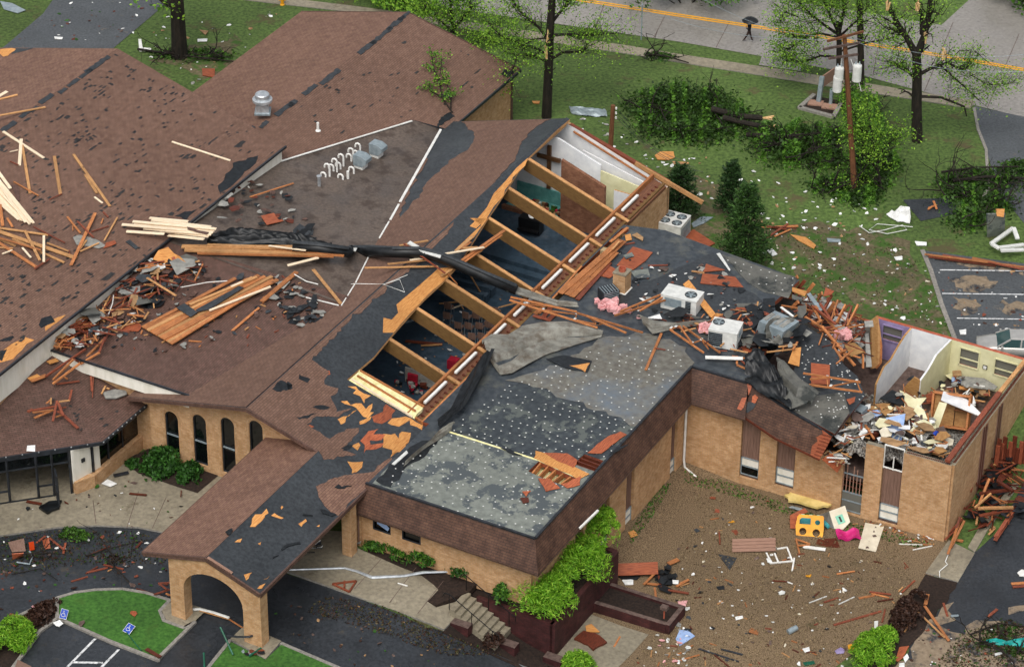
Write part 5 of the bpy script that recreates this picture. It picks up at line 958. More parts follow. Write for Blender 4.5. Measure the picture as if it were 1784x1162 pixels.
nn = (f3[1] - f3[0]).cross(f3[3] - f3[0]).normalized(); nn = nn if nn.dot(CAM - f3[0]) > 0 else -nn
mb = MB(); bk = [p - nn * .08 for p in f3]; mb.face(f3, 'play_beige'); mb.face(bk[::-1], 'play_beige')
for i in range(5): j = (i + 1) % 5; mb.face([f3[j], f3[i], bk[i], bk[j]], 'play_beige')
obj('gable_panel', mb, t); cen = sum(f3, V((0,0,0))) / 5 + nn * .015; ux = (f3[1] - f3[0]).normalized(); uy = nn.cross(ux)
mb = MB(); mb.box(cen, ux * .22, uy * .26, nn * .02, 'play_green'); mb.box(cen + nn * .02, ux * .06, uy * .17, nn * .01, 'black_iron'); obj('window', mb, t)
mb = MB(); l0, l1 = hit(*k3((1110,340))[0], 'G', .8), hit(*k3((1190,450))[0], 'G', .05); mb.face([f3[0], f3[4], l1, l0], 'insulboard_brown'); mb.face([f3[0] - nn * .05, l0 - nn * .05, l1 - nn * .05, f3[4] - nn * .05], 'play_beige'); obj('side_panel', mb, t)
mb = MB(); mb.tube([hit(*q, 'G', .25) for q in k3((1130,360),(1160,420),(1210,460))],[.14,.16,.12], 'play_teal', 8); obj('toy_tube', mb, None, 'teal plastic toy piece wedged between the yellow cube and the playhouse', 'toy')
sl_ = k3((1295,575),(1370,560),(1440,560),(1530,550)); t = thing('toy_slide', hit(*sl_[1], 'G'), 'wavy pink plastic toy slide lying beside the beige board', 'play equipment'); mb = MB()
S0, S1 = hit(*k3((1292,585))[0], 'G'), hit(*k3((1535,570))[0], 'G'); sx = (S1 - S0).normalized(); sy = V((-sx.y, sx.x, 0)); Ls = (S1 - S0).length
def slide(i, j): return S0 + sx * Ls * i + sy * (.75 * (j - .5)) + Z * (.22 + .13 * sin(2 * pi * 1.5 * i + .6) + (.12 if j in (0,1) else 0))
mb.grid(slide, 20,4, 'play_pink'); mb.grid(lambda i, j: slide(i, 1 - j) - Z * .05,20,4, 'play_pink'); obj('chute', mb, t, smooth=True)
for j in (0,1):
    mb = MB(); mb.grid(lambda i, k: (slide(i, j) if k == 1 else slide(i, j) * 1) - Z * ((1 - k) * (.18 + .05 * sin(9 * i))),20,1, 'play_pink'); obj('side_rail', mb, t)
def flat_board(name, px, pl, t_, mat, label, cat, h=0., hs=None, group=None, parent=None, ragd=None, seed=1):
    mb = MB(); pts = [hit(u, v, pl, h + (hs[i] if hs else 0)) for i, (u, v) in enumerate(px)]
    n = (pts[1] - pts[0]).cross(pts[2] - pts[0]).normalized(); n = n if n.z > 0 else -n
    if (pts[1] - pts[0]).cross(pts[2] - pts[0]).z < 0: pts = pts[::-1]
    top = [p + n * t_ for p in pts]; k = len(pts); ex = (pts[1] - pts[0]).normalized(); ey = n.cross(ex); uv = [((p - pts[0]).dot(ex),(p - pts[0]).dot(ey)) for p in pts]
    mb.face(top, mat, uv); mb.face(pts[::-1], mat, uv[::-1])
    for i in range(k): j = (i + 1) % k; mb.face([pts[i], pts[j], top[j], top[i]], mat)
    return obj(name, mb, parent, label, cat, group)
flat_board('wall_board', k3((1590,422),(1784,460),(1700,722),(1518,682)), 'G', .04, 'play_beige', 'large beige board with dark stains lying flat beside the pink slide', 'board', h=.05, hs=[.12,.02,0,.1])
r = rnd(2);
for q in ((1685,465),(1670,510),(1685,555),(1610,605),(1608,675),(1582,582)): mb = MB(); c = hit(*k3(q)[0], 'G', .14); mb.box(c, V((.1,.03,0)), V((-.03,.08,0)), Z * .012, 'stone'); obj('shard', mb, None, 'dark torn scrap lying on the large beige board', 'scrap', 'scraps on the beige board')
t = thing('bench_top', hit(1313,960, 'G'), 'brown slatted bench top lying in the gravel yard', 'bench')
for i in range(4):
    y0, y1 = 586 + 34 * i, 586 + 34 * i; p = hit(*k3((212, y0 + 18))[0], 'G', .12); q = hit(*k3((662, y1 + 4 + 2 * (i == 3)))[0], 'G', .16); mb = MB(); mb.beam(p, q, .26,.05, 'bench_wood'); obj('slat', mb, t)
for x in (270,610): mb = MB(); mb.beam(hit(*k3((x, 595))[0], 'G', .08), hit(*k3((x, 705))[0], 'G', .08),.08,.06, 'metal_dark'); obj('cross_bar', mb, t)
t = thing('window_frame', hit(1362,975, 'G'), 'white bent window frame lying next to the slatted bench top', 'frame')
for (x0, y0, x1, y1) in ((565,730,600,800),(650,735,690,830),(780,675,835,815),(675,690,785,672),(600,838,840,815),(855,785,832,920)): mb = MB(); mb.beam(hit(*k3((x0, y0))[0], 'G', .1), hit(*k3((x1, y1))[0], 'G', .06),.09,.07, 'white_paint'); obj('frame_bar', mb, t)
flat_board('paper_sheet', k3((565,790),(600,780),(630,830),(580,832)), 'G', .02, 'paper', 'crumpled white sheet on the corner of the white window frame', 'sheet', h=.12)
mb = MB(); fp = rag(hab(k3((755,190),(820,150),(960,170),(1050,195),(1180,240),(1300,255),(1200,300),(1090,320),(930,270),(800,245)), 'G'),.25,.08,8); mb.slab(fp, 'G', .14, 'foam_yellow', h=.42); obj('foam_slab', mb, None, 'ragged pale yellow foam slab leaning on debris at the wall foot', 'foam')
flat_board('metal_sheet', k3((830,250),(940,275),(930,300),(800,262)), 'G', .04, 'metal_grey', 'grey panel sticking out under the yellow foam slab', 'panel', h=.2)
flat_board('plywood_sheet', k3((808,345),(960,268),(1000,310),(900,345),(870,480),(812,480)), 'G', .03, 'ply_red', 'red brown plywood sheet leaning behind the yellow cube', 'plywood', h=.1, hs=[.3,.5,.4,.3,0,0])
flat_board('plywood_sheet', k3((1100,590),(1290,580),(1330,680),(1190,670),(1080,640)), 'G', .03, 'lumber_dark', 'dark wet plywood sheet between the yellow cube and the pink slide', 'plywood', h=.02)
flat_board('white_board', k3((950,660),(1180,685),(1175,712),(945,680)), 'G', .05, 'white_paint', 'narrow white board below the yellow cube', 'board', h=.08)
t = thing('broken_truss', hit(*k3((905,690))[0], 'G'), 'small orange wooden truss corner standing beside the narrow white board', 'truss')
for (x0, y0, x1, y1) in ((872,582,910,740),(880,590,1020,640),(890,655,1015,650)): mb = MB(); mb.beam(hit(*k3((x0, y0))[0], 'G', .25), hit(*k3((x1, y1))[0], 'G', .05),.1,.06, 'lumber_orange'); obj('member', mb, t)
flat_board('carpet_piece', k3((65,745),(260,785),(185,910)), 'G', .03, 'felt', 'grey triangular scrap edged with red wood lying near the bench top', 'scrap', h=.03)
# ================================================================ DEBRIS
def member(p, q, w_, h, mat, name='plank', label=None, cat=None, group=None, parent=None, up=Z):
    mb = MB(); mb.beam(p, q, w_, h, mat, up=up, frac=1); return obj(name, mb, parent, label, cat, group)
def lumber(items, k, pl, label, group, name='plank', cat='plank', h0=.03, seed=1, th=.05):
    r = rnd(seed)
    for i, it in enumerate(items):
        x0, y0, x1, y1, w_, mt = it[:6]; ha = it[6] if len(it) > 6 else 0; hb = it[7] if len(it) > 7 else ha
        (u0, v0),(u1, v1) = k((x0, y0),(x1, y1)); ps = pl if isinstance(pl, tuple) else (pl, pl)
        if len(it) > 8: ps = it[8]
        member(hit(u0, v0, ps[0], h0 + ha + .004 * i), hit(u1, v1, ps[1], h0 + hb + .004 * i), w_, th, mt, name, label, cat, group)
kP = K(0,230,4.647); kQ = K(190,370,5.81); kR = K(0,380,2.905); kS = K(0,560,5.93); kT = K(850,380,5.81); k1 = K(0,0,2.905)
T, O, PA, RD, DK = 'lumber_tan', 'lumber_orange', 'lumber_pale', 'lumber_red', 'lumber_dark'
lumber([(-60 + 6 * i, 330 + 34 * i, 272 - 17 * i, 742 - 4 * i, .17, PA, .04 * (i % 2)) for i in range(8)] + [(-20,318,85,462,.2, PA),(0,440,205,735,.14, PA, .12),(-20,470,240,750,.12, PA, .14)], kP, 'L', 'pale board in the neat bundle at the left edge of the big brown roof', 'pale boards bundled at the left edge')
for it, lab in (((25,0,355,215,.18, PA), 'long pale board lying alone near the ridge of the left hall roof'),((440,200,490,510,.2, T), 'tan plank pointing up the middle of the left hall roof, touching no other'),((595,185,890,605,.17, T), 'longest tan plank lying aslant on the middle of the left hall roof'),((690,350,785,500,.17, T), 'short tan plank lying against the longest slanting one on the left hall roof'),((180,110,243,500,.17, T), 'tan plank running down from under the long pale board on the left hall roof'),((172,62,157,275,.2, PA), 'short pale plank beneath the long pale board on the left hall roof'),((765,530,830,580,.12, PA), 'tiny pale offcut below the slanting planks on the left hall roof')): lumber([it], kP, 'L', lab, None)
lumber([(870,720,1165,815,.15, PA)], k1, 'L', 'pale board lying alone near the torn eave of the left hall roof', None)
lumber([(-60,598,230,545,.17, T)], k1, 'L', 'tan plank at the left edge crossing the ridge of the left hall', None); lumber([(-60,520,90,482,.17, T)], k1, 'LL', 'tan plank at the left edge beyond the ridge of the left hall', None); lumber([(-40,510,36,466,.25, PA)], k1, 'LL', 'pale board end at the left edge beyond the ridge of the left hall', None)
lumber([(-40,775,390,838,.17, T, .1),(-60,790,620,1025,.3, T, .05),(100,868,520,1060,.17, T, .02),(-40,860,130,925,.17, T, 0),(200,800,322,1040,.16, T, .2),(355,842,355,1055,.15, PA, .22),(280,1110,402,1030,.12, RD, .1),(-40,880,300,1100,.2, O, .04),(270,770,525,900,.08, RD, .1),(380,900,555,968,.12, T, .12),(-40,935,105,945,.12, T, .02),(0,590,22,765,.2, O, .05),(58,700,102,772,.14, O, .05),(110,405,312,520,.09, O),(20,640,-40,560,.2, RD),(-40,850,330,960,.15, O, .16),(100,960,20,990,.1, PA, .02),(180,940,250,1020,.12, PA, .1),(400,550,500,505,.06, RD),(80,240,150,272,.07, RD),(80,165,145,150,.05, PA)], kP, 'L', 'splintered plank in the tangled heap at the left of the big brown roof', 'planks heaped on the left of the big roof', seed=2)
lumber([(772,660,575,1080,.2, O, .15),(700,880,600,1015,.13, T, .1),(625,725,758,858,.1, RD, .2),(545,690,650,822,.12, O, .05),(950,695,845,882,.1, T, .05),(650,970,800,902,.1, T, .1),(835,650,876,695,.1, RD),(560,960,565,1000,.08, RD),(820,745,835,705,.08, O),(740,810,880,765,.07, RD),(590,760,590,800,.06, O)], kP, 'L', 'broken plank in the loose V-shaped pile beside the pale board stack', 'planks in the V-shaped pile', seed=3)
flat_board('metal_sheet', kP((590,855),(640,835),(700,848),(790,878),(860,925),(800,945),(700,925),(620,915)), 'L', .03, 'plaster_grey', 'crumpled grey sheet under the V-shaped pile of planks', 'sheet', h=.05)
flat_board('plywood_piece', kP((835,945),(860,900),(930,880),(942,905),(900,925)), 'L', .03, 'ply_red', 'orange plywood scrap at the tip of the crumpled grey sheet', 'plywood', h=.05)
flat_board('shingle_strip', kP((92,430),(150,430),(162,560),(140,560)), 'L', .03, 'shingle_dark', 'strip of brown shingles lying near the pale bundle', 'shingles', h=.03)
flat_board('felt_strip', kP((1015,890),(1050,875),(1120,935),(1100,955)), 'L', .03, 'felt', 'dark felt strip lying below the pale board stack', 'felt', h=.03)
st = [(410,62,800,98),(430,82,1030,152),(240,97,1085,172),(250,127,1070,190),(130,127,1055,208),(350,167,1035,228),(175,197,560,222),(520,192,1010,248),(600,237,962,276),(420,112,1030,166)]
lumber([(x0, y0, x1, y1,.24, PA, .10 + .05 * (i % 3),.75 + .05 * (i % 3),('L', 'D' if y1 > 140 else 'L')) for i, (x0, y0, x1, y1) in enumerate(st)], kQ, 'L', 'pale board in the wide stack lying across the torn eave', 'pale boards stacked across the eave', seed=4)
flat_board('shingle_strip', kQ((790,150),(840,160),(900,185),(1010,205),(990,228),(900,205),(795,175)), 'D', .03, 'shingle_dark', 'bent strip of shingles lying on the wide pale board stack', 'shingles', h=1.0)
r = rnd(90)
lumber([(722 + 13 * i, 556 + 7.4 * i, 1232 + 22 * i - (9 * max(0, i - 6) ** 1.6) + r.uniform(-60,40),312 - 3 * i + 9 * max(0, i - 5) + r.uniform(-6,6),.25,(O, O, T, O)[i % 4],.10 + .03 * (i % 3)) for i in range(12)] + [ (1325,425,1502,275,.30, O, .1),(960,440,1300,300,.2, T, .22),(1170,350,1230,325,.15, PA, .25),(1060,470,1370,350,.14, PA, .30)], kR, 'D', 'long orange floor plank in the wide fan of planks on the middle wing roof', 'long orange planks fanned on the middle wing', seed=5, th=.07)
flat_board('felt_strip', kR((990,465),(1210,345),(1235,352),(1060,462),(1000,475)), 'D', .02, 'felt', 'long dark felt strip stuck on the fan of orange planks', 'felt', h=.34)
flat_board('felt_strip', kR((893,455),(935,432),(1000,478),(965,502)), 'D', .03, 'felt', 'square of dark felt at the near end of the orange plank fan', 'felt', h=.34)
lumber([(920,148,1500,152,.35, T, .2,.3),(935,165,1743,188,.35, T, .2,.15),(1290,152,1743,192,.3, O, .15,.2),(1000,180,1690,196,.25, O, .1),(1050,140,1290,148,.2, T, .3)], kR, 'D', 'orange plank in the long straight row beneath the black roofing roll', 'orange planks under the black roll', seed=6, th=.1)
for it, lab in (((1360,142,1548,166,.12, PA, .5), 'narrow pale lath on top of the row of orange planks under the black roll'),((1455,242,1612,202,.2, PA, .1), 'pale wedge of wood just below the row of orange planks'),((1585,262,1726,436,.2, T, .05), 'single tan plank pointing at the white corner flashing on the middle wing'),((1175,572,1312,455,.16, O, .05), 'single orange plank lying apart below the orange plank fan')): lumber([it], kR, 'D', lab, None)
flat_board('plywood_sheet', kQ((445,480),(500,390),(600,355),(660,420),(720,450),(825,560),(755,605),(640,540),(560,520)), 'D', .04, 'ply_orange', 'tilted orange plywood sheet with one tiled corner at the torn eave', 'plywood', h=.2, hs=[.1,.3,.5,.5,.5,.2,0,0,.1])
flat_board('plywood_corner', kQ((630,465),(680,430),(825,555),(755,603)), 'D', .02, 'ply_red', 'dark red boards on the tilted orange plywood sheet', 'plywood', h=.56, hs=[.0,.1,-.25,-.45])
flat_board('plywood_sheet', K(0,560,5.93)((1180,90),(1310,30),(1420,0),(1470,60),(1430,105)), 'D', .03, 'ply_red', 'red plywood sheet lying left of the orange plank fan', 'plywood', h=.06)
flat_board('plywood_sheet', K(0,0,2.905)((1320,1095),(1385,1080),(1435,1120),(1350,1140)), 'M', .03, 'ply_red', 'torn orange plywood square lying on the dark low membrane roof', 'plywood', h=.05)
lumber([(1265,1000,1485,930,.12, O, .1)], k1, 'M', 'orange splinter lying alone by the cream fascia on the low membrane roof', None)
t = thing('roof_truss', hit(*kS((545,640))[0], 'E1', .2), 'thin red roof truss hanging from the torn eave down onto the porch roof', 'truss')
for (x0, y0, x1, y1, ha, hb) in ((885,285,470,570,.3,.3),(760,390,545,605,.5,.1),(1090,170,830,430,.4,.6),(1030,318,830,440,.4,.6),(830,430,545,645,1.4,.2),(770,395,835,432,.5,.6),(1085,165,1025,320,.4,.4)):
    up = 'D' if y0 < 430 and x0 > 700 else 'E1'; lo = 'D' if y1 < 425 and x1 > 760 else 'E1'
    mb = MB(); mb.beam(hit(*kS((x0, y0))[0], up, ha), hit(*kS((x1, y1))[0], lo, hb + (0 if lo == 'D' else .1)),.12,.09, RD if y0 % 2 else O); obj('member', mb, t)
lumber([(285,930,580,880,.16, RD, .1),(335,945,552,918,.14, O, .1),(355,1000,545,918,.16, O, .05),(590,822,546,1032,.13, RD, .3,.1),(600,840,652,975,.15, RD, .3),(640,955,805,1105,.17, RD, .1,.02),(610,832,718,818,.1, T, .35),(716,820,742,710,.12, RD, .3),(525,858,527,795,.1, T, .2),(575,992,642,968,.1, O, .05),(600,905,684,888,.08, RD, .05),(480,850,530,810,.1, O, .1),(290,940,340,910,.2, RD, .05),(590,930,660,960,.14, RD, .2)], kS, 'E1', 'splintered red wood in the small twisted heap on the porch roof', 'splintered wood heaped on the porch roof', seed=8)
lumber([(940,570,950,720,.12, RD, .1),(965,570,955,790,.06, RD, .1),(580,650,820,620,.12, RD, .1),(1050,750,1090,670,.1, T, .2),(1100,690,1130,700,.1, T, .2),(650,570,700,600,.1, O, .1),(320,620,480,560,.3, O, .08),(300,600,400,560,.3, 'ply_orange', .06),(500,430,590,400,.35, 'ply_orange', .1)], kS, 'E1', 'orange or red wood scrap scattered on the porch roof under the eave', 'wood scraps on the porch roof', seed=9)
flat_board('metal_scrap', kS((1060,740),(1180,710),(1300,720),(1310,760),(1200,800),(1090,800)), 'E1', .08, 'plaster_grey', 'crushed grey metal scrap on the porch roof near the gable corner', 'metal', h=.1)
flat_board('paper_sheet', K(0,690,5.533)((262,478),(340,474),(338,535),(255,530)), 'E2', .02, 'paper', 'white square sheet lying at the eave of the porch roof', 'sheet', h=.05)
def bent(mb, c, sx, sy, r, mat, k=.3):
    o = r.uniform(0,6.28); X = V((cos(o), sin(o), r.uniform(-k, k))); Y = V((-sin(o), cos(o), r.uniform(-k, k))); z1 = r.uniform(-k, k) * min(sx, sy)
    pts = [c + X * sx * a + Y * sy * b + Z * (z1 * a * b + .03) for a, b in ((-1,-r.uniform(.5,1)),(r.uniform(0,.6),-1),(1, r.uniform(-.6,.3)),(r.uniform(.2,.8),1),(-r.uniform(.4,1), r.uniform(.4,1)))]
    mb.face(pts, mat); n = Z * -.02; mb.face([p + n for p in pts][::-1], mat)
NSC = {}; REST = {}
def scatter(name, cat, group, label, n, poly, pl, mats, kind, seed, smin, smax, hmax=.05, clump=None):
    r = rnd(seed); protos = {}; us = [p[0] for p in poly]; vs_ = [p[1] for p in poly]; cnt = 0
    while cnt < n:
        u, v = r.uniform(min(us), max(us)), r.uniform(min(vs_), max(vs_))
        if not inside((u, v), poly): continue
        p = hit(u, v, pl, r.uniform(0.01, hmax)); cnt += 1; mt = mats[cnt % len(mats)]; s_ = smin + (smax - smin) * r.random() ** 1.8
        many = NSC.get(name, 0) >= 285; key = (mt, cnt % (3 * len(mats)))
        if key in protos and not many: clone(protos[key], p, (r.uniform(-.15,.15), r.uniform(-.15,.15), r.uniform(0,6.28)) if kind != 'stick' else (0,0, r.uniform(0,6.28)), r.uniform(.6,1.35)); NSC[name] += 1; continue
        mb = REST.setdefault(name, MB()) if many else MB()
        if kind == 'sheet': bent(mb, p, s_, s_ * r.uniform(.4,.9), r, mt)
        elif kind == 'stick': o_ = r.uniform(0,6.28); d = V((cos(o_), sin(o_),0)) * s_; mb.beam(p - d, p + d, .05 + .05 * r.random(),.045, mt, frac=1)
        else:
            for q in range(3): mb.box(p + V((r.uniform(-.5,.5), r.uniform(-.5,.5),.2 + .3 * q)) * s_ * .5, V((.5, r.uniform(-.2,.2), r.uniform(-.2,.2))) * s_ * r.uniform(.5,1), V((r.uniform(-.2,.2),.45,0)) * s_ * r.uniform(.5,1), V((0, r.uniform(-.1,.1),.22)) * s_, mt)
        if not many: protos[key] = obj(name, mb, None, label, cat, group); NSC[name] = NSC.get(name, 0) + 1
eave = kR((280,600),(420,500),(560,400),(660,270),(760,210),(1000,215),(1060,300),(900,340),(820,430),(720,520),(560,580),(430,650),(300,660))
scatter('wood_splinter', 'splinter', 'splinters along the torn eave', 'red or orange splinter in the dense debris along the torn eave of the middle wing', 110, eave, 'D', [RD, O, DK, RD, T], 'stick', 11,.2,.8,.5)
scatter('broken_board', 'board', 'broken boards along the torn eave', 'red or orange broken board in the dense debris along the torn eave', 46, eave, 'D', [RD, O, DK, T], 'stick', 19,.4,1.2,.6)
scatter('torn_membrane', 'roofing', 'torn sheets along the torn eave', 'grey or black torn sheet in the dense debris along the torn eave', 34, eave, 'D', ['felt_black', 'plaster_grey', 'felt', 'cardboard', 'membrane_grey'], 'sheet', 20,.3,.75,.5)
scatter('felt_scrap', 'felt', 'dark scraps along the torn eave', 'dark or grey scrap in the dense debris along the torn eave of the middle wing', 130, eave, 'D', ['felt_black', 'felt', 'plaster_grey', 'shingle_dark', 'felt_black', 'metal_white'], 'sheet', 12,.12,.5,.35)
scatter('wood_splinter', 'splinter', 'splinters spilling over the corner of the middle wing', 'red splinter in the dense heap at the front corner of the middle wing', 60, kS((560,200),(700,30),(860,0),(960,60),(900,200),(700,290),(580,280)), 'D', [RD, O, DK, O], 'stick', 13,.2,.7,.5)
scatter('felt_scrap', 'felt', 'dark scraps on the middle wing', 'dark shingle scrap strewn over the open part of the middle wing roof', 110, kR((700,420),(1000,300),(1500,300),(1600,480),(1560,600),(1400,560),(1200,600),(760,700),(560,680),(520,620)), 'D', ['felt_black', 'felt', 'shingle_dark', 'plaster_grey'], 'sheet', 14,.1,.3,.05)
scatter('felt_scrap', 'felt', 'dark scraps below the orange plank fan', 'dark or grey scrap in the patch right of the orange plank fan', 60, K(400,380,5.81)((560,640),(860,700),(860,900),(1000,960),(900,1140),(700,1100),(480,900),(420,800)), 'D', ['felt_black', 'felt', 'plaster_grey', 'felt_black'], 'sheet', 15,.15,.5,.1)
scatter('wood_splinter', 'splinter', 'splinters on the middle wing', 'orange splinter strewn over the open part of the middle wing roof', 36, kR((560,660),(1000,280),(1500,300),(1600,480),(1560,640),(760,720)), 'D', [O, RD, T], 'stick', 16,.1,.4,.05)
scatter('felt_scrap', 'felt', 'dark scraps on the black-edged low roof', 'dark scrap lying on the low membrane roof near the cream fascia', 46, k1((1050,1080),(1160,960),(1300,900),(1480,1000),(1560,1120),(1200,1150)), 'M', ['felt_black', 'shingle_dark', 'lumber_dark', 'plaster_grey'], 'sheet', 17,.12,.45,.25)
for i, pts in enumerate((((560,345),(575,320),(590,300),(600,260)),((545,500),(570,430),(575,390)),((700,420),(720,395),(760,385),(775,360)),((860,335),(920,350),(1050,325),(1150,318)),((1490,285),(1550,320),(1610,335)))):
    mb = MB(); mb.tube([hit(*q, 'D', .25 + .1 * (j % 2)) for j, q in enumerate(kR(*pts))],.03, 'white_paint', 5); obj('loose_cable', mb, None, ('thin white cable standing up from the torn eave debris', 'thin white cable curling down at the torn eave corner', 'looped white cable in the torn eave debris', 'long white cable lying across the middle wing debris', 'white cable trailing from the orange plank fan')[i], 'cable')
mb = MB(); mb.tube([hit(*q, 'R' if j > 1 else 'ML', .05) for j, q in enumerate(kD((-250,690),(130,665),(400,670),(560,620),(610,750),(400,672),(640,575)))],.022, 'white_paint', 4); obj('loose_cable', mb, None, 'white cable forked over the ridge of the church hall', 'cable')
def drape(name, la, lb, mat, label, cat, n=24, m_=8, amp=.12, seed=1, crease=0):
    r = rnd(seed); ph = [(r.uniform(2,9), r.uniform(1,4), r.uniform(0,6)) for _ in range(5)]
    def pl_(L_, t): s_ = t * (len(L_) - 1); i = min(len(L_) - 2, int(s_)); return L_[i].lerp(L_[i + 1], s_ - i)
    def f(i, j):
        e = min(1,4 * min(j, 1 - j) + .3); z = sum(sin(a * j * 3 + b * i * 4 + c) for a, b, c in ph) / 5; s2 = sum(sin(b * 7 * i - a * 5 * j + c) for a, b, c in ph) / 5
        if crease: s2 = sum((abs((fq * (j + .25 * sin(2.2 * i + q)) + q) % 1 - .5) - .25) / fq ** .6 for fq, q in ((1.6,.3),(3.1,.1))) * 2.6; z = .25 * sin(9 * i + 4 * j)
        return pl_(la, i).lerp(pl_(lb, i), j) + Z * amp * (1.2 * z + (s2 if crease else abs(s2))) * e
    mb = MB(); mb.grid(f, n, m_, mat)
    mb.grid(lambda i, j: f(i, 1 - j) - Z * .03, n, m_, mat); return obj(name, mb, None, label, cat, smooth=not crease)
H = lambda k, pl, *pts: [hit(u, v, pl, h) for (u, v), h in zip(k(*[(p[0], p[1]) for p in pts]),[p[2] for p in pts])]
k7 = K(400,380,5.81)
drape('roofing_tarp', H(k7, 'M', (-200,200,.4),(60,110,.4),(300,130,.5),(560,150,.5),(700,180,.5)) + H(k7, 'M', (1000,290,.3)), H(k7, 'D', (-230,260,.2),(0,265,.2),(260,270,.2),(560,290,.2),(800,330,.25),(1050,335,.2)), 'tarp_black', 'wide black wrinkled roofing sheet spread beside the row of orange planks', 'roofing', 60,24,.45,3)
scatter('felt_scrap', 'felt', 'crumpled black heap by the roofing sheet', 'crumpled black scrap at the far edge of the wide black roofing sheet', 16, k7((600,120),(760,90),(850,150),(860,240),(640,220)), 'M', ['tarp_black', 'felt', 'tarp_black'], 'sheet', 18,.3,.7,.5)
pts = H(k7, 'D', (640,290,.5),(900,310,.4),(1200,345,.4)) + H(kD, 'ML', (60,335,.35),(250,338,.35)) + H(kD, 'R', (500,345,.45),(760,350,.5),(940,390,.6),(1100,450,.55),(1400,585,.5),(1743,730,.5))
mb = MB(); mb.tube(pts, [.3,.32,.33,.33,.36,.36,.36,.34,.34,.33,.32], 'tarp_black', 10)
for k in range(4): off = V((0,.12 * cos(k * 1.7),.26 + .08 * sin(k))); mb.tube([p + off + V((0,0,.03 * sin(i * 2 + k))) for i, p in enumerate(pts)],.09, 'felt', 6)
obj('roofing_roll', mb, None, 'long black roll of roofing snaking over the ridge and across the open rafters', 'roofing', smooth=True)
mb = MB(); q = H(kD, 'R', (650,245,.75),(820,345,.85),(975,392,.95)); mb.beam(q[0], q[1],.32,.05, 'metal_white'); mb.beam(q[1], q[2],.3,.05, 'metal_white'); obj('flashing_strip', mb, None, 'bent white metal strip lying across the black roofing roll at the ridge', 'flashing')
flat_board('flashing_scrap', kD((-20,318),(130,305),(115,340),(10,338)), 'ML', .03, 'metal_white', 'white metal scrap on the black roofing roll left of the valley flashing', 'flashing', h=.72)
drape('roofing_sheet', H(kT, 'R', (0,590,.6),(200,660,.5)) + H(kT, 'F', (450,740,.6),(700,830,.5),(900,850,.4)), H(kT, 'R', (0,640,.4),(200,740,.4)) + H(kT, 'F', (450,820,.5),(700,890,.4),(920,900,.2)), 'metal_sheet', 'twisted grey roofing strip spanning from the rafters to the flat roof', 'roofing', 24,10,.15,6,1)
drape('metal_roofing', H(kG, 'F', (695,615,.6),(745,582,.6),(830,586,.5),(900,542,.5),(1000,524,.45),(1120,524,.4),(1310,570,.25)), H(kG, 'F', (735,720,.2),(790,790,.15),(850,785,.15),(930,740,.15),(1020,690,.12),(1170,640,.1),(1300,604,.06)), 'metal_sheet', 'large crumpled grey sheet of roofing dropped on the edge of the flat roof', 'roofing', 70,36,.42,9,1)
drape('roofing_tarp', H(kG, 'F', (760,660,.7),(700,800,.5),(600,960,.5),(480,1060,.4)), H(kG, 'F', (700,690,.5),(600,840,.55),(540,960,.5),(470,1020,.3)), 'tarp_black', 'hanging black sheet beside the large crumpled grey roofing', 'roofing', 24,8,.18,12)
drape('metal_roofing', H(kB, 'F', (1700,660,.5),(1550,740,.4),(1400,900,.3),(1200,1060,.2)), H(kB, 'F', (1650,760,.1),(1500,870,.1),(1330,980,.1),(1180,1120,.05)), 'metal_sheet', 'narrow twisted grey sheet along the joint of the flat roof and church hall', 'roofing', 30,14,.25,15,1)
flat_board('flashing_scrap', kB((1060,1095),(1210,960),(1225,985),(1090,1105)), 'F', .04, 'metal_white', 'white metal strip at the joint beside the narrow twisted grey sheet', 'flashing', h=.4)
for it, lab in (((985,372,1412,300,.17, PA, .5,.45), 'pale board pointing out over the open rafters beside the black roll'),((665,430,832,405,.15, PA, .25), 'short pale board end sticking from under the black roll at the ridge'),((440,470,872,425,.15, T, .2), 'tan plank at the ridge just above the longer one'),((205,508,945,492,.15, T, .1), 'longest tan plank lying across the ridge below the black roll'),((845,232,560,282,.15, T, .1), 'tan plank poking out above the black roll near the ridge'),((600,262,1020,562,.11, RD, .5), 'red stick crossing beneath the bent white metal strip'),((1050,572,1140,672,.12, O, .1,-.5), 'splintered stick hanging into the opening below the white strip'),((1200,310,1350,300,.2, T, .3), 'stub of tan plank beside the pale board over the rafters')): lumber([it], kD, 'R', lab, None)
lumber([(1620,128,1170,445,.2, O, .25),(1590,172,1190,462,.2, O, .2),(1385,330,980,590,.2, T, .1),(1300,190,1130,335,.22, T, .05),(1275,245,1180,320,.2, O, .1)], kD, 'R', 'splintered orange deck plank jutting over the open rafters', 'deck planks jutting over the rafters', seed=22)
lumber([(1345,225,730,765,.4, O, .35,.12),(1380,235,800,780,.36, O, .25,.08),(1300,350,850,800,.36, O, .15,.05),(1235,455,905,828,.3, RD, .05,.03),(1415,100,1240,245,.2, O, .2),(1330,240,1260,320,.12, T, .5)], kT, 'F', 'wide orange deck plank in the row leaning along the open wall top', 'deck planks along the wall top', seed=23)
lumber([(950,490,520,970,.12, O, 0),(480,970,590,880,.3, O, .05),(560,1010,640,900,.3, RD, .05),(620,1030,690,960,.3, RD, .04),(460,990,640,1040,.25, RD, .02)], kT, 'F', 'short red brown deck board lying under the long truss on the wall top', 'short deck boards under the long truss', seed=24)
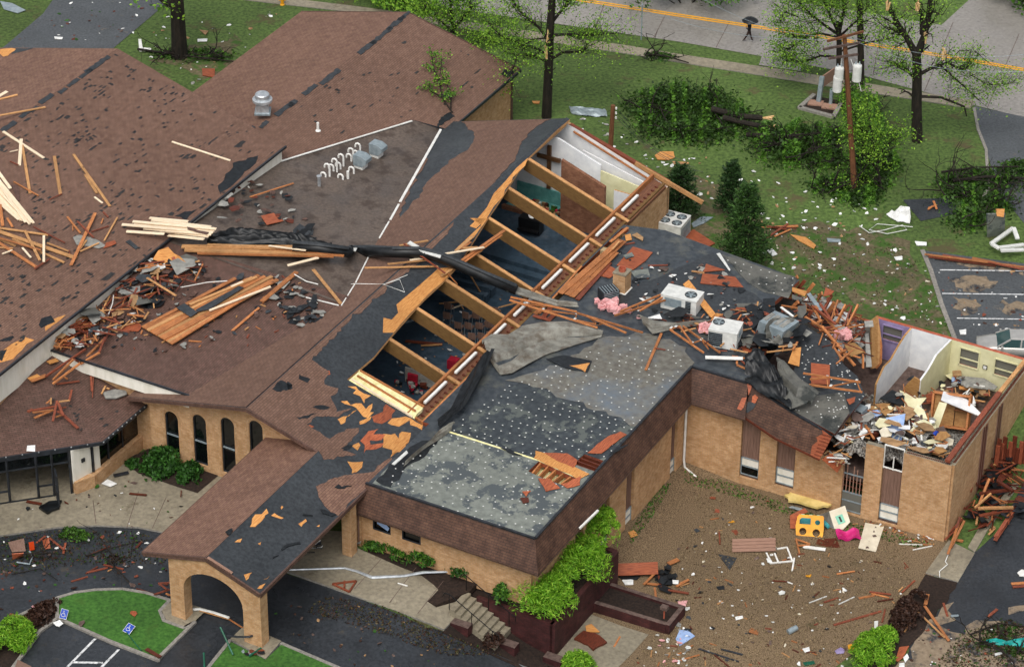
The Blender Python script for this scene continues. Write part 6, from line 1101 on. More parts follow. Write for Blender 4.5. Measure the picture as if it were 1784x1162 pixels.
def truss(label, chords, webs, pl, k, mat=O, w_=.085, h=.3, plates_=True):
    t = thing('roof_truss', hit(*k(chords[0][:2])[0], pl), label, 'truss')
    for (x0, y0, x1, y1, ha, hb) in chords: mb = MB(); mb.beam(hit(*k((x0, y0))[0], pl, h + ha), hit(*k((x1, y1))[0], pl, h + hb), w_, .1, mat); obj('chord', mb, t)
    for (x0, y0, x1, y1) in webs:
        p, q = hit(*k((x0, y0))[0], pl, h), hit(*k((x1, y1))[0], pl, h); mb = MB(); mb.beam(p, q, w_ * .8,.07, mat); obj('web', mb, t)
        if plates_: mb = MB(); mb.box(p + Z * .07, A * .11, B * .07, Z * .012, 'metal_white'); obj('nail_plate', mb, t)
    return t
truss('longest orange roof truss lying from the open wall top across the flat roof', [(230,800,900,950,.5,.3),(220,830,1110,1110,.4,.2),(900,960,1570,1160,.3,.1),(1000,990,1400,1162,.3,.2)],[(370,870,580,890),(580,890,540,920),(560,930,900,975),(900,975,880,1030),(880,1030,1110,1080),(1110,1080,1000,985),(1110,1080,1200,1060)], 'F', kT)
truss('orange truss leaning against the tipped rooftop air conditioner', [(200,805,600,640,.1,.6),(150,840,610,700,.05,.4),(370,800,620,650,.2,.6)],[(360,800,350,740),(560,700,620,640),(640,690,600,640)], 'F', kH)
truss('orange truss lying in front of the square rooftop air conditioner', [(630,960,920,1160,.1,.0),(740,930,1060,1160,.1,.0),(710,930,820,1080,.2,.2)],[(640,950,720,930),(820,1080,900,1050),(900,1050,960,1130),(680,940,640,960)], 'F', kH)
truss('orange truss lying on the sagging dark roof panel near the classrooms', [(625,785,915,830,.25,.2),(655,843,925,880,.1,.1),(660,815,745,806,.2,.2)],[(745,806,750,850),(765,852,905,822),(895,825,915,875)], 'F', kN)
lumber([(1605,585,1525,770,.16, O, .05),(1570,660,1625,668,.08, RD, .1)], kG, 'F', 'orange stick with a short fork lying apart on the fastener-dotted roof', 'forked stick on the flat roof')
lumber([(290,745,360,775,.14, O, .1),(265,700,330,712,.12, O, .1),(130,706,320,712,.3, 'white_paint', .25),(290,700,290,740,.12, O, .1),(310,720,360,770,.1, RD, .1)], kN, 'F', 'white or orange board lying by the black tarp at the mansard edge', 'boards by the black tarp', seed=26)
for i, (poly, mt, h, hs, lab) in enumerate((
    (((310,250),(480,300),(420,370),(310,450),(170,410)), 'ply_red', .04, None, 'largest red plywood sheet on the flat roof, just beyond the brick chimney'),(((20,440),(110,415),(190,460),(110,520),(30,500)), 'ply_red', .03, None, 'dark red plywood sheet between the chimney and the open wall'),
    (((940,398),(1100,450),(915,468)), 'ply_red', .06, None, 'triangular red plywood piece on the far part of the flat roof'),(((910,480),(1190,510),(1262,600),(890,565)), 'ply_red', .04, None, 'long red plywood sheet with a dark box at its corner on the flat roof'),
    (((740,572),(790,535),(1022,828),(985,862)), 'ply_orange', .05,[.9,.9,.1,.05], 'orange plywood strip leaning behind the tipped air conditioner'),(((1030,822),(1125,840),(1000,902),(978,882)), 'ply_orange', .05, None, 'orange plywood offcut at the foot of the leaning plywood strip'),
    (((1190,785),(1240,740),(1312,800),(1230,812)), 'ply_red', .08, None, 'small red plywood piece left of the crushed air conditioner'),(((1240,1110),(1330,1085),(1385,1130),(1380,1170),(1260,1150)), 'ply_red', .1, None, 'red plywood piece right of the square air conditioner'),
    (((290,460),(440,440),(460,515),(330,525)), 'insulboard', .08, None, 'grey insulation board right beside the brick chimney'),(((300,300),(320,330),(250,355),(225,325)), 'insulboard', .14, None, 'small grey board resting on the largest red plywood sheet'),
    (((345,130),(400,170),(395,200),(300,150)), 'cardboard', .1, None, 'brown scrap near the far corner of the flat roof'),(((240,150),(290,140),(300,190),(250,200)), 'ply_orange', .1, None, 'orange scrap at the end of the leaning deck planks'),
    (((1030,310),(1060,305),(1150,450),(1140,458)), 'metal_white', .06, None, 'white metal strip along the far edge of the dotted grey roof'),(((440,860),(540,830),(560,870),(430,865)), 'paper', .4, None, 'white sheet behind the twisted grey roofing below the tipped air conditioner'),
    (((1200,740),(1420,735),(1380,770),(1210,770)), 'membrane_grey', .12, None, 'grey torn roofing flap left of the crushed air conditioner'),(((1430,700),(1530,690),(1535,760),(1440,770)), 'felt_black', .1, None, 'black square of felt behind the crushed air conditioner'))):
    flat_board('plywood_sheet' if 'ply' in mt else 'roof_scrap', kH(*poly), 'F', .04, mt, lab, 'plywood' if 'ply' in mt else 'scrap', h=h, hs=hs)
lumber([(815,460,925,475,.12, T, .05)], kH, 'F', 'short tan stick touching the triangular red plywood piece', None); lumber([(440,412,610,408,.1, RD, .03)], kH, 'F', 'thin red stick beyond the chimney on the flat roof', None); lumber([(210,235,325,215,.1, RD, .04)], kH, 'F', 'thin red stick near the far corner of the flat roof', None); lumber([(1120,855,1365,820,.06, 'white_paint', .2)], kH, 'F', 'thin white pole between the two rooftop air conditioners', None, 'pole', 'pole'); lumber([(1585,770,1690,850,.15, 'white_paint', .8)], kH, 'F', 'white board standing off the crushed air conditioner', None)
c = hit(1060,520, 'F', 0); X, Y = frame(radians(25)); mb = MB(); mb.box(c + Z * .35, X * .55, Y * .4, Z * .33, 'metal_dark');
for k in range(6): mb.box(c + Z * .70 + X * (-.45 + .18 * k), X * .02, Y * .4, Z * .02, 'metal_grey')
for k in range(5): mb.box(c + Z * (.1 + .13 * k) - Y * .41, X * .5, Y * .01, Z * .02, 'metal_grey')
obj('louvre_box', mb, None, 'dark slatted metal box sitting by the end of the leaning deck planks', 'vent box')
scatter('insulation_tuft', 'insulation', 'pink insulation on the flat roof', 'pink insulation tuft near the truss and tipped air conditioner on the flat roof', 16, kH((0,720),(90,700),(300,780),(400,830),(330,900),(260,840),(0,790)), 'F', ['ins_pink'], 'chunk', 31,.25,.5,.1)
scatter('insulation_tuft', 'insulation', 'pink insulation by the square air conditioner', 'pink insulation tuft just left of the square air conditioner', 8, kH((900,950),(960,940),(970,990),(910,1010)), 'F', ['ins_pink'], 'chunk', 32,.25,.45,.2)
scatter('roof_scrap', 'scrap', 'scraps strewn over the flat roof', 'small dark or pale scrap strewn about the middle of the flat roof', 110, kH((120,300),(500,300),(1000,420),(1300,620),(1350,800),(1000,860),(560,900),(150,760),(330,600)), 'F', ['felt_black', 'stone', 'plaster_grey', 'paper', 'lumber_red', 'felt_black'], 'sheet', 33,.08,.3,.06)
scatter('wood_splinter', 'splinter', 'splinters by the rooftop units', 'red splinter strewn between the rooftop air conditioners', 40, kH((500,800),(960,820),(1250,780),(1400,1100),(960,1000),(600,960)), 'F', [RD, O, DK], 'stick', 34,.2,.6,.3)
mb = MB(); q = [hit(*kI(p)[0],2.9, h) for p, h in (((690,175),1.1),((1050,410),.7),((1430,628),.1))]; e = [hit(*kI(p)[0],1.5, h) for p, h in (((600,450),1.0),((900,655),.6),((1310,850),.0))]
fm = thing('fallen_mansard', e[1], 'length of brown mansard roof edge sagging loose over the classroom wall', 'roof piece')
for i in range(2): mb.face([e[i], e[i + 1], q[i + 1], q[i]], 'mansard'); mb.face([q[i], q[i + 1], e[i + 1] + A * .6, e[i] + A * .6], 'lumber_dark')
obj('shingled_face', mb, fm); mb = MB(); mb.beam(q[0] + Z * .03, q[1] + Z * .03,.14,.1, 'metal_dark'); mb.beam(q[1] + Z * .03, q[2] + Z * .03,.14,.1, 'metal_dark'); obj('roof_edge', mb, fm); mb = MB(); mb.beam(e[0], e[1],.1,.1, 'lumber_dark'); mb.beam(e[1], e[2],.1,.1, 'lumber_dark'); obj('eave_board', mb, fm)
nn_ = (q[2] - e[1]).cross(e[2] - e[1]).normalized(); nn_ = nn_ if nn_.dot(CAM - e[1]) > 0 else -nn_
def onp(poly, off=.03): return [wallhit(u, v, nn_, nn_.dot(e[1]) + off) for u, v in poly]
mb = MB(); pp = onp(kI((1330,575),(1430,628),(1310,850),(1225,805),(1240,720),(1290,680),(1280,640),(1340,610))); mb.face(pp, 'ply_red')
obj('bare_decking', mb, fm)
for k in range(7):
    p, q_ = onp(kI((1330 + 1 * k - 12 * k, 615 + 30 * k),(1425 - 17 * k, 640 + 30 * k)),.06); mb = MB(); mb.beam(p, q_, .05,.05, RD); obj('lath', mb, fm)
nn2 = (q[1] - e[0]).cross(e[1] - e[0]).normalized(); nn2 = nn2 if nn2.dot(CAM - e[0]) > 0 else -nn2
for poly, mt in ((kI((690,265),(715,250),(745,275),(715,335),(685,320)), 'ply_red'),(kI((650,320),(690,320),(730,330),(700,380),(640,420),(620,400)), 'felt')): mb = MB(); mb.face([wallhit(u, v, nn2, nn2.dot(e[0]) + .03) for u, v in poly], mt); obj('bare_decking' if mt != 'felt' else 'torn_felt', mb, fm)
def patch(name, px, k, z0, hs, mat, label, cat, dots=0, seed=1):
    pts = [hit(*k(p)[0], z0, h) for p, h in zip(px, hs)]; c = sum(pts, V((0,0,0))) / len(pts); mb = MB(); n = len(pts)
    o = thing(name, c, label, cat) if dots else None
    for i in range(n): j = (i + 1) % n; t = [pts[i], pts[j], c]; t = t if (pts[j] - pts[i]).cross(c - pts[i]).z > 0 else t[::-1]; mb.face(t, mat); mb.face([p - Z * .1 for p in t][::-1], 'lumber_dark')
    for i in range(n): j = (i + 1) % n; mb.face([pts[i], pts[j], pts[j] - Z * .1, pts[i] - Z * .1], 'lumber_dark')
    if not dots: return obj(name, mb, None, label, cat)
    obj('roof_sheet', mb, o); r = rnd(seed); mb = MB()
    for k_ in range(dots):
        i = r.randrange(n); a_, b_ = sorted((r.random(), r.random())); p = pts[i] * a_ + pts[(i + 1) % n] * (b_ - a_) + c * (1 - b_); nv = (pts[(i + 1) % n] - pts[i]).cross(c - pts[i]).normalized(); nv = nv if nv.z > 0 else -nv
        x = nv.orthogonal().normalized(); y = nv.cross(x); mb.face([p + nv * .015 + x * .05 * cos(t) + y * .05 * sin(t) for t in [pi * s_ / 3 for s_ in range(6)]], 'metal_white')
    obj('fastener_plates', mb, o); return o
patch('fallen_roof_panel', ((600,560),(640,545),(760,620),(830,740),(900,800),(940,900),(870,985),(790,1095),(570,975),(530,870),(600,720)), kN, 3.0,(.7,.8,.7,.5,.3,.1,0,0,.4,.6,.7), 'felt', 'sagging dark panel of fallen roof dotted with fasteners by the classrooms', 'roof piece', 70,3)
patch('fallen_roof_panel', ((575,975),(680,900),(830,880),(860,985),(785,1092)), kN, 3.2,(.35,.4,.25,.1,.05), 'membrane_grey', 'grey dotted roof panel at the lower end of the fallen mansard', 'roof piece', 30,4)
drape('roofing_tarp', H(kN, 'F', (330,690,.25),(400,660,.5),(450,720,.4),(500,780,.5)), H(kN, 'F', (330,830,.1),(420,890,.1),(510,930,.05),(570,970,.05)), 'tarp_black', 'glossy black tarp hanging over the edge of the fallen roof', 'tarp', 40,24,.5,21)
drape('roofing_sheet', H(kN, 'F', (490,700,.5),(530,720,.6),(620,820,.5),(715,880,.3)), H(kN, 'F', (500,830,.1),(520,900,.1),(560,965,.1),(640,940,.05)), 'membrane_grey', 'stiff grey roofing sheet folded over the black tarp', 'roofing', 36,18,.35,22,1)
drape('roofing_sheet', H(kN, 'F', (430,560,.9),(470,500,1.2),(560,500,1.1),(610,540,.7)), H(kN, 'F', (440,640,.2),(500,650,.2),(560,640,.2),(600,600,.2)), 'membrane_grey', 'mangled grey roofing mound over the crushed air conditioner', 'roofing', 40,24,.7,23,1)
drape('roofing_sheet', H(kH, 'F', (340,830,.9),(500,880,.5),(700,900,.4),(1000,880,.3)), H(kH, 'F', (420,920,.5),(480,1000,.2),(640,960,.2),(1000,900,.2)), 'metal_sheet', 'grey twisted roofing running from the trusses to the leaning plywood strip', 'roofing', 28,12,.25,24,1)
flat_board('plywood_sheet', kN((575,660),(615,655),(605,752),(548,735)), 'F', .04, 'ply_orange', 'orange plywood square standing in the dark gap beside the fallen roof', 'plywood', h=-.2, hs=[.4,.4,0,0])
flat_board('plywood_sheet', kN((665,735),(760,745),(760,845),(665,840)), 'F', .04, 'ply_red', 'red plywood square under the orange truss on the sagging dark roof', 'plywood', h=-.3, hs=[.2,.2,0,0])
flat_board('plywood_sheet', kN((845,920),(890,905),(885,930),(860,945)), 'F', .04, 'ply_red', 'small red plywood scrap on the fallen grey roof edge', 'plywood', h=-.4)
raf = [(170,140,90,240),(275,180,190,290),(75,100,0,200),(480,310,380,500),(550,370,470,610),(650,420,540,640),(710,460,630,680),(790,430,660,690),(360,300,310,370),(450,330,400,470),(520,400,450,520),(80,400,0,480),(250,500,190,600),(840,1000,838,1162)]
lumber([(x0, y0, x1, y1,.10, O if i % 3 else RD, -.2 + .12 * (i % 3),-.9) for i, (x0, y0, x1, y1) in enumerate(raf)], kM, 'F', 'orange roof joist sticking up in the row along the torn classroom edge', 'joists sticking up along the torn edge', 'joist', 'joist', seed=41, th=.22)
lumber([(240,440,340,620,.14, O, .1,-.2),(270,440,545,745,.14, O, .2,-.4),(330,410,470,620,.13, RD, .3,0),(150,570,400,722,.16, O, 0,-.2),(350,680,745,1150,.16, O, .1,-1.2),(490,930,605,1085,.12, O, -.5),(545,1005,640,970,.1, O, -.5),(640,950,520,1070,.1, RD, -.6),(470,690,380,710,.1, RD, 0),(300,640,350,610,.14, O, .2),(240,440,520,660,.12, RD, .1)], kM, 'F', 'long broken truss timber leaning down into the torn gap by the classrooms', 'truss timbers in the torn gap', 'timber', 'timber', seed=42, th=.1)
for poly, mt, h, lab in (((((175,295),(215,280),(365,480),(325,505))), 'metal_grey', .2, 'long grey board lying aslant on top of the torn joists'),(((375,330),(430,350),(400,400),(360,380)), 'plaster_grey', -.3, 'grey plaster scrap between the torn joists nearest the lawn'),(((545,400),(630,420),(600,480),(530,450)), 'plaster_grey', -.2, 'grey plaster scrap lying over the far end of the torn joists'),(((400,220),(500,260),(470,300),(370,320)), 'ply_red', .1, 'brown plywood flap raised at the outer edge of the torn joists'),(((620,900),(740,870),(870,980),(700,1040)), 'tan_board', -.6, 'stained tan board lying in the torn gap below the pink insulation'),(((860,620),(960,610),(970,680),(870,690)), 'plaster_grey', -.4, 'grey plaster block perched by the leaning tan partition'),(((480,640),(640,690),(600,740),(540,740)), 'plaster_grey', -.6, 'grey plaster slab deep among the torn joists'),(((690,830),(820,815),(800,890)), 'plaster_grey', -.8, 'grey plaster piece beside the stained tan board'),(((0,215),(180,265),(150,320),(0,260)), 'ply_orange', .05, 'orange board along the end of the dotted grey roof'),(((870,770),(910,760),(950,1160),(880,1160)), 'plaster_grey', -1.4, 'tall strip of grey plasterboard against the leaning tan partition'),(((0,300),(130,350),(110,390),(0,350)), 'membrane_grey', .0, 'grey roofing strip beneath the orange board at the torn edge')): flat_board('torn_board', kM(*poly), 'F', .05, mt, lab, 'board', h=h)
scatter('insulation_tuft', 'insulation', 'pink insulation in the torn gap', 'pink insulation tuft lodged among the torn joists by the classrooms', 14, kM((510,760),(660,740),(690,820),(560,860)),3.2,['ins_pink'], 'chunk', 43,.3,.5,.4)
scatter('wood_splinter', 'splinter', 'splinters in the torn gap', 'red or orange splinter in the dark torn gap by the classrooms', 90, kM((0,250),(300,350),(700,480),(860,620),(860,1000),(600,1000),(400,760),(120,560)),2.4,[RD, O, DK, RD], 'stick', 44,.3,.9,.6)
scatter('plaster_scrap', 'plaster', 'plaster scraps in the torn gap', 'grey or pale plaster scrap in the dark torn gap by the classrooms', 60, kM((0,250),(300,350),(700,480),(860,620),(860,1100),(600,1000),(400,760),(120,560)),2.2,['plaster_grey', 'plaster_grey', 'paper', 'felt_black'], 'sheet', 45,.2,.6,.6)
scatter('roof_scrap', 'scrap', 'rubbish round the crushed air conditioner', 'dark scrap heaped round the crushed air conditioner', 70, kN((320,470),(420,450),(620,480),(640,620),(560,700),(400,680),(320,600)), 'F', ['felt_black', 'stone', 'plaster_grey', 'lumber_red', 'felt_black'], 'sheet', 46,.15,.5,.6)
flat_board('leaning_partition', kM((928,605),(1008,546),(1030,700),(1058,905),(1052,1110),(1000,1170),(935,1180)),0,.12, 'tan_board', 'tall tan partition board leaning at the end of the torn joists by the purple wall', 'partition', hs=[2.9,2.95,2.3,1.6,.9,.6,.6])
mb = MB(); mb.tube([hit(*kM((x, y))[0],0, z) for x, y, z in ((1010,545,3.0),(1034,700,2.35),(1062,905,1.65),(1056,1110,.95),(1000,1172,.65))],.07, 'lumber_orange', 5); obj('stud_edge', mb, None, 'orange bent stud along the edge of the leaning tan partition', 'stud')
for poly, mt, h, hs, lab, nm in (
    (((370,130),(525,95),(490,345),(355,305)), 'blue_board', 1.9,[.5,.7,.0,.0], 'pale blue board leaning on the rubble above the brick pier', 'board'),(((205,130),(295,45),(340,100),(250,140)), 'blue_board', 1.9,[0,.3,.3,0], 'smaller pale blue board scrap by the grey television', 'board'),
    (((520,-20),(690,-30),(600,80),(560,70)), 'cream_panel', 1.6,[.4,.5,0,0], 'cream wall panel lying face up in the middle of the rubble', 'panel'),(((700,230),(790,0),(850,10),(770,240)), 'cream_panel', 1.2,[0,1.6,1.6,0], 'cream board edge standing beside the wooden cabinet', 'panel'),
    (((500,310),(600,160),(610,190),(520,340)), 'cream_panel', 2.0,[0,.2,.2,0], 'long cream strip lying behind the window frame in the rubble', 'panel'),(((530,300),(590,215),(650,220),(600,330)), 'paper', 2.05, None, 'white panel with dark marks lying on the rubble', 'panel'),
    (((820,-80),(1000,-20),(1110,90),(1090,110),(800,-10)), 'plaster_white', 1.5,[.8,.6,.2,.1,.8], 'long white broken panel lying across the wooden cabinet', 'panel'),(((640,240),(710,260),(690,280),(630,265)), 'paper', 2.1, None, 'white square sheet in the rubble near the flag', 'sheet'),
    (((440,30),(575,75),(540,115),(480,60)), 'cardboard', 1.9, None, 'brown cardboard flap in the rubble beside the blue board', 'cardboard'),(((655,200),(720,70),(730,120),(690,230)), 'cardboard', 1.5,[0,.6,.6,0], 'brown board standing left of the cream board edge', 'board'),
    (((-20,-70),(60,-130),(130,-60),(60,-20)), 'tarp_black', 2.0, None, 'black felt flap at the far left of the rubble', 'felt'),(((160,255),(200,205),(230,230),(190,300)), 'paper', 2.2, None, 'white box lid on the rubble left of the blue board', 'sheet'),(((40,30),(0,120),(-20,100),(30,10)), 'lumber_red', 2.3, None, 'red board along the left side of the rubble', 'board')):
    flat_board('wall_board' if nm != 'sheet' else 'paper_sheet', kJ(*poly), h, .05, mt, lab, nm, hs=hs)
c = hit(*kJ((165,110))[0],1.9); X, Y = frame(radians(-35)); t = thing('television', c, 'grey boxy television sitting on the left side of the rubble', 'television'); mb = MB(); mb.box(c + Z * .3, X * .35, Y * .35, Z * .3, 'metal_grey'); obj('case', mb, t); mb = MB(); mb.box(c + Z * .3 - Y * .355, X * .28, Y * .01, Z * .23, 'glass_dark'); obj('screen', mb, t)
c = hit(*kJ((865,200))[0],.4); X, Y = frame(radians(-24)); t = thing('cabinet', c, 'open orange wood cabinet tilted in the rubble against the right-hand wall', 'cabinet'); mb = MB()
for o, x, y, z in (((-1.1,0,1.0),.06,.3,1.0),((1.1,0,1.0),.06,.3,1.0),((0,0,2.0),1.15,.3,.06),((0,0,.05),1.15,.3,.06)): mb.box(c + X * o[0] + Y * o[1] + Z * o[2], X * x, Y * y, Z * z, 'lumber_orange')
obj('frame', mb, t); mb = MB(); mb.box(c + X * -.42 + Y * .05 + Z * 1.0, X * .62, Y * .03, Z * .95, 'tan_board'); obj('door', mb, t); mb = MB(); mb.box(c + X * .65 + Y * .1 + Z * 1.1, X * .42, Y * .26, Z * .03, 'lumber_orange'); mb.box(c + X * .65 + Y * .28 + Z * 1.0, X * .45, Y * .02, Z * .95, 'tan_board'); obj('shelf', mb, t); t.rotation_euler = (radians(-28), radians(6),0)
c = hit(*kJ((790,300))[0],2.0); mb = MB()
fl = lambda i, j: c + V((.9 * (j - .5) + .15 * sin(5 * i),.1 * sin(7 * j),.5 - .9 * i + .15 * sin(6 * j + 3 * i)))
for k in range(9): mb.grid(lambda i, j: fl((k + i) / 9, j),1,8, 'red_item' if k % 2 == 0 else 'paper')
mb.grid(lambda i, j: fl(i * .45, j * .35) - V((0,.03,0)),4,4, 'sign_blue'); obj('striped_flag', mb, None, 'crumpled red and white striped flag with a blue corner in the rubble', 'flag')
rub = hab(kJ((0,200),(100,20),(330,40),(620,20),(760,200),(860,380),(850,440),(530,370),(230,290),(20,380),(-60,320)),2.0)
rubpx = kJ((-30,240),(60,60),(330,40),(640,60),(760,190),(870,300),(840,430),(530,365),(370,330),(230,290),(150,300),(0,350))
W_ = 'whitish slab or splinter in the deep rubble heap filling the roofless classrooms'
scatter('rubble_slab', 'rubble', 'slabs in the classroom rubble', 'grey, white or cream slab in the deep rubble heap of the front classroom', 170, rubpx, 1.7,['plaster_grey', 'paper', 'plaster_grey', 'cream_panel', 'stone', 'plaster_grey', 'cardboard', 'felt', 'metal_white', 'tan_board'], 'sheet', 51,.12,.45,.6)
scatter('rubble_stick', 'rubble', 'sticks in the classroom rubble', 'white, tan or red stick in the deep rubble heap of the front classroom', 120, rubpx, 1.9,['white_paint', T, RD, 'metal_white', O, 'plaster_grey'], 'stick', 52,.2,.7,.5)
scatter('rubble_block', 'rubble', 'blocks in the classroom rubble', 'dark or grey block in the deep rubble heap of the front classroom', 70, rubpx, 1.2,['stone', 'dark_room', 'plaster_grey', 'lumber_dark'], 'chunk', 53,.3,.8,.5)
rub2 = kL((560,900),(700,760),(900,900),(1040,760),(1200,760),(1500,880),(1400,1000),(1200,1100),(900,1000),(700,1050),(500,1000))
scatter('rubble_slab', 'rubble', 'slabs in the far classroom rubble', 'dark, grey or tan slab strewn at the foot of the white and cream partitions', 70, rub2,.3,['stone', 'plaster_grey', 'felt_black', 'cardboard', 'cream_panel', 'lumber_red'], 'sheet', 54,.15,.45,.9)
scatter('rubble_stick', 'rubble', 'sticks in the far classroom rubble', 'tan or red stick strewn at the foot of the white and cream partitions', 40, rub2,.3,[RD, O, T, 'white_paint'], 'stick', 55,.3,.8,.9)
for poly, mt, h, lab in ((((1190,750),(1400,770),(1530,850),(1500,880),(1300,860),(1180,830)), 'plaster_grey', .9, 'grey shingled table-like slab under the cream wall windows'),(((1165,845),(1310,870),(1300,890),(1160,870)), 'ply_orange', .75, 'orange board under the grey slab by the cream wall'),(((1095,700),(1180,690),(1185,745),(1100,750)), 'cardboard', .8, 'brown cardboard box lid in the corner of the cream room'),(((1090,760),(1200,770),(1180,815),(1090,800)), 'blue_board', .7, 'pale blue folder beside the grey slab in the cream room'),(((840,930),(950,925),(940,985),(850,1000)), 'ply_red', .6, 'orange drawer front at the foot of the cream partition'),(((1255,980),(1300,940),(1320,1010),(1280,1030)), 'paper', .9, 'white sheet standing below the grey slab in the cream room'),(((590,885),(790,970),(720,1090),(640,1030)), 'cream_panel', .9, 'broken cream ceiling panel in front of the white room'),(((400,960),(520,880),(640,940),(620,1030),(500,1000)), 'felt_black', 1.0, 'black felt sheet lying left of the broken cream ceiling panel')): flat_board('fallen_board', kL(*poly), h, .05, mt, lab, 'board')
flat_board('plywood_sheet', kI((1330,845),(1420,790),(1512,900),(1470,965)),1.0,.04, 'ply_red', 'dark red plywood sheet hanging under the end of the fallen mansard', 'plywood', hs=[.6,.9,0,-.4])
scatter('rubble_stick', 'rubble', 'debris spilling over the broken wall', 'tan or grey stick spilling over the broken wall under the fallen mansard', 40, kI((1340,770),(1560,800),(1560,900),(1420,880)),1.0,['plaster_grey', T, 'cardboard', RD, 'paper'], 'stick', 57,.2,.6,.7)
scatter('rubble_sheet', 'rubble', 'panels in the classroom rubble', 'larger white, tan or cream panel jutting from the classroom rubble heap', 44, rubpx, 1.7,['plaster_white', 'cardboard', 'tan_board', 'cream_panel', 'plaster_grey', 'play_beige', 'stone'], 'sheet', 58,.4,.85,.9)
scatter('broken_board', 'board', 'broken boards round the rooftop units', 'red or orange broken board in the tangle round the rooftop air conditioners', 70, kH((700,880),(1000,840),(1300,760),(1780,800),(1700,1160),(1100,1160),(700,1000)), 'F', [RD, O, DK, T], 'stick', 47,.3,1.0,.5)
scatter('torn_membrane', 'roofing', 'torn membrane round the rooftop units', 'dark torn membrane flap in the tangle round the rooftop air conditioners', 60, kH((560,820),(1000,860),(1350,760),(1780,820),(1700,1160),(1300,1160),(900,920)), 'F', ['felt_black', 'tarp_black', 'felt', 'membrane_grey'], 'sheet', 48,.25,.8,.35)
scatter('broken_board', 'board', 'broken boards in the torn gap', 'red or orange broken board in the torn gap beside the fallen roof panel', 60, kN((560,350),(900,450),(930,700),(860,760),(700,600),(600,500)),3.2,[RD, O, DK, O], 'stick', 49,.3,1.0,.7)
hp_ = kJ((960,900),(1060,600),(1180,520),(1300,380),(1420,500),(1448,900),(1200,950),(1060,1000)); hp2 = K(1560,900,4.435)
lumber([(1080,850,1180,600,.14, O, .3,1.2),(1090,835,1365,828,.16, T, .9),(1100,895,1360,840,.2, RD, .6),(1065,830,1190,720,.1, T, .9),(1370,845,1225,1060,.22, RD, .5,.05),(1240,620,1360,700,.2, DK, 1.0),(1100,720,1340,690,.2, DK, .8),(1085,900,1075,960,.12, T, .3),(950,900,900,1060,.12, RD, .6,.05),(985,930,880,1140,.12, O, .8,.05),(860,1030,970,920,.1, RD, .3),(900,1075,970,1090,.12, O, .05),(1180,1010,1220,980,.12, T, .1)], kJ, 'G', 'red brown broken timber in the splintered heap at the end wall', 'timbers heaped at the end wall', 'timber', 'timber', seed=61, th=.12)
scatter('wood_splinter', 'splinter', 'splinters heaped at the end wall', 'dark red splinter in the heap at the end wall', 80, hp_, 'G', [DK, RD, DK, O], 'stick', 62,.3,.9,1.0); scatter('felt_scrap', 'felt', 'black scraps heaped at the end wall', 'black felt scrap in the heap at the end wall', 46, hp_, 'G', ['felt_black', 'tarp_black', 'metal_dark', 'lumber_dark'], 'sheet', 63,.3,.7,.7)
mb = MB(); c = hit(1775,800, 'G', .8)
for i in range(16): a_ = -1.4 + .17 * i; mb.beam(c + V((sin(a_) * 1.3, cos(a_) * .5,-.7)), c + V((sin(a_) * 1.3, cos(a_) * .5,.9 + .5 * sin(i * 2.1))),.26,.1, 'lumber_dark' if i % 3 else RD, up=A)
mb.tube([c + V((sin(a_) * 1.4, cos(a_) * .6,-.5)) for a_ in [-1.6 + .3 * k for k in range(10)]],.12, 'tan_board', 6); obj('roof_chunk', mb, None, 'big curved chunk of splintered brown roof wood at the right edge', 'roof piece')
# ================================================================ THINGS STREWN ON THE GROUND
kk = K(1184,762,2.905); kw = K(600,762,2.905)
yard = kk((-80,640),(100,420),(450,300),(520,560),(900,600),(1150,620),(1180,720),(1080,860),(880,1000),(860,1160),(-250,1160),(-60,900))
scatter('paper_scrap', 'scrap', 'white scraps in the gravel yard', 'small white scrap strewn on the brown gravel yard', 90, yard, 'G', ['paper', 'metal_white', 'paper', 'play_beige'], 'sheet', 71,.05,.16,.03)
scatter('wood_splinter', 'splinter', 'splinters in the gravel yard', 'small red or orange splinter strewn on the brown gravel yard', 70, yard, 'G', [RD, O, T, DK], 'stick', 72,.08,.3,.03)
scatter('felt_scrap', 'felt', 'dark scraps in the gravel yard', 'small dark scrap strewn on the brown gravel yard', 44, yard, 'G', ['felt_black', 'felt', 'stone'], 'sheet', 73,.08,.22,.03)
scatter('paper_scrap', 'scrap', 'scraps by the red brick garden box', 'small pale scrap littering the ground just right of the red brick garden box', 50, kw((1600,880),(1743,900),(1743,1160),(1620,1160),(1580,1000)), 'G', ['paper', 'cardboard', 'metal_white', 'plaster_grey', 'ins_pink'], 'sheet', 74,.06,.2,.04)
scatter('wood_splinter', 'splinter', 'splinters along the classroom wall foot', 'small pale or orange bit of debris along the foot of the classroom front wall', 50, kk((880,400),(960,420),(1330,520),(1300,560),(1000,480),(880,440)), 'G', [T, O, 'paper', 'cardboard', RD], 'stick', 75,.06,.25,.1)
lumber([(780,950,1020,880,.14, RD),(905,815,985,800,.14, O),(960,782,1070,795,.12, RD, .05),(970,790,1060,812,.1, O),(730,835,802,812,.1, RD),(1125,785,1190,725,.1, RD),(1108,780,1130,758,.07, T),(1040,870,1025,935,.1, RD),(795,692,886,678,.1, O),(0,740,46,718,.1, O),(0,755,48,738,.08, T),(470,725,545,730,.06, DK),(1000,830,1080,818,.08, DK),(200,480,204,540,.08, RD)], kk, 'G', 'red or orange board lying loose on the brown gravel yard', 'boards loose in the gravel yard', seed=71)
lumber([(95,1070,300,1135,.1, 'metal_dark'),(210,1072,320,1100,.12, 'metal_dark'),(175,1100,250,1160,.08, DK),(0,1130,100,1100,.08, O)], kk, 'G', 'dark metal bar near the bottom of the gravel yard', 'dark bars in the gravel yard', 'bar', 'bar', seed=72)
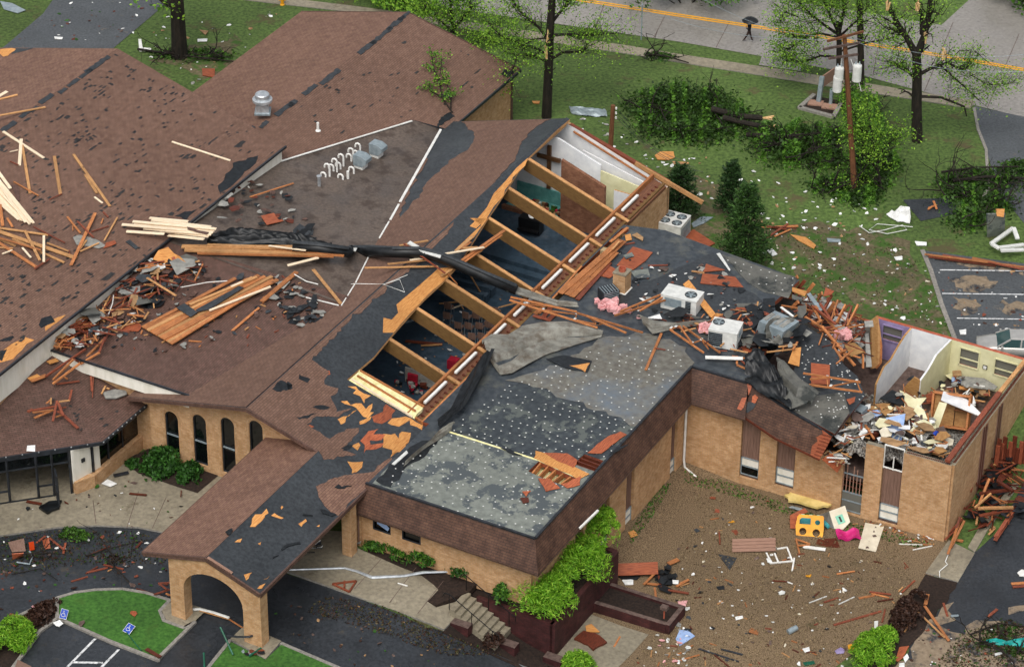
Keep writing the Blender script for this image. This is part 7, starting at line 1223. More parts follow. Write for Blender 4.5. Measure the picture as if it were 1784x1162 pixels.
lumber([(655,838,745,804,.05, 'metal_white'),(805,845,888,806,.05, 'metal_white'),(1110,540,1240,545,.05, 'white_paint'),(1180,570,1278,550,.05, 'white_paint'),(535,728,572,742,.05, 'white_paint'),(620,300,570,270,.06, 'metal_white')], kk, 'G', 'thin white rod lying on the gravel yard', 'white rods in the gravel yard', 'rod', 'rod', seed=73)
for poly, mt, lab, nm in ((((0,975),(40,975),(78,1005),(0,1055),(-20,1020)), 'blue_board', 'pale blue sheet lying in the gravel yard below the garden box', 'sheet'),(((-10,830),(40,825),(30,855),(0,862)), 'ins_pink', 'pink insulation sheet on the gravel by the garden box', 'insulation'),(((185,755),(225,750),(228,768),(195,770)), 'felt_black', 'dark felt scrap alone in the middle of the gravel yard', 'felt'),(((30,965),(60,970),(55,985),(15,975)), 'felt_black', 'dark felt scrap tucked behind the pale blue sheet', 'felt'),(((620,545),(740,560),(736,574),(625,560)), 'white_paint', 'white shelf board lying under the yellow cube', 'board'),(((785,1080),(815,1062),(838,1075),(830,1092),(795,1095)), 'plaster_lilac', 'lilac scrap near the bottom right of the gravel yard', 'scrap'),(((850,1050),(870,1045),(888,1060),(875,1075),(855,1070)), 'play_yellow', 'yellow star-like scrap near the bottom right of the gravel yard', 'scrap'),(((620,1070),(655,1060),(660,1080),(635,1088)), 'paper', 'white crumpled sheet at the bottom of the gravel yard', 'sheet'),(((625,1138),(680,1130),(685,1145),(630,1155)), 'pole_green', 'dark green strip at the bottom of the gravel yard', 'strip'),(((985,930),(1005,928),(1000,990),(985,980)), 'metal_white', 'white bent metal piece by the dark hedge', 'metal'),(((280,908),(318,902),(322,915),(285,924)), 'paper', 'white folded card in the lower middle of the gravel yard', 'card'),(((355,970),(400,985),(395,1000),(350,985)), 'lumber_orange', 'flat orange chip in the lower middle of the gravel yard', 'chip')): flat_board('ground_scrap', kk(*poly), 'G', .03, mt, lab, nm, h=.05)
c = hit(*kk((570,985))[0], 'G'); mb = MB(); mb.lathe(c + Z * .18,[(.16,-.3),(.17,0),(.15,.3),(.06,.32)], 'metal_grey', 12, V((.8,.5,.15)).normalized()); obj('metal_can', mb, None, 'dented grey can lying in the lower part of the gravel yard', 'can')
for i, q in enumerate(((165,305),(185,380),(470,268),(278,482),(650,697),(265,425))): c = hit(*kk(q)[0], 'G'); mb = MB(); bent(mb, c, .28,.2, rnd(i),['lumber_red', 'lumber_red', 'red_item', 'lumber_red', 'play_yellow', 'play_yellow'][i]); obj('ground_scrap', mb, None, ('dark red scrap in the upper left of the gravel yard', 'dark red scrap nearer the bench top than the other', 'crimson cloth scrap by the wall with the open window', 'tiny dark red scrap just above the bench top', 'yellow ball-like scrap right of the white window frame', 'small yellow scrap left of the yellow foam slab')[i], 'scrap')
flat_board('plywood_sheet', kw((1372,640),(1585,630),(1588,692),(1378,700)), 'G', .05, 'ply_red', 'long red plywood sheet lying by the planter wall in the yard', 'plywood', h=.25, hs=[.3,.3,0,0])
flat_board('felt_strip', kw((1385,702),(1500,700),(1480,720),(1400,716)), 'G', .03, 'felt_black', 'black felt beneath the long red plywood sheet', 'felt', h=.08)
flat_board('paper_sheet', kw((1405,722),(1462,720),(1462,745),(1420,746)), 'G', .04, 'paper', 'white sheet lying below the long red plywood sheet', 'sheet', h=.05); flat_board('paper_sheet', kw((1660,722),(1692,724),(1690,742),(1662,740)), 'G', .04, 'paper', 'small white sheet beside the black felt heap', 'sheet', h=.15)
scatter('felt_scrap', 'felt', 'black felt heap in the yard', 'black felt scrap in the heap at the end of the long red plywood sheet', 22, kw((1580,650),(1640,640),(1670,720),(1620,770),(1570,720)), 'G', ['felt_black', 'tarp_black'], 'sheet', 76,.25,.5,.35)
lumber([(1515,745,1570,690,.14, O, .2),(1520,738,1620,750,.16, O, .1),(1570,760,1580,835,.12, O, .3,.1),(1620,770,1743,790,.16, RD, .1),(1640,640,1690,618,.3, O, .1),(1680,755,1743,720,.14, O, .1),(1590,700,1600,760,.1, DK, .2),(1550,845,1590,850,.2, RD, .05)], kw, 'G', 'orange timber in the small heap by the black felt in the yard', 'timbers by the black felt in the yard', seed=77)
flat_board('plywood_piece', kw((1220,955),(1250,945),(1292,985),(1225,985)), 'G', .05, 'ply_orange', 'bright orange wood piece on the lower concrete walk', 'plywood', h=.15); mb = MB(); mb.slab(rag(hab(kw((1165,1030),(1210,990),(1270,1000),(1325,1045),(1260,1085),(1215,1050)), 'G'),.25,.06,4), 'G', .12, 'lumber_dark', h=.2); obj('wood_piece', mb, None, 'dark wet slab of wood beside the bright orange piece on the lower walk', 'wood'); lumber([(1365,1060,1395,1008,.1, O)], kw, 'G', 'short orange stick lying alone on the lower concrete walk', None)
lumber([(1275,683,1380,697,.06, 'white_paint', .6),(1380,672,1420,690,.05, T, .05)], kw, 'G', 'white stick leaning off the planter wall into the yard', 'sticks at the planter wall'); flat_board('wood_chip', kw((1435,480),(1465,470),(1485,495),(1450,508)), 'G', .04, 'ply_orange', 'orange chip near the building side of the yard, under the mansard', 'chip', h=.05)
mb = MB(); mb.tube([hit(u, v, 'G', .2) for u, v in kw((-320,670),(0,660),(60,675),(140,708),(300,700),(400,682),(550,678))],[.05,.07,.08,.10,.09,.09,.06], 'metal_bright', 6); obj('bent_gutter', mb, None, 'long bent silver gutter lying along the front walk', 'gutter')
t = thing('broken_truss', hit(*kw((20,760))[0], 'G', .15), 'small red triangular truss corner on the front walk', 'truss')
for q in ((-60,740,60,725),(60,725,25,780),(-60,740,25,780),(0,725,0,760)): mb = MB(); mb.beam(hit(*kw(q[:2])[0], 'G', .2), hit(*kw(q[2:])[0], 'G', .2),.1,.08, RD); obj('member', mb, t)
lumber([(270,738,320,752,.06, 'white_paint', .12)], kw, 'G', 'thin white strip lying on the front walk', None, 'strip', 'strip')
for q, lab in (((235,550), 'white crumpled sheet among the plants under the office windows'),((745,740), 'white card standing in the flower bed near the bright bushes'),((68,535), 'white strip at the corner of the flower bed')): c = hit(*kw(q)[0], 'G', .35); mb = MB(); bent(mb, c, .28 if q[0] < 700 else .2,.2, rnd(q[0]), 'paper', .9); obj('paper_sheet', mb, None, lab, 'sheet')
c = hit(548,955, 'G', .15); t = thing('fallen_chair', c, 'tangle of thin dark and white metal legs under the porch eave', 'chair'); r = rnd(9)
for i in range(7): mb = MB(); mb.tube([c + V((r.uniform(-.6,.6), r.uniform(-.5,.5), r.uniform(0,.9))) for _ in range(3)],.03, 'metal_dark' if i % 3 else 'metal_white', 5); obj('leg', mb, t)
mb = MB(); mb.box(c + Z * .55, V((.3,.1,0)), V((-.1,.25,.1)), Z * .06, 'metal_dark'); obj('seat', mb, t)
lumber([(360,730,445,705,.1, RD),(435,690,495,655,.1, DK),(440,685,545,660,.12, RD),(525,645,625,668,.12, RD),(545,678,565,668,.07, T),(690,560,715,530,.14, DK),(440,600,560,550,.06, DK),(250,510,325,570,.12, RD, .1),(320,590,332,535,.12, RD),(185,535,230,500,.12, RD, .2),(780,795,858,770,.12, RD, .2),(800,740,860,735,.12, RD, .3),(805,740,845,770,.1, RD, .3),(840,790,860,800,.1, O, .2),(820,805,690,765,.06, DK)], k4, 'G', 'red brown broken board lying about the curved front drive', 'broken boards on the front drive', seed=81)
for poly, mt, lab in ((((40,530),(120,510),(130,575),(60,580)), 'siding', 'dark brown board standing in the rubbish on the front drive'),(((145,530),(170,525),(175,565),(150,570)), 'play_orange', 'small orange board in the rubbish on the front drive'),(((215,520),(245,505),(255,560),(225,565)), 'ply_red', 'red twisted board in the rubbish on the front drive'),(((60,590),(120,585),(115,600),(65,618)), 'ply_red', 'flat red board in front of the dark brown board on the front drive')): flat_board('board_piece', k4(*poly), 'G', .04, mt, lab, 'board', h=.1, hs=[.5,.5,0,0])
mb = MB(); mb.tube([hit(u, v, 'G', .15) for u, v in k4((85,630),(150,640),(165,600),(150,575))],.05, 'metal_grey', 6); obj('bent_pipe', mb, None, 'bent grey pipe by the rubbish on the front drive', 'pipe')
mb = MB(); mb.slab(rag(hab(k4((200,375),(250,345),(310,340),(300,375),(240,405)), 'G'),.3,.06,3), 'G', .15, 'tarp_black', h=.35); obj('black_bag', mb, None, 'crumpled black plastic on the concrete plaza by the storefront', 'plastic')
flat_board('ceiling_tile', k4((515,235),(545,213),(592,235),(560,250)), 'G', .04, 'paper', 'white jagged ceiling tile lying on the plaza by the low brick wall', 'tile', h=.2)
lumber([(655,285,742,293,.14, DK, .15),(575,195,650,178,.25, 'metal_dark', .2),(135,325,210,338,.2, DK, .15),(915,300,918,270,.06, DK, .2)], k4, 'G', 'dark board lying on the concrete plaza', 'dark boards on the plaza', seed=82)
scatter('ground_scrap', 'scrap', 'dark bits on the plaza', 'small dark or pale bit strewn over the concrete plaza', 60, k4((20,400),(250,310),(520,220),(640,220),(960,300),(820,470),(560,450),(260,460),(20,480)), 'G', ['stone', 'lumber_dark', 'felt_black', 'paper', 'leaf_shrub'], 'sheet', 83,.05,.2,.2)
scatter('ground_scrap', 'scrap', 'bits along the drive kerb', 'small bit of leaf or wood strewn over the curved front drive', 110, k4((0,500),(280,480),(700,480),(860,560),(840,760),(500,760),(280,800),(0,900)), 'G', ['stone', 'lumber_dark', 'leaf_shrub', 'lumber_red', 'paper', 'leaf_brown'], 'sheet', 84,.05,.18,.03)
scatter('ground_scrap', 'scrap', 'bits on the lower drive', 'small leaf or scrap strewn over the dark drive below the front walk', 80, kw((0,800),(500,1000),(1000,1150),(1000,1190),(-500,1190),(-500,850)), 'G', ['leaf_brown', 'stone', 'leaf_shrub', 'cardboard'], 'sheet', 85,.04,.13,.03)
for q, mt, lab in (((675,890), 'ply_red', 'orange block lying on the front lawn island'),((410,940), 'stone', 'brown lump on the parking side of the lawn island'),((183,852), 'ins_pink', 'pink tuft in the red leaved shrub bed'),((295,940), 'paper', 'white card by the kerb corner of the lawn island')): c = hit(*k4(q)[0], 'G', .18); mb = MB(); bent(mb, c, .24,.2, rnd(q[0]), mt, .3); obj('ground_scrap', mb, None, lab, 'scrap')
lumber([(740,1070,812,1112,.22, DK, .2),(50,895,120,912,.14, RD, .15)], k4, 'G', 'dark red plank at the kerb of the front lawn', 'planks at the front kerb', seed=86); flat_board('plywood_sheet', k4((75,1165),(90,1125),(160,1160),(150,1190)), 'G', .04, 'siding', 'brown sheet at the bottom left kerb', 'board', h=.2)
mb = MB(); mb.tube([hit(u, v, 'G', .25) for u, v in k4((960,870),(1010,868),(1080,885),(1160,912))],.08, 'metal_white', 6); obj('bent_gutter', mb, None, 'white gutter lying inside the brick arch', 'gutter'); lumber([(1010,875,1160,920,.1, T, .15),(1160,920,1230,965,.07, O, .1)], k4, 'G', 'thin tan board beside the white gutter in the arch', 'boards in the arch'); mb = MB(); mb.tube([hit(u, v, 'G', h) for (u, v), h in zip(k4((1145,1000),(1200,1008),(1260,1008),(1325,985)),(.6,.7,.75,.8))],.06, 'metal_dark', 6); obj('bent_gutter', mb, None, 'dark bent gutter wrapped round the foot of the right arch pier', 'gutter')
scatter('ground_scrap', 'scrap', 'bits at the right pier', 'pale or dark bit at the foot of the right arch pier', 14, k4((1190,1075),(1300,1085),(1350,1050),(1370,1090),(1250,1110)), 'G', ['lumber_dark', 'metal_grey', 'ply_red', 'felt_black'], 'sheet', 87,.12,.3,.3)
lumber([(225,690,412,960,.16, O, .1),(165,728,380,935,.1, T, .15),(250,600,232,680,.2, O, .2),(370,668,402,770,.12, RD),(715,775,785,715,.16, RD),(895,520,1010,512,.2, O),(905,545,1010,535,.16, RD),(380,180,520,60,.1, RD, .3),(405,290,505,10,.14, O, .3),(455,180,525,188,.12, O, .1),(70,890,115,825,.08, T),(770,185,900,-10,.22, RD, .1),(720,140,770,90,.12, T, .1)], k6, 'G', 'orange or red board lying by the right-hand drive', 'boards by the right-hand drive', seed=91)
mb = MB(); mb.tube([hit(u, v, 'G', .18) for u, v in k6((408,290),(385,345),(402,368),(340,420),(342,465))],.03, 'white_paint', 5); obj('loose_cable', mb, None, 'white cord trailing over the concrete pad at the building corner', 'cable')
drape('tarpaulin', [hit(u, v, 'G', .3) for u, v in k6((700,955),(780,935),(860,960),(990,930),(1100,900))],[hit(u, v, 'G', .1) for u, v in k6((720,975),(800,990),(870,985),(990,1010),(1100,1000))], 'teal_tarp', 'bright teal tarpaulin twisted on the mud at the right edge', 'tarp', 24,6,.12,31)
for poly, mt, lab in ((((0,1110),(30,1010),(105,1000),(60,1090),(20,1120)), 'ply_red', 'red board leaning at the end of the dark hedge'),(((940,435),(975,410),(1050,430),(1050,465),(960,460)), 'white_paint', 'white panel on the asphalt at the right edge'),(((60,1090),(90,1060),(105,1090),(75,1130)), 'paper', 'white sheet by the red board at the end of the hedge'),(((765,1060),(820,1045),(825,1060),(770,1075)), 'paper', 'white sheet lying below the teal tarpaulin'),(((30,1135),(70,1130),(70,1170),(25,1170)), 'paper', 'white box at the bottom edge by the right-hand bed'),(((425,762),(485,758),(490,770),(430,776)), 'metal_grey', 'grey flat scrap on the right-hand drive')): flat_board('ground_scrap', k6(*poly), 'G', .05, mt, lab, 'scrap', h=.08)
scatter('ground_scrap', 'scrap', 'bits on the right-hand drive', 'small bit strewn over the mud of the right-hand drive', 90, k6((200,830),(500,880),(900,780),(1000,830),(1000,1160),(120,1160),(120,1020)), 'G', ['stone', 'lumber_dark', 'leaf_brown', 'paper', 'leaf_shrub', 'lumber_red'], 'sheet', 92,.05,.18,.04)
lawn = kN((330,160),(500,20),(900,60),(1220,200),(1300,420),(1400,600),(1250,590),(900,440),(600,290),(440,230))
scatter('paper_scrap', 'scrap', 'white litter on the worn lawn', 'small white scrap strewn on the worn lawn beyond the classrooms', 130, lawn, 'G', ['paper', 'metal_white', 'paper', 'play_beige', 'cardboard', 'plaster_grey'], 'sheet', 101,.05,.2,.03)
scatter('paper_scrap', 'scrap', 'white litter on the far lawn', 'small white scrap strewn on the lawn between the conifers and fallen trees', 70, kt((0,760),(350,860),(700,980),(1000,1060),(1100,1160),(400,1160),(60,960)), 'G', ['paper', 'metal_white', 'paper', 'cardboard'], 'sheet', 102,.06,.2,.03)
scatter('paper_scrap', 'scrap', 'white litter behind the end wall', 'small white scrap strewn on the grass behind the church end wall', 40,[(990,200),(1060,210),(1180,290),(1240,360),(1150,300),(1090,290),(1000,240)], 'G', ['paper', 'metal_white', 'plaster_grey'], 'sheet', 103,.06,.22,.03)
scatter('ground_scrap', 'scrap', 'litter on the top left lawn', 'small pale scrap strewn on the lawn at the top left', 40, k1((640,180),(900,60),(1300,60),(1500,60),(1200,280),(1000,440),(760,300)), 'G', ['paper', 'cardboard', 'plaster_grey', 'paper'], 'sheet', 104,.06,.22,.03)
scatter('ground_scrap', 'scrap', 'litter on the top left driveway', 'small scrap strewn on the asphalt driveway at the top left', 40, k1((60,200),(250,60),(400,0),(780,20),(560,230)), 'G', ['stone', 'paper', 'leaf_shrub', 'lumber_dark'], 'sheet', 105,.06,.2,.03)
scatter('ground_scrap', 'scrap', 'litter in the car park', 'small pale or brown scrap strewn on the car park', 50, kN((1250,190),(1743,250),(1743,580),(1440,580),(1300,330)), 'G', ['paper', 'cardboard', 'lumber_red', 'leaf_brown'], 'sheet', 106,.05,.18,.03)
for poly, mt, lab in ((((700,202),(715,202),(722,245),(765,248),(765,262),(705,262)), 'white_paint', 'white L-shaped piece lying on the grass by the top left tree'),(((1022,350),(1088,352),(1086,395),(1025,385)), 'ply_red', 'orange red board lying on the grass by the top left tree'),(((1010,155),(1055,160),(1040,180)), 'cardboard', 'brown scrap on the grass beyond the top left tree'),(((1000,202),(1050,200),(1048,212),(1000,214)), 'paper', 'white strip on the grass right of the top left tree'),(((0,10),(60,20),(130,55),(90,70),(20,50)), 'metal_grey', 'crumpled grey metal at the top left corner'),(((275,190),(318,192),(315,202),(278,200)), 'paper', 'white sheet in the middle of the top left driveway')): flat_board('ground_scrap', k1(*poly), 'G', .05, mt, lab, 'scrap', h=.06)
k2 = K(600,0,2.905)
drape('metal_roofing', [hit(u, v, 'G', .35) for u, v in k2((1135,540),(1200,545),(1280,548),(1325,565))],[hit(u, v, 'G', .1) for u, v in k2((1150,575),(1220,588),(1290,590),(1330,590))], 'metal_grey', 'crumpled grey metal sheet on the grass by the short pole', 'metal', 20,6,.25,41)
for poly, mt, lab, K_ in ((((1570,790),(1600,770),(1665,770),(1672,800),(1640,812),(1585,810)), 'ply_orange', 'orange torn board on the lawn behind the conifers', k2),(((1660,820),(1743,825),(1743,836),(1665,832)), 'lumber_tan', 'thin tan plank on the lawn behind the conifers', k2),(((950,515),(990,515),(985,528),(955,525)), 'ply_orange', 'orange scrap on the grass right of the tall middle tree', k2),(((1190,120),(1250,125),(1250,140),(1200,140)), 'paper', 'white sheet at the foot of the far conifer', kN),(((440,165),(470,158),(495,185),(470,195)), 'paper', 'bright white square sheet on the worn lawn beside the near conifer', kN),(((560,85),(640,100),(690,140),(680,158),(600,115)), 'ply_orange', 'grey and orange board end on the worn lawn', kN),(((745,105),(815,110),(812,124),(750,122)), 'metal_grey', 'grey flat strip on the worn lawn', kN),(((60,30),(110,-5),(170,-2),(120,30),(70,50)), 'metal_grey', 'bent grey metal sheet beside the ground-level condenser', kN),(((15,95),(70,60),(180,130),(150,145),(40,120)), 'ply_red', 'red broken board beside the ground-level condenser', kN),(((1415,570),(1450,565),(1450,590),(1420,590)), 'paper', 'white sheet on the car park edge near the silver car', kN),(((1085,200),(1125,195),(1128,212),(1095,216)), 'paper', 'white plate-like scrap in the middle of the worn lawn', kN)):
    if K_: flat_board('ground_scrap', K_(*poly), 'G', .05, mt, lab, 'scrap', h=.06)
lumber([(415,50,600,42,.2, O, .1),(430,40,540,60,.16, RD, .15),(405,125,550,30,.14, RD, .2),(480,95,560,60,.12, O, .1),(470,45,590,55,.1, DK, .2)], kN, 'G', 'orange broken timber in the small heap on the worn lawn beyond the near conifer', 'timbers on the worn lawn', seed=111)
lumber([(1240,185,1743,250,.16, O, .2),(1260,198,1700,242,.14, RD, .1),(1330,190,1480,215,.2, RD, .15),(1480,205,1620,235,.3, O, .1),(1290,205,1600,245,.1, DK, .1),(1560,225,1743,262,.14, RD, .2)], kN, 'G', 'orange timber in the long row lying across the car park edge', 'timbers across the car park edge', seed=112)
mb = MB(); mb.tube([hit(u, v, 'G', .15) for u, v in kN((910,40),(960,75),(1040,60),(1130,35),(1150,60),(1050,80),(960,60),(1000,30),(1180,45))],.03, 'metal_white', 5); obj('tangled_hose', mb, None, 'pale tangled hose looped on the lawn by the path', 'hose')
drape('plastic_sheet', [hit(u, v, 'G', .5) for u, v in kt((1130,1050),(1165,1050),(1170,1100))],[hit(u, v, 'G', .1) for u, v in kt((1045,1085),(1100,1120),(1165,1130))], 'paper', 'white plastic sheet draped on the grass by the short path', 'plastic', 16,6,.2,44); lumber([(1260,1055,1300,1040,.14, O, .1),(1285,1020,1300,1060,.14, O, .15),(1275,1050,1258,1062,.12, O, .1)], kt, 'G', 'orange wood piece on the short asphalt path', 'wood on the short path')
t = thing('bent_frame', hit(1765,425, 'G'), 'white bent metal frame lying at the right edge by the car park', 'railing')  # a loose bent frame of white metal bars
for q in ((1578,130,1690,50),(1690,50,1710,105),(1578,130,1620,155),(1620,150,1743,135),(1625,165,1743,160)): mb = MB(); mb.beam(hit(*kN(q[:2])[0], 'G', .6), hit(*kN(q[2:])[0], 'G', .5),.28,.12, 'metal_white'); obj('bar', mb, t)
flat_board('shingled_board', kN((1553,-20),(1648,-22),(1645,85),(1556,98)), 'G', .06, 'insulboard', 'grey shingled panel standing at the right edge with an orange top', 'panel', h=.05, hs=[2.1,2.1,0,0]); flat_board('torn_board', kt((1600,1060),(1645,1060),(1640,1100),(1605,1095)), 'G', .03, 'ply_orange', 'orange torn top of the grey shingled panel', 'board', h=2.2)
ch = None; r = rnd(66)
def chair(c, an):
    X, Y = frame(an); t = thing('stacking_chair', c, 'brown upholstered stacking chair in the rows seen between the rafters', 'chair', 'chairs in rows in the open hall')
    mb = MB(); mb.box(c + Z * .46, X * .24, Y * .23, Z * .04, 'siding'); obj('seat', mb, t); mb = MB(); mb.box(c + Y * .24 + Z * .72, X * .24, Y * .025, Z * .2 , 'siding'); obj('backrest', mb, t)
    for x in (-.24,.24): mb = MB(); mb.tube([c + X * x - Y * .22, c + X * x - Y * .2 + Z * .45],.016, 'metal_grey', 5); mb.tube([c + X * x + Y * .27, c + X * x + Y * .22 + Z * .45, c + X * x + Y * .26 + Z * .9],.016, 'metal_grey', 5); obj('leg', mb, t)
    return t
kc = K(600,380,5.81)
for i, (x, y) in enumerate(((1050,1060),(1245,1060),(1345,1060),(1440,1040),(1165,1160),(1270,1165),(1375,1165),(1060,960),(1470,1150),(1300,1270),(1400,1270),(1490,1260),(1180,1260),(1540,1010),(1600,1110))):
    p = at(*kc((x, y))[0],.16)
    if ch is None: ch = chair(p, radians(158))
    else: clone(ch, p, (0,0, r.uniform(-.12,.12)))
mb = MB(); p = at(795,500,.16); X, Y = frame(radians(-24))
for k in range(3): mb.box(p + Y * (-.9 * k) + Z * .3, X * 2.6, Y * .28, Z * .3, 'carpet'); mb.box(p + Y * (-.9 * k + .3) + Z * .62, X * 2.6, Y * .06, Z * .35, 'carpet')
obj('church_pew', mb, None, 'row of dark pews half hidden under the black roll in the open hall', 'pew')
mb = MB(); p = at(925,402,.9); mb.box(p + Z * .5, X * .75, Y * .35, Z * .5, 'black_iron'); mb.box(p + Z * .3 - Y * .4, X * .7, Y * .25, Z * .05, 'black_iron'); obj('piano', mb, None, 'black upright piano on the stage below the rafters', 'piano'); mb = MB(); bent(mb, p + Z * 1.05,.28,.2, rnd(3), 'paper', .3); obj('paper_sheet', mb, None, 'white sheets on top of the black piano', 'sheet')
scatter('floor_scrap', 'scrap', 'scraps on the hall floor', 'small pale or brown scrap on the dark floor of the open hall', 110,[(650,640),(740,570),(860,520),(960,400),(1000,470),(900,560),(790,690),(700,690)],.16,['paper', 'cardboard', 'lumber_tan', 'plaster_grey', 'stone'], 'sheet', 121,.04,.2,.02)
lumber([(960,870,1250,840,.12, T, .3),(1080,920,1260,860,.1, PA, .2),(1200,880,1420,955,.14, 'metal_white', .4),(1560,910,1743,860,.1, T, .3),(1420,1070,1590,1000,.2, RD, .1),(1150,830,1200,920,.2, T, .8,.1),(1270,580,1390,780,.12, T, 2.2,.2),(560,1075,740,1025,.16, 'metal_grey', .1),(700,985,730,1020,.1, O, .1)], kc, .16, 'broken tan or pale wood lying on the dark floor among the chairs', 'wood on the hall floor', seed=122)
lumber([(690,325,1070,360,.25, RD, .05),(850,372,1070,360,.14, T, .05),(1100,325,1180,295,.14, T, .05)], kE, .16, 'red brown splintered board on the hall floor between the near rafters', 'boards on the hall floor', seed=123)
c = at(722,668,.2); mb = MB(); mb.box(c + Z * .4, X * .32, Y * .3, Z * .4, 'red_item'); obj('red_chair', mb, None, 'red armchair-like block seen in the near bay of the open hall', 'chair'); c = at(790,640,.2); mb = MB(); mb.box(c + Z * .3, X * .3, Y * .3, Z * .3, 'red_item'); obj('red_chair', mb, None, 'red seat half hidden behind the second rafter from the near end', 'chair'); mb = MB(); mb.box(at(740,672,.3) + Z * .5, X * 1.3, Y * .05, Z * .5, 'plaster_grey'); obj('partition_board', mb, None, 'grey low partition board in the near bay of the open hall', 'partition')
scatter('floor_scrap', 'scrap', 'rubbish in the near bay', 'dark rubbish on the floor of the near bay of the open hall', 24, kE((560,740),(900,700),(900,860),(760,870)),.2,['black_iron', 'lumber_dark', 'plaster_grey', 'red_item'], 'chunk', 124,.2,.5,.3)
# ================================================================ TREES, SHRUBS AND FALLEN BRANCHES
def leaf(mb, c, s, r, mat, aim=None, asp=.6):
    if aim is None: d = V((r.gauss(0,1), r.gauss(0,1), r.gauss(0,.7)))
    else: d = aim + V((r.gauss(0,.5), r.gauss(0,.5), r.gauss(0,.5)))
    d.normalize(); e = V((r.gauss(0,1), r.gauss(0,1), r.gauss(0,1))); e = (e - d * e.dot(d)).normalized()
    mb.face([c - d * s, c + e * s * asp, c + d * s, c - e * s * asp], mat, [(0,0),(1,0),(1,1),(0,1)])
def branch(mb, p, d, L_, r0, depth, r, mat, tips, bend=.25, kids=3, up=.1):
    n = 4; pts = [p]; q = p.copy(); dd = d.normalized()
    for i in range(n): dd = (dd + V((r.gauss(0, bend), r.gauss(0, bend), r.gauss(0, bend) + up))).normalized(); q = q + dd * (L_ / n); pts.append(q.copy())
    mb.tube(pts, [r0 * (1 - .6 * i / n) for i in range(n + 1)], mat, 5 if r0 > .04 else 3, cap=False)
    if depth == 0: tips += pts[1:]; return
    for k in range(kids):
        i = r.randint(1, n); s_ = V((r.gauss(0,1), r.gauss(0,1), r.gauss(0,.8))); branch(mb, pts[i],(dd + s_ * .9).normalized(), L_ * r.uniform(.5,.75), r0 * .45, depth - 1, r, mat, tips, bend, kids, up)
    tips += pts[2:]
def vplane(base, u, v, dd=0): d = ray(u, v); k = (base.y + dd - CAM.y) / d.y; return CAM + d * k
def tree(label, base, limbs, bark, leafm, nleaf, ls, seed, twigs=4, tl=1.6, spread=.5, group=None, name='tree', splits=(), lab2=None, dens=None, depth=1):
    r = rnd(seed); t = thing(name, base, label, 'tree', group); mb = MB(); tips = []
    for pts, r0, r1, lf in limbs:
        P_ = [p if isinstance(p, V) else (vplane(base, p[0], p[1], p[2] if len(p) > 2 else 0)) for p in pts]; n = len(P_)
        mb.tube(P_, [r0 + (r1 - r0) * i / (n - 1) for i in range(n)], bark, 9 if r0 > .15 else 5)
        if lf:
            for k in range(int(twigs * lf)):
                s_ = r.uniform(.25,1) * (n - 1); i = min(n - 2, int(s_)); p = P_[i].lerp(P_[i + 1], s_ - i); dr = (P_[i + 1] - P_[i]).normalized()
                branch(mb, p, (dr + V((r.gauss(0,.8), r.gauss(0,.8), r.gauss(.1,.6)))).normalized(), tl * r.uniform(.6,1.2), max(.02,(r0 + (r1 - r0) * s_ / (n - 1)) * .35), depth, r, bark, tips, .22,3,.05)
    obj('trunk', mb, t)
    for q in splits:
        c = q[0] if isinstance(q[0], V) else vplane(base, q[0], q[1],-.25); mb = MB()
        for k in range(5): mb.beam(c + V((r.uniform(-.1,.1), r.uniform(-.1,.1),-.3)), c + V((r.uniform(-.15,.15), r.uniform(-.1,.1), r.uniform(.2,.7))),.09,.05, 'split_wood', up=A)
        obj('split_wood', mb, t)
    if nleaf and tips:
        mb = MB(); cl = [(p, r.choice([0,0,1])) for p in tips]
        for k in range(nleaf):
            p, m_ = cl[r.randrange(len(cl))]; leaf(mb, p + V((r.gauss(0, spread), r.gauss(0, spread), r.gauss(0, spread * .8))), ls * r.uniform(.6,1.3), r, leafm[m_ % len(leafm)])
        obj('crown', mb, t)
    return t
g = lambda u, v: hit(u, v, 'G')
b = g(313,99); tree('thick bare-trunked tree on the top left lawn, its crown beyond the top edge', b, [([(313,100),(311,60),(308,0),(306,-60)],.62,.42,0),([(309,14),(285,2),(255,-20)],.26,.12,2),([(307,-30),(330,-90),(360,-130)],.3,.1,6),([(306,-50),(290,-110),(240,-150)],.3,.1,6)], 'bark_dark', ['leaf_fresh', 'leaf_mid'],1800,.16,1,5,2.2,.5)
b = g(952,205); tree('tall slender tree with sparse fresh leaves standing just behind the church hall', b, [([(952,207),(955,140),(958,60),(962,0),(965,-70)],.36,.22,1),([(957,75),(940,50),(905,20),(880,-20)],.13,.05,6),([(957,100),(935,85),(905,78),(872,62),(850,40)],.12,.04,7),([(960,62),(990,60),(1030,62),(1075,58)],.12,.04,6),([(957,105),(980,92),(1015,90),(1022,82)],.12,.06,3),([(961,40),(985,10),(1010,-30)],.13,.05,7),([(956,110),(930,98),(895,95)],.09,.04,4),([(963,5),(940,-25),(925,-60)],.12,.05,6),([(958,66),(925,70),(900,100,-1.5),(888,140,-1.5)],.07,.03,3)], 'bark_dark', ['leaf_fresh', 'leaf_mid'],9500,.078,2,6,1.5,.42, splits=((955,67),(953,96)))
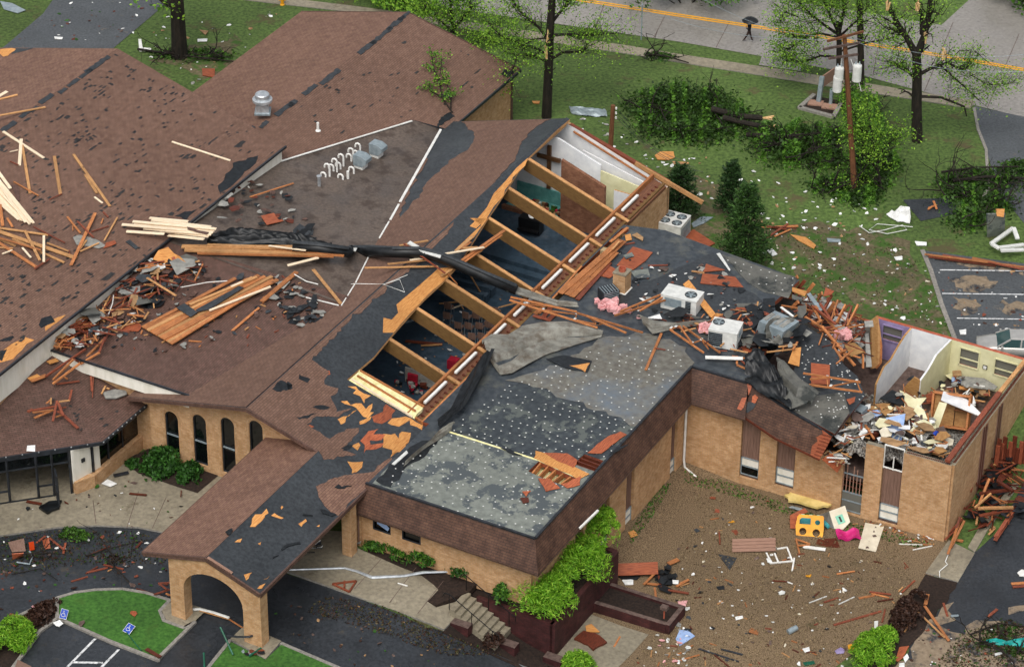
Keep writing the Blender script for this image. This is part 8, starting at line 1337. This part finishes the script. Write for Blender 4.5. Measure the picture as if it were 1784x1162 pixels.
b = g(1598,246); tree('dark storm-broken tree with snapped forked top beside the asphalt drive', b, [([(1598,248),(1597,190),(1598,130),(1597,95)],.40,.30,.5),([(1597,98),(1582,70),(1566,45),(1548,14)],.26,.13,3),([(1597,98),(1610,65),(1618,30),(1624,-30)],.28,.16,2),([(1606,60),(1606,25),(1597,10)],.16,.12,1),([(1570,52),(1552,38),(1540,32)],.10,.06,1),([(1598,132),(1620,120),(1650,110),(1680,122),(1690,112)],.15,.05,7),([(1640,116),(1665,138),(1690,160),(1705,175)],.08,.04,4),([(1598,168),(1640,170),(1680,186),(1684,203)],.12,.05,.5),([(1596,140),(1575,118),(1558,112)],.12,.08,5),([(1650,112),(1672,88),(1700,90),(1722,110)],.04,.02,1),([(1690,130),(1720,148),(1775,145)],.05,.02,4)], 'bark_dark', ['leaf_fresh', 'leaf_mid', 'leaf_fresh'],6000,.075,3,5,1.5,.4, splits=((1547,12),(1598,12),(1644,98),(1612,70)))
b = g(1500,152); tree('fan-branched tree with bright fresh leaves behind the tall utility pole', b, [([(1500,152),(1500,100),(1498,40),(1497,-30)],.26,.18,1),([(1462,130,.6),(1462,60,.6),(1460,40,.6)],.22,.16,0),([(1462,62,.6),(1430,40),(1405,18),(1380,-5)],.12,.04,8),([(1462,60,.6),(1445,25),(1430,-10)],.12,.05,6),([(1463,58,.6),(1470,20),(1472,-20)],.12,.05,6),([(1462,66,.6),(1425,58),(1400,66),(1372,60)],.10,.04,8),([(1463,100,.6),(1430,98),(1395,110),(1370,100)],.10,.04,7),([(1463,64,.6),(1500,30),(1520,0)],.10,.04,5),([(1463,90,.6),(1510,75),(1540,70),(1570,62)],.09,.03,6),([(1405,66),(1375,85),(1362,100)],.05,.03,5),([(1390,30),(1368,22),(1358,40)],.06,.03,5)], 'bark_dark', ['leaf_fresh', 'leaf_mid', 'leaf_fresh'],9500,.08,4,5,1.3,.42)
b = g(800,75); tree('small leafy tree with bright fresh leaves behind the rear hall gable', b, [([(795,90),(790,50),(785,10),(780,-40)],.14,.06,5),([(792,60),(760,30),(735,5)],.08,.03,7),([(790,50),(815,25),(830,0)],.07,.03,6),([(795,90),(830,70),(862,60)],.06,.03,5),([(800,95),(840,95),(870,110)],.05,.02,5)], 'bark_dark', ['leaf_fresh', 'leaf_mid', 'leaf_fresh'],6500,.09,5,6,1.6,.5)
b = g(1536,330); tree('thin young tree with fresh sprays leaning beside the tall utility pole', b, [([(1536,332),(1528,290),(1522,250),(1514,205)],.10,.04,6),([(1530,300),(1508,270),(1496,235)],.06,.03,5),([(1527,280),(1548,250),(1560,240)],.06,.03,4),([(1530,310),(1505,320),(1480,330)],.05,.02,5),([(1522,250),(1500,225),(1485,190)],.05,.02,5)], 'bark_dark', ['leaf_fresh', 'leaf_mid'],3600,.085,8,6,1.3,.4)
def bush(label, px, h, leafm, n, ls, seed, name='shrub', cat='shrub', group=None, dome=True, aim_up=.6, base_h=0., pl='G', asp=.6, hollow=.55, stems=True):
    r = rnd(seed); pts = [hit(u, v, pl, base_h) for u, v in px]; c = sum(pts, V((0,0,0))) / len(pts); t = thing(name, c, label, cat, group); out = [ab(p) for p in pts]
    a0, a1 = min(p[0] for p in out), max(p[0] for p in out); b0, b1 = min(p[1] for p in out), max(p[1] for p in out); cc = ab(c); mb = MB(); k = 0; R_ = max(a1 - a0, b1 - b0) / 2
    cl = [(r.uniform(a0, a1), r.uniform(b0, b1), r.uniform(.5,1.0), r.uniform(.10,.30) * min(a1 - a0, b1 - b0)) for _ in range(48)]; cl = [q for q in cl if inside(q[:2], out)] or [(cc[0], cc[1],1, R_)]
    while k < n:
        q = r.choice(cl); th, ph = r.uniform(0,2 * pi), math.acos(r.uniform(-.3,1)); rr = q[3] * r.uniform(hollow, 1.05)
        dx, dy, dz = rr * sin(ph) * cos(th), rr * sin(ph) * sin(th), rr * cos(ph) * (h / max(.5, R_)) ** .5
        a, b_ = q[0] + dx, q[1] + dy
        e = 1 - min(1,((a - cc[0]) / (a1 - a0 + .01) * 2) ** 2 * .6 + ((b_ - cc[1]) / (b1 - b0 + .01) * 2) ** 2 * .6)
        z = max(.05, h * q[2] * (.35 + .65 * e) + dz * .8); p = P(a, b_, 0); p.z = c.z + z
        leaf(mb, p, ls * r.uniform(.6,1.3), r, leafm[int(abs(sin(q[0] * 7.3 + 5 * th)) > .62)], V((sin(ph) * cos(th), sin(ph) * sin(th), aim_up)) if dome else None, asp); k += 1
    f = obj('foliage', mb, t)
    if stems:
        mb = MB()
        for q in cl[:10]: p = P(cc[0] + (q[0] - cc[0]) * .3, cc[1] + (q[1] - cc[1]) * .3, c.z); e = P(q[0], q[1], c.z + h * q[2] * .7); mb.tube([p, p.lerp(e, .5) + Z * .1, e],[.04,.03,.015], 'bark_dark', 4)
        obj('stem', mb, t)
    return t
LM = ['leaf_lime', 'leaf_lime_shade']  # darker second tone paints the shaded gaps between brighter sprays
bush('bright lime juniper filling the near corner of the brick planter', kw((860,850),(900,770),(1010,730),(1110,780),(1140,880),(1050,930),(940,900)),1.5, LM, 9000,.13,1, aim_up=.35, base_h=-.3, pl=0., asp=.2, hollow=.6)
bush('bright lime juniper in the middle of the brick planter row', kw((1000,730),(1060,640),(1180,570),(1290,620),(1290,720),(1160,790),(1080,780)),1.7, LM, 9500,.13,2, aim_up=.35, base_h=-.3, pl=0., asp=.2, hollow=.6)
bush('bright lime juniper farthest along the brick planter, against the wall', kw((1180,520),(1230,450),(1310,420),(1380,480),(1370,570),(1290,610),(1200,580)),1.9, LM, 8500,.13,3, aim_up=.35, base_h=-.4, pl=0., asp=.2, hollow=.6)
bush('bright lime juniper at the bottom right by the dark hedge', kk((880,1130),(920,1040),(1000,995),(1080,1020),(1095,1090),(1010,1180),(900,1180)),1.0, LM, 6000,.13,4, aim_up=.35, asp=.2, hollow=.6)
bush('bright lime juniper at the bottom left corner of the car park', k4((-40,1060),(40,960),(120,940),(175,1010),(130,1090),(30,1120),(-60,1120)),1.0, LM, 6000,.13,5, aim_up=.35, asp=.2, hollow=.6)
bush('bright lime juniper peeping in at the bottom edge below the planter', kw((1110,1160),(1160,1130),(1230,1140),(1260,1180),(1180,1220),(1100,1200)),.9, LM, 3000,.13,6, aim_up=.35, asp=.2, hollow=.6)
SHB = ['leaf_shrub', 'leaf_shrub']
bush('round dark green shrub, the larger of two by the arched windows', k4((720,170),(760,110),(840,100),(890,150),(870,215),(780,220)),1.1, SHB, 2600,.13,11); bush('round dark green shrub, the smaller of two by the arched windows', k4((895,215),(930,170),(980,160),(1020,195),(990,245),(920,245)),.9, SHB, 1900,.12,12); bush('low dark plant at the corner of the low brick wall', k4((640,140),(680,130),(700,160),(660,175)),.5, SHB, 500,.12,13)
bush('strip of leafy green plants under the small office windows', kw((80,560),(130,500),(260,540),(350,590),(340,640),(220,610)),.5,['leaf_shrub', 'leaf_mid'],1600,.14,14, aim_up=1., base_h=.1, pl=0., asp=.25); bush('leafy rounded shrub under the office wall in the flower bed', kw((330,600),(400,570),(460,620),(450,670),(370,670)),.8,['leaf_shrub', 'leaf_mid'],1300,.11,15, base_h=.1, pl=0.); bush('thin dark shrub in the flower bed near the front steps', kw((530,680),(600,640),(660,690),(610,740),(550,720)),.6,['leaf_dark', 'leaf_shrub'],600,.1,16, base_h=.1, pl=0.); bush('small green shrub between the steps and the lime junipers', kw((755,800),(790,760),(825,790),(820,850),(775,850)),.7,['leaf_shrub', 'leaf_mid'],700,.1,17, base_h=0, pl=0.)
bush('twiggy dark brown shrub below the front steps', kw((700,1040),(740,1000),(790,1020),(790,1080),(730,1090)),.6,['leaf_brown', 'leaf_brown'],700,.09,18); bush('red brown leafed shrub in the bed at the bottom left', k4((120,930),(200,860),(280,840),(290,890),(220,960),(150,970)),.6,['leaf_brown', 'leaf_brown'],1500,.1,19)
bush('dark wine red hedge along the right side of the gravel yard', kk((1070,940),(1110,860),(1180,790),(1230,830),(1210,920),(1130,1000),(1070,1000)),.9,['leaf_brown', 'leaf_brown'],3000,.1,20)
bush('weedy growth inside the red brick garden box', kw((1300,820),(1420,850),(1520,890),(1500,940),(1380,900),(1290,860)),.2,['leaf_dark', 'leaf_shrub'],700,.08,21, stems=False); bush('fallen leafy twigs along the plaza kerb', k4((290,510),(350,465),(430,490),(480,520),(380,530)),.3,['leaf_mid', 'leaf_dark'],700,.09,22)
bush('leafy hedge across the road at the top, left of the walking person', K(1100,0,5.81)((-40,-60),(300,-80),(700,-90),(1100,-60),(1080,60),(950,140),(700,120),(480,90),(250,100),(100,70)),2.6,['leaf_dark', 'leaf_mid'],5000,.15,23, base_h=0); bush('tangle of shrubs behind the rear hall at the top', k2((40,10),(120,-60),(330,-70),(420,40),(330,100),(200,60),(80,50)),1.6,['leaf_mid', 'leaf_fresh'],3600,.15,24); bush('leafy hedge across the road at the top right corner', kt((1520,-60),(1743,-80),(1900,-40),(1860,90),(1740,80),(1640,40)),2.0,['leaf_mid', 'leaf_dark'],2600,.15,25); bush('low shrub on the far roadside above the tall pole', K(1380,0,5.281)((0,-150),(500,-160),(900,-140),(1400,-130),(1500,-40),(900,-60),(400,-60)),2.2,['leaf_mid', 'leaf_fresh'],3600,.15,26)
def conifer(label, px, top, rad, mats, n, seed):
    r = rnd(seed); b_ = g(*px); d = ray(*top); k = (b_.y - CAM.y) / d.y; h = (CAM + d * k).z - b_.z; t = thing('conifer', b_, label, 'tree'); mb = MB(); mb.tube([b_, b_ + Z * h * .95],[.16,.03], 'bark_dark', 6)
    fo = MB(); br = []
    for i in range(int(h * 16)):
        z = h * (.04 + .94 * i / (h * 16)); an = i * 2.4 + r.uniform(-.3,.3); L_ = rad * (1 - z / h) ** .55 * r.uniform(.75,1.15) + .12; br.append((z, an, L_))
        mb.tube([b_ + Z * z, b_ + Z * (z + .06 * L_) + V((cos(an), sin(an),0)) * L_ * .9],[.02,.008], 'bark_dark', 3)
    obj('trunk', mb, t)
    for k_ in range(n):
        z, an, L_ = br[r.randrange(len(br))]; s_ = r.uniform(.3,1.05); dv = V((cos(an + r.gauss(0,.25)), sin(an + r.gauss(0,.25)),.15)); p = b_ + Z * (z + .06 * L_ * s_ + r.gauss(0,.06)) + dv * L_ * s_; leaf(fo, p, .13 * r.uniform(.6,1.3), r, mats[(k_ % 5) // 3], dv + V((0,0,.35)),.3)
    obj('crown', fo, t); return t
conifer('dark conifer standing behind the end wall of the church hall', (1183,380),(1182,285),1.45,['needle', 'needle'],5200,1); conifer('dark slim conifer half hidden behind the larger lighter one', (1272,372),(1278,280),1.1,['needle', 'needle'],4200,2); conifer('broad green conifer beside the far edge of the flat roof', (1296,462),(1297,318),1.75,['needle_mid', 'needle'],8200,3)
def fallen(label, blobs, h, n, mats, seed, logs=(), ls=.13, twigs=18):
    r = rnd(seed); ctr = g(*blobs[0][:2]); t = thing('fallen_tree', ctr, label, 'fallen tree'); mb = MB(); tips = []
    for q in logs: P_ = [hit(u, v, 'G', z) for u, v, z in q[0]]; mb.tube(P_, [q[1] + (q[2] - q[1]) * i / (len(P_) - 1) for i in range(len(P_))], 'bark_dark', 8)
    for k in range(twigs):
        q = r.choice(blobs); p = hit(q[0] + r.gauss(0, q[2] * .5), q[1] + r.gauss(0, q[3] * .5), 'G', r.uniform(.1,.5)); branch(mb, p, V((r.gauss(0,1), r.gauss(0,1), r.uniform(.0,.8))), r.uniform(1.2,2.6),.06,1, r, 'bark_dark', tips, .25,3,.02)
    obj('trunk', mb, t); fo = MB()
    for k in range(n):
        q = blobs[r.randrange(len(blobs))]; x, y = r.gauss(0,.6), r.gauss(0,.6); e = max(.08,1 - (x * x + y * y) * .55); p = hit(q[0] + x * q[2], q[1] + y * q[3], 'G', 0); p.z += max(.05, h * q[4] * e * r.uniform(.1,1.0) * (.55 + .45 * sin(q[0] * 1.3 + 3.1 * x + 2.3 * sin(3 * y + q[1])))); leaf(fo, p, ls * r.uniform(.6,1.35), r, mats[int(3 * abs(sin(q[0] * .37 + x * 2.2)) ) % len(mats)])
    obj('crown', fo, t)
    for q in logs:
        if len(q) > 3: c = hit(*q[0][-1][:2], 'G', q[0][-1][2]); s_ = MB();
        else: continue
        for k in range(6): s_.beam(c, c + V((.6 + .3 * r.random(), r.uniform(-.15,.15), r.uniform(-.1,.25))),.1,.06, 'split_wood')
        obj('split_wood', s_, t)
    return t
ML_ = ['leaf_dark', 'leaf_mid', 'leaf_dark']
fallen('largest heap of fallen leafy crown on the lawn behind the church hall', [(1140,190,42,22,1),(1190,185,45,28,1.1),(1240,195,45,26,1),(1270,215,35,22,.8),(1160,225,45,18,.7),(1215,235,45,16,.7)],2.0,10500, ML_, 1,[([(1240,190,.9),(1290,203,.8),(1328,206,.7)],.22,.2,1),([(1260,205,.7),(1300,215,.6),(1335,222,.5)],.2,.18,1)])
fallen('dark fallen crown lying in the middle of the far lawn', [(1340,250,32,22,.9),(1390,245,36,20,.8),(1440,245,30,20,.8),(1380,275,40,16,.7),(1440,280,30,14,.6)],2.0,6500,['leaf_dark', 'leaf_dark', 'leaf_mid'],2,[([(1300,235,.4),(1370,238,.5),(1430,232,.8)],.16,.08)], twigs=34)
fallen('leafy fallen branches piled round the foot of the tall utility pole', [(1510,290,26,26,1.1),(1540,290,24,18,.8),(1480,320,30,18,.7),(1520,320,26,16,.7),(1440,325,24,12,.5),(1500,345,30,14,.5)],2.0,7000,['leaf_mid', 'leaf_mid', 'leaf_dark'],3,[([(1495,300,.3),(1530,270,.9),(1560,255,1.2)],.07,.03)], twigs=26)
fallen('upright broken sprays of fresh leaves left of the storm-broken tree', [(1500,200,26,20,1.2),(1520,225,24,18,1.1),(1480,180,16,14,1),(1530,250,20,14,.9)],2.6,3600,['leaf_mid', 'leaf_fresh', 'leaf_mid'],4, twigs=20, ls=.11)
fallen('fallen branches along the right edge by the car park', [(1690,310,35,12,.5),(1740,320,40,18,.7),(1680,345,36,16,.7),(1730,360,36,18,.7),(1690,385,34,16,.6),(1660,320,22,10,.4),(1770,300,30,14,.6)],1.5,6000,['leaf_dark', 'leaf_mid', 'leaf_dark'],5,[([(1660,315,.3),(1720,308,.5),(1800,312,.6)],.12,.08),([(1640,300,.2),(1700,292,.4),(1790,290,.6)],.08,.05)], twigs=34)
fallen('small fallen branch across the far pavement', [(1140,98,14,5,.5),(1160,102,14,5,.5)],.8,500,['leaf_dark', 'leaf_mid'],6,[([(1130,95,.3),(1160,98,.4),(1200,110,.2)],.07,.04)], twigs=6)
fallen('fallen branch at the foot of the top left tree', [(300,97,26,8,.4),(350,95,30,8,.4),(380,100,20,6,.3)],.9,1100,['leaf_dark', 'leaf_mid'],7,[([(240,86,.2),(310,96,.3),(410,108,.2)],.09,.05)], twigs=12)
fallen('thin fallen branches on the curved front drive', [(60,970,30,10,.2),(200,975,26,8,.2)],.5,160,['leaf_brown', 'leaf_dark'],8,[([(150,968,.1),(190,955,.15),(245,942,.1)],.04,.02),([(20,1000,.1),(70,990,.2),(100,1010,.1)],.03,.02)], twigs=6)
fallen('thin fallen branches at the right edge of the mud', [(1750,1100,30,12,.3),(1730,1120,30,10,.3),(1770,1135,30,10,.3)],.6,900,['leaf_dark', 'leaf_brown'],9,[([(1690,1105,.1),(1740,1085,.2),(1800,1092,.2)],.05,.03)], twigs=12)
r = rnd(77); c = hit(775,190, 'TR', .1); t = thing('fallen_branch', c, 'leafy broken branch lying down the rear hall roof', 'branch'); mb = MB(); tips = []
for pts in (((788,196),(770,170),(765,140),(770,105)),((785,190),(786,165),(775,140)),((770,170),(752,160),(748,150)),((768,150),(755,120),(752,95))):
    P_ = [hit(u, v, 'TR', .15 + .12 * i) for i, (u, v) in enumerate(pts)]; mb.tube(P_, [.06 - .012 * i for i in range(len(P_))], 'bark_dark', 5)
    for p in P_[1:]:
        for k in range(3): branch(mb, p, V((r.gauss(0,1), r.gauss(.4,.8), r.uniform(0,.6))),.8,.02,0, r, 'bark_dark', tips)
obj('stem', mb, t); mb = MB()
for k in range(800): p = r.choice(tips); leaf(mb, p + V((r.gauss(0,.16), r.gauss(0,.16), r.gauss(0,.14))),.09 * r.uniform(.6,1.3), r, ['leaf_mid', 'leaf_fresh', 'leaf_mid'][k % 3])
obj('leaves', mb, t); flat_board('felt_strip', [(770,165),(782,160),(784,170),(772,172)], 'TR', .03, 'felt', 'dark felt scrap caught under the leafy branch on the rear hall roof', 'felt', h=.05)
def litter(name, n, poly, mats, seed, s, lab):
    r = rnd(seed); us = [p[0] for p in poly]; vs_ = [p[1] for p in poly]; mb = MB(); k = 0
    while k < n:
        u, v = r.uniform(min(us), max(us)), r.uniform(min(vs_), max(vs_))
        if inside((u, v), poly): leaf(mb, hit(u, v, 'G', r.uniform(.05,.09)), s * r.uniform(.5,1.3), r, mats[k % len(mats)]); k += 1
    obj(name, mb, None, lab, 'leaf litter', kind='stuff')
litter('leaf_litter', 1500, kw((-100,800),(200,850),(520,990),(800,1100),(500,1100),(100,960),(-200,880)),['litter', 'leaf_brown'],1,.07, 'leaf litter along the kerb of the front walk'); litter('leaf_litter', 1600, k4((0,500),(280,470),(700,470),(860,540),(830,640),(400,640),(0,700)),['litter', 'leaf_brown', 'leaf_dark'],2,.07, 'leaf litter on the curved front drive'); litter('leaf_litter', 800, kN((330,160),(500,20),(900,60),(1220,200),(1300,420),(1400,600),(900,440),(600,290)),['litter', 'leaf_brown', 'leaf_mid'],3,.07, 'leaf litter on the worn lawn'); litter('leaf_litter', 1300, k6((500,900),(900,780),(1000,850),(1000,1160),(300,1160)),['litter', 'leaf_brown', 'leaf_dark'],4,.08, 'leaf litter on the muddy drive'); litter('gravel_pebbles', 7500, kk((-80,640),(100,420),(60,200),(450,260),(900,440),(1150,560),(1180,720),(1080,860),(880,1000),(860,1160),(-250,1160),(-60,900)),['pebble'],8,.055, 'loose pebbles covering the brown gravel yard'); litter('weeds', 1200,[(1195,815),(1300,850),(1400,890),(1620,945),(1600,955),(1380,900),(1280,865),(1190,840)],['leaf_mid', 'leaf_dark'],5,.07, 'weeds along the foot of the classroom wall'); litter('weeds', 500, kw((1440,480),(1600,240),(1660,230),(1560,400),(1450,540)),['leaf_mid', 'leaf_dark'],6,.07, 'weeds along the foot of the office wing wall')
for nm, lab in (('wood_splinter', 'the many smallest wood splinters strewn about'),('felt_scrap', 'the many smallest dark felt scraps strewn about'),('ground_scrap', 'the many smallest bits of litter strewn on the paving'),('paper_scrap', 'the many smallest white scraps strewn on the grass')):
    if nm in REST: obj('fine_litter', REST[nm], None, lab, 'litter', kind='stuff')
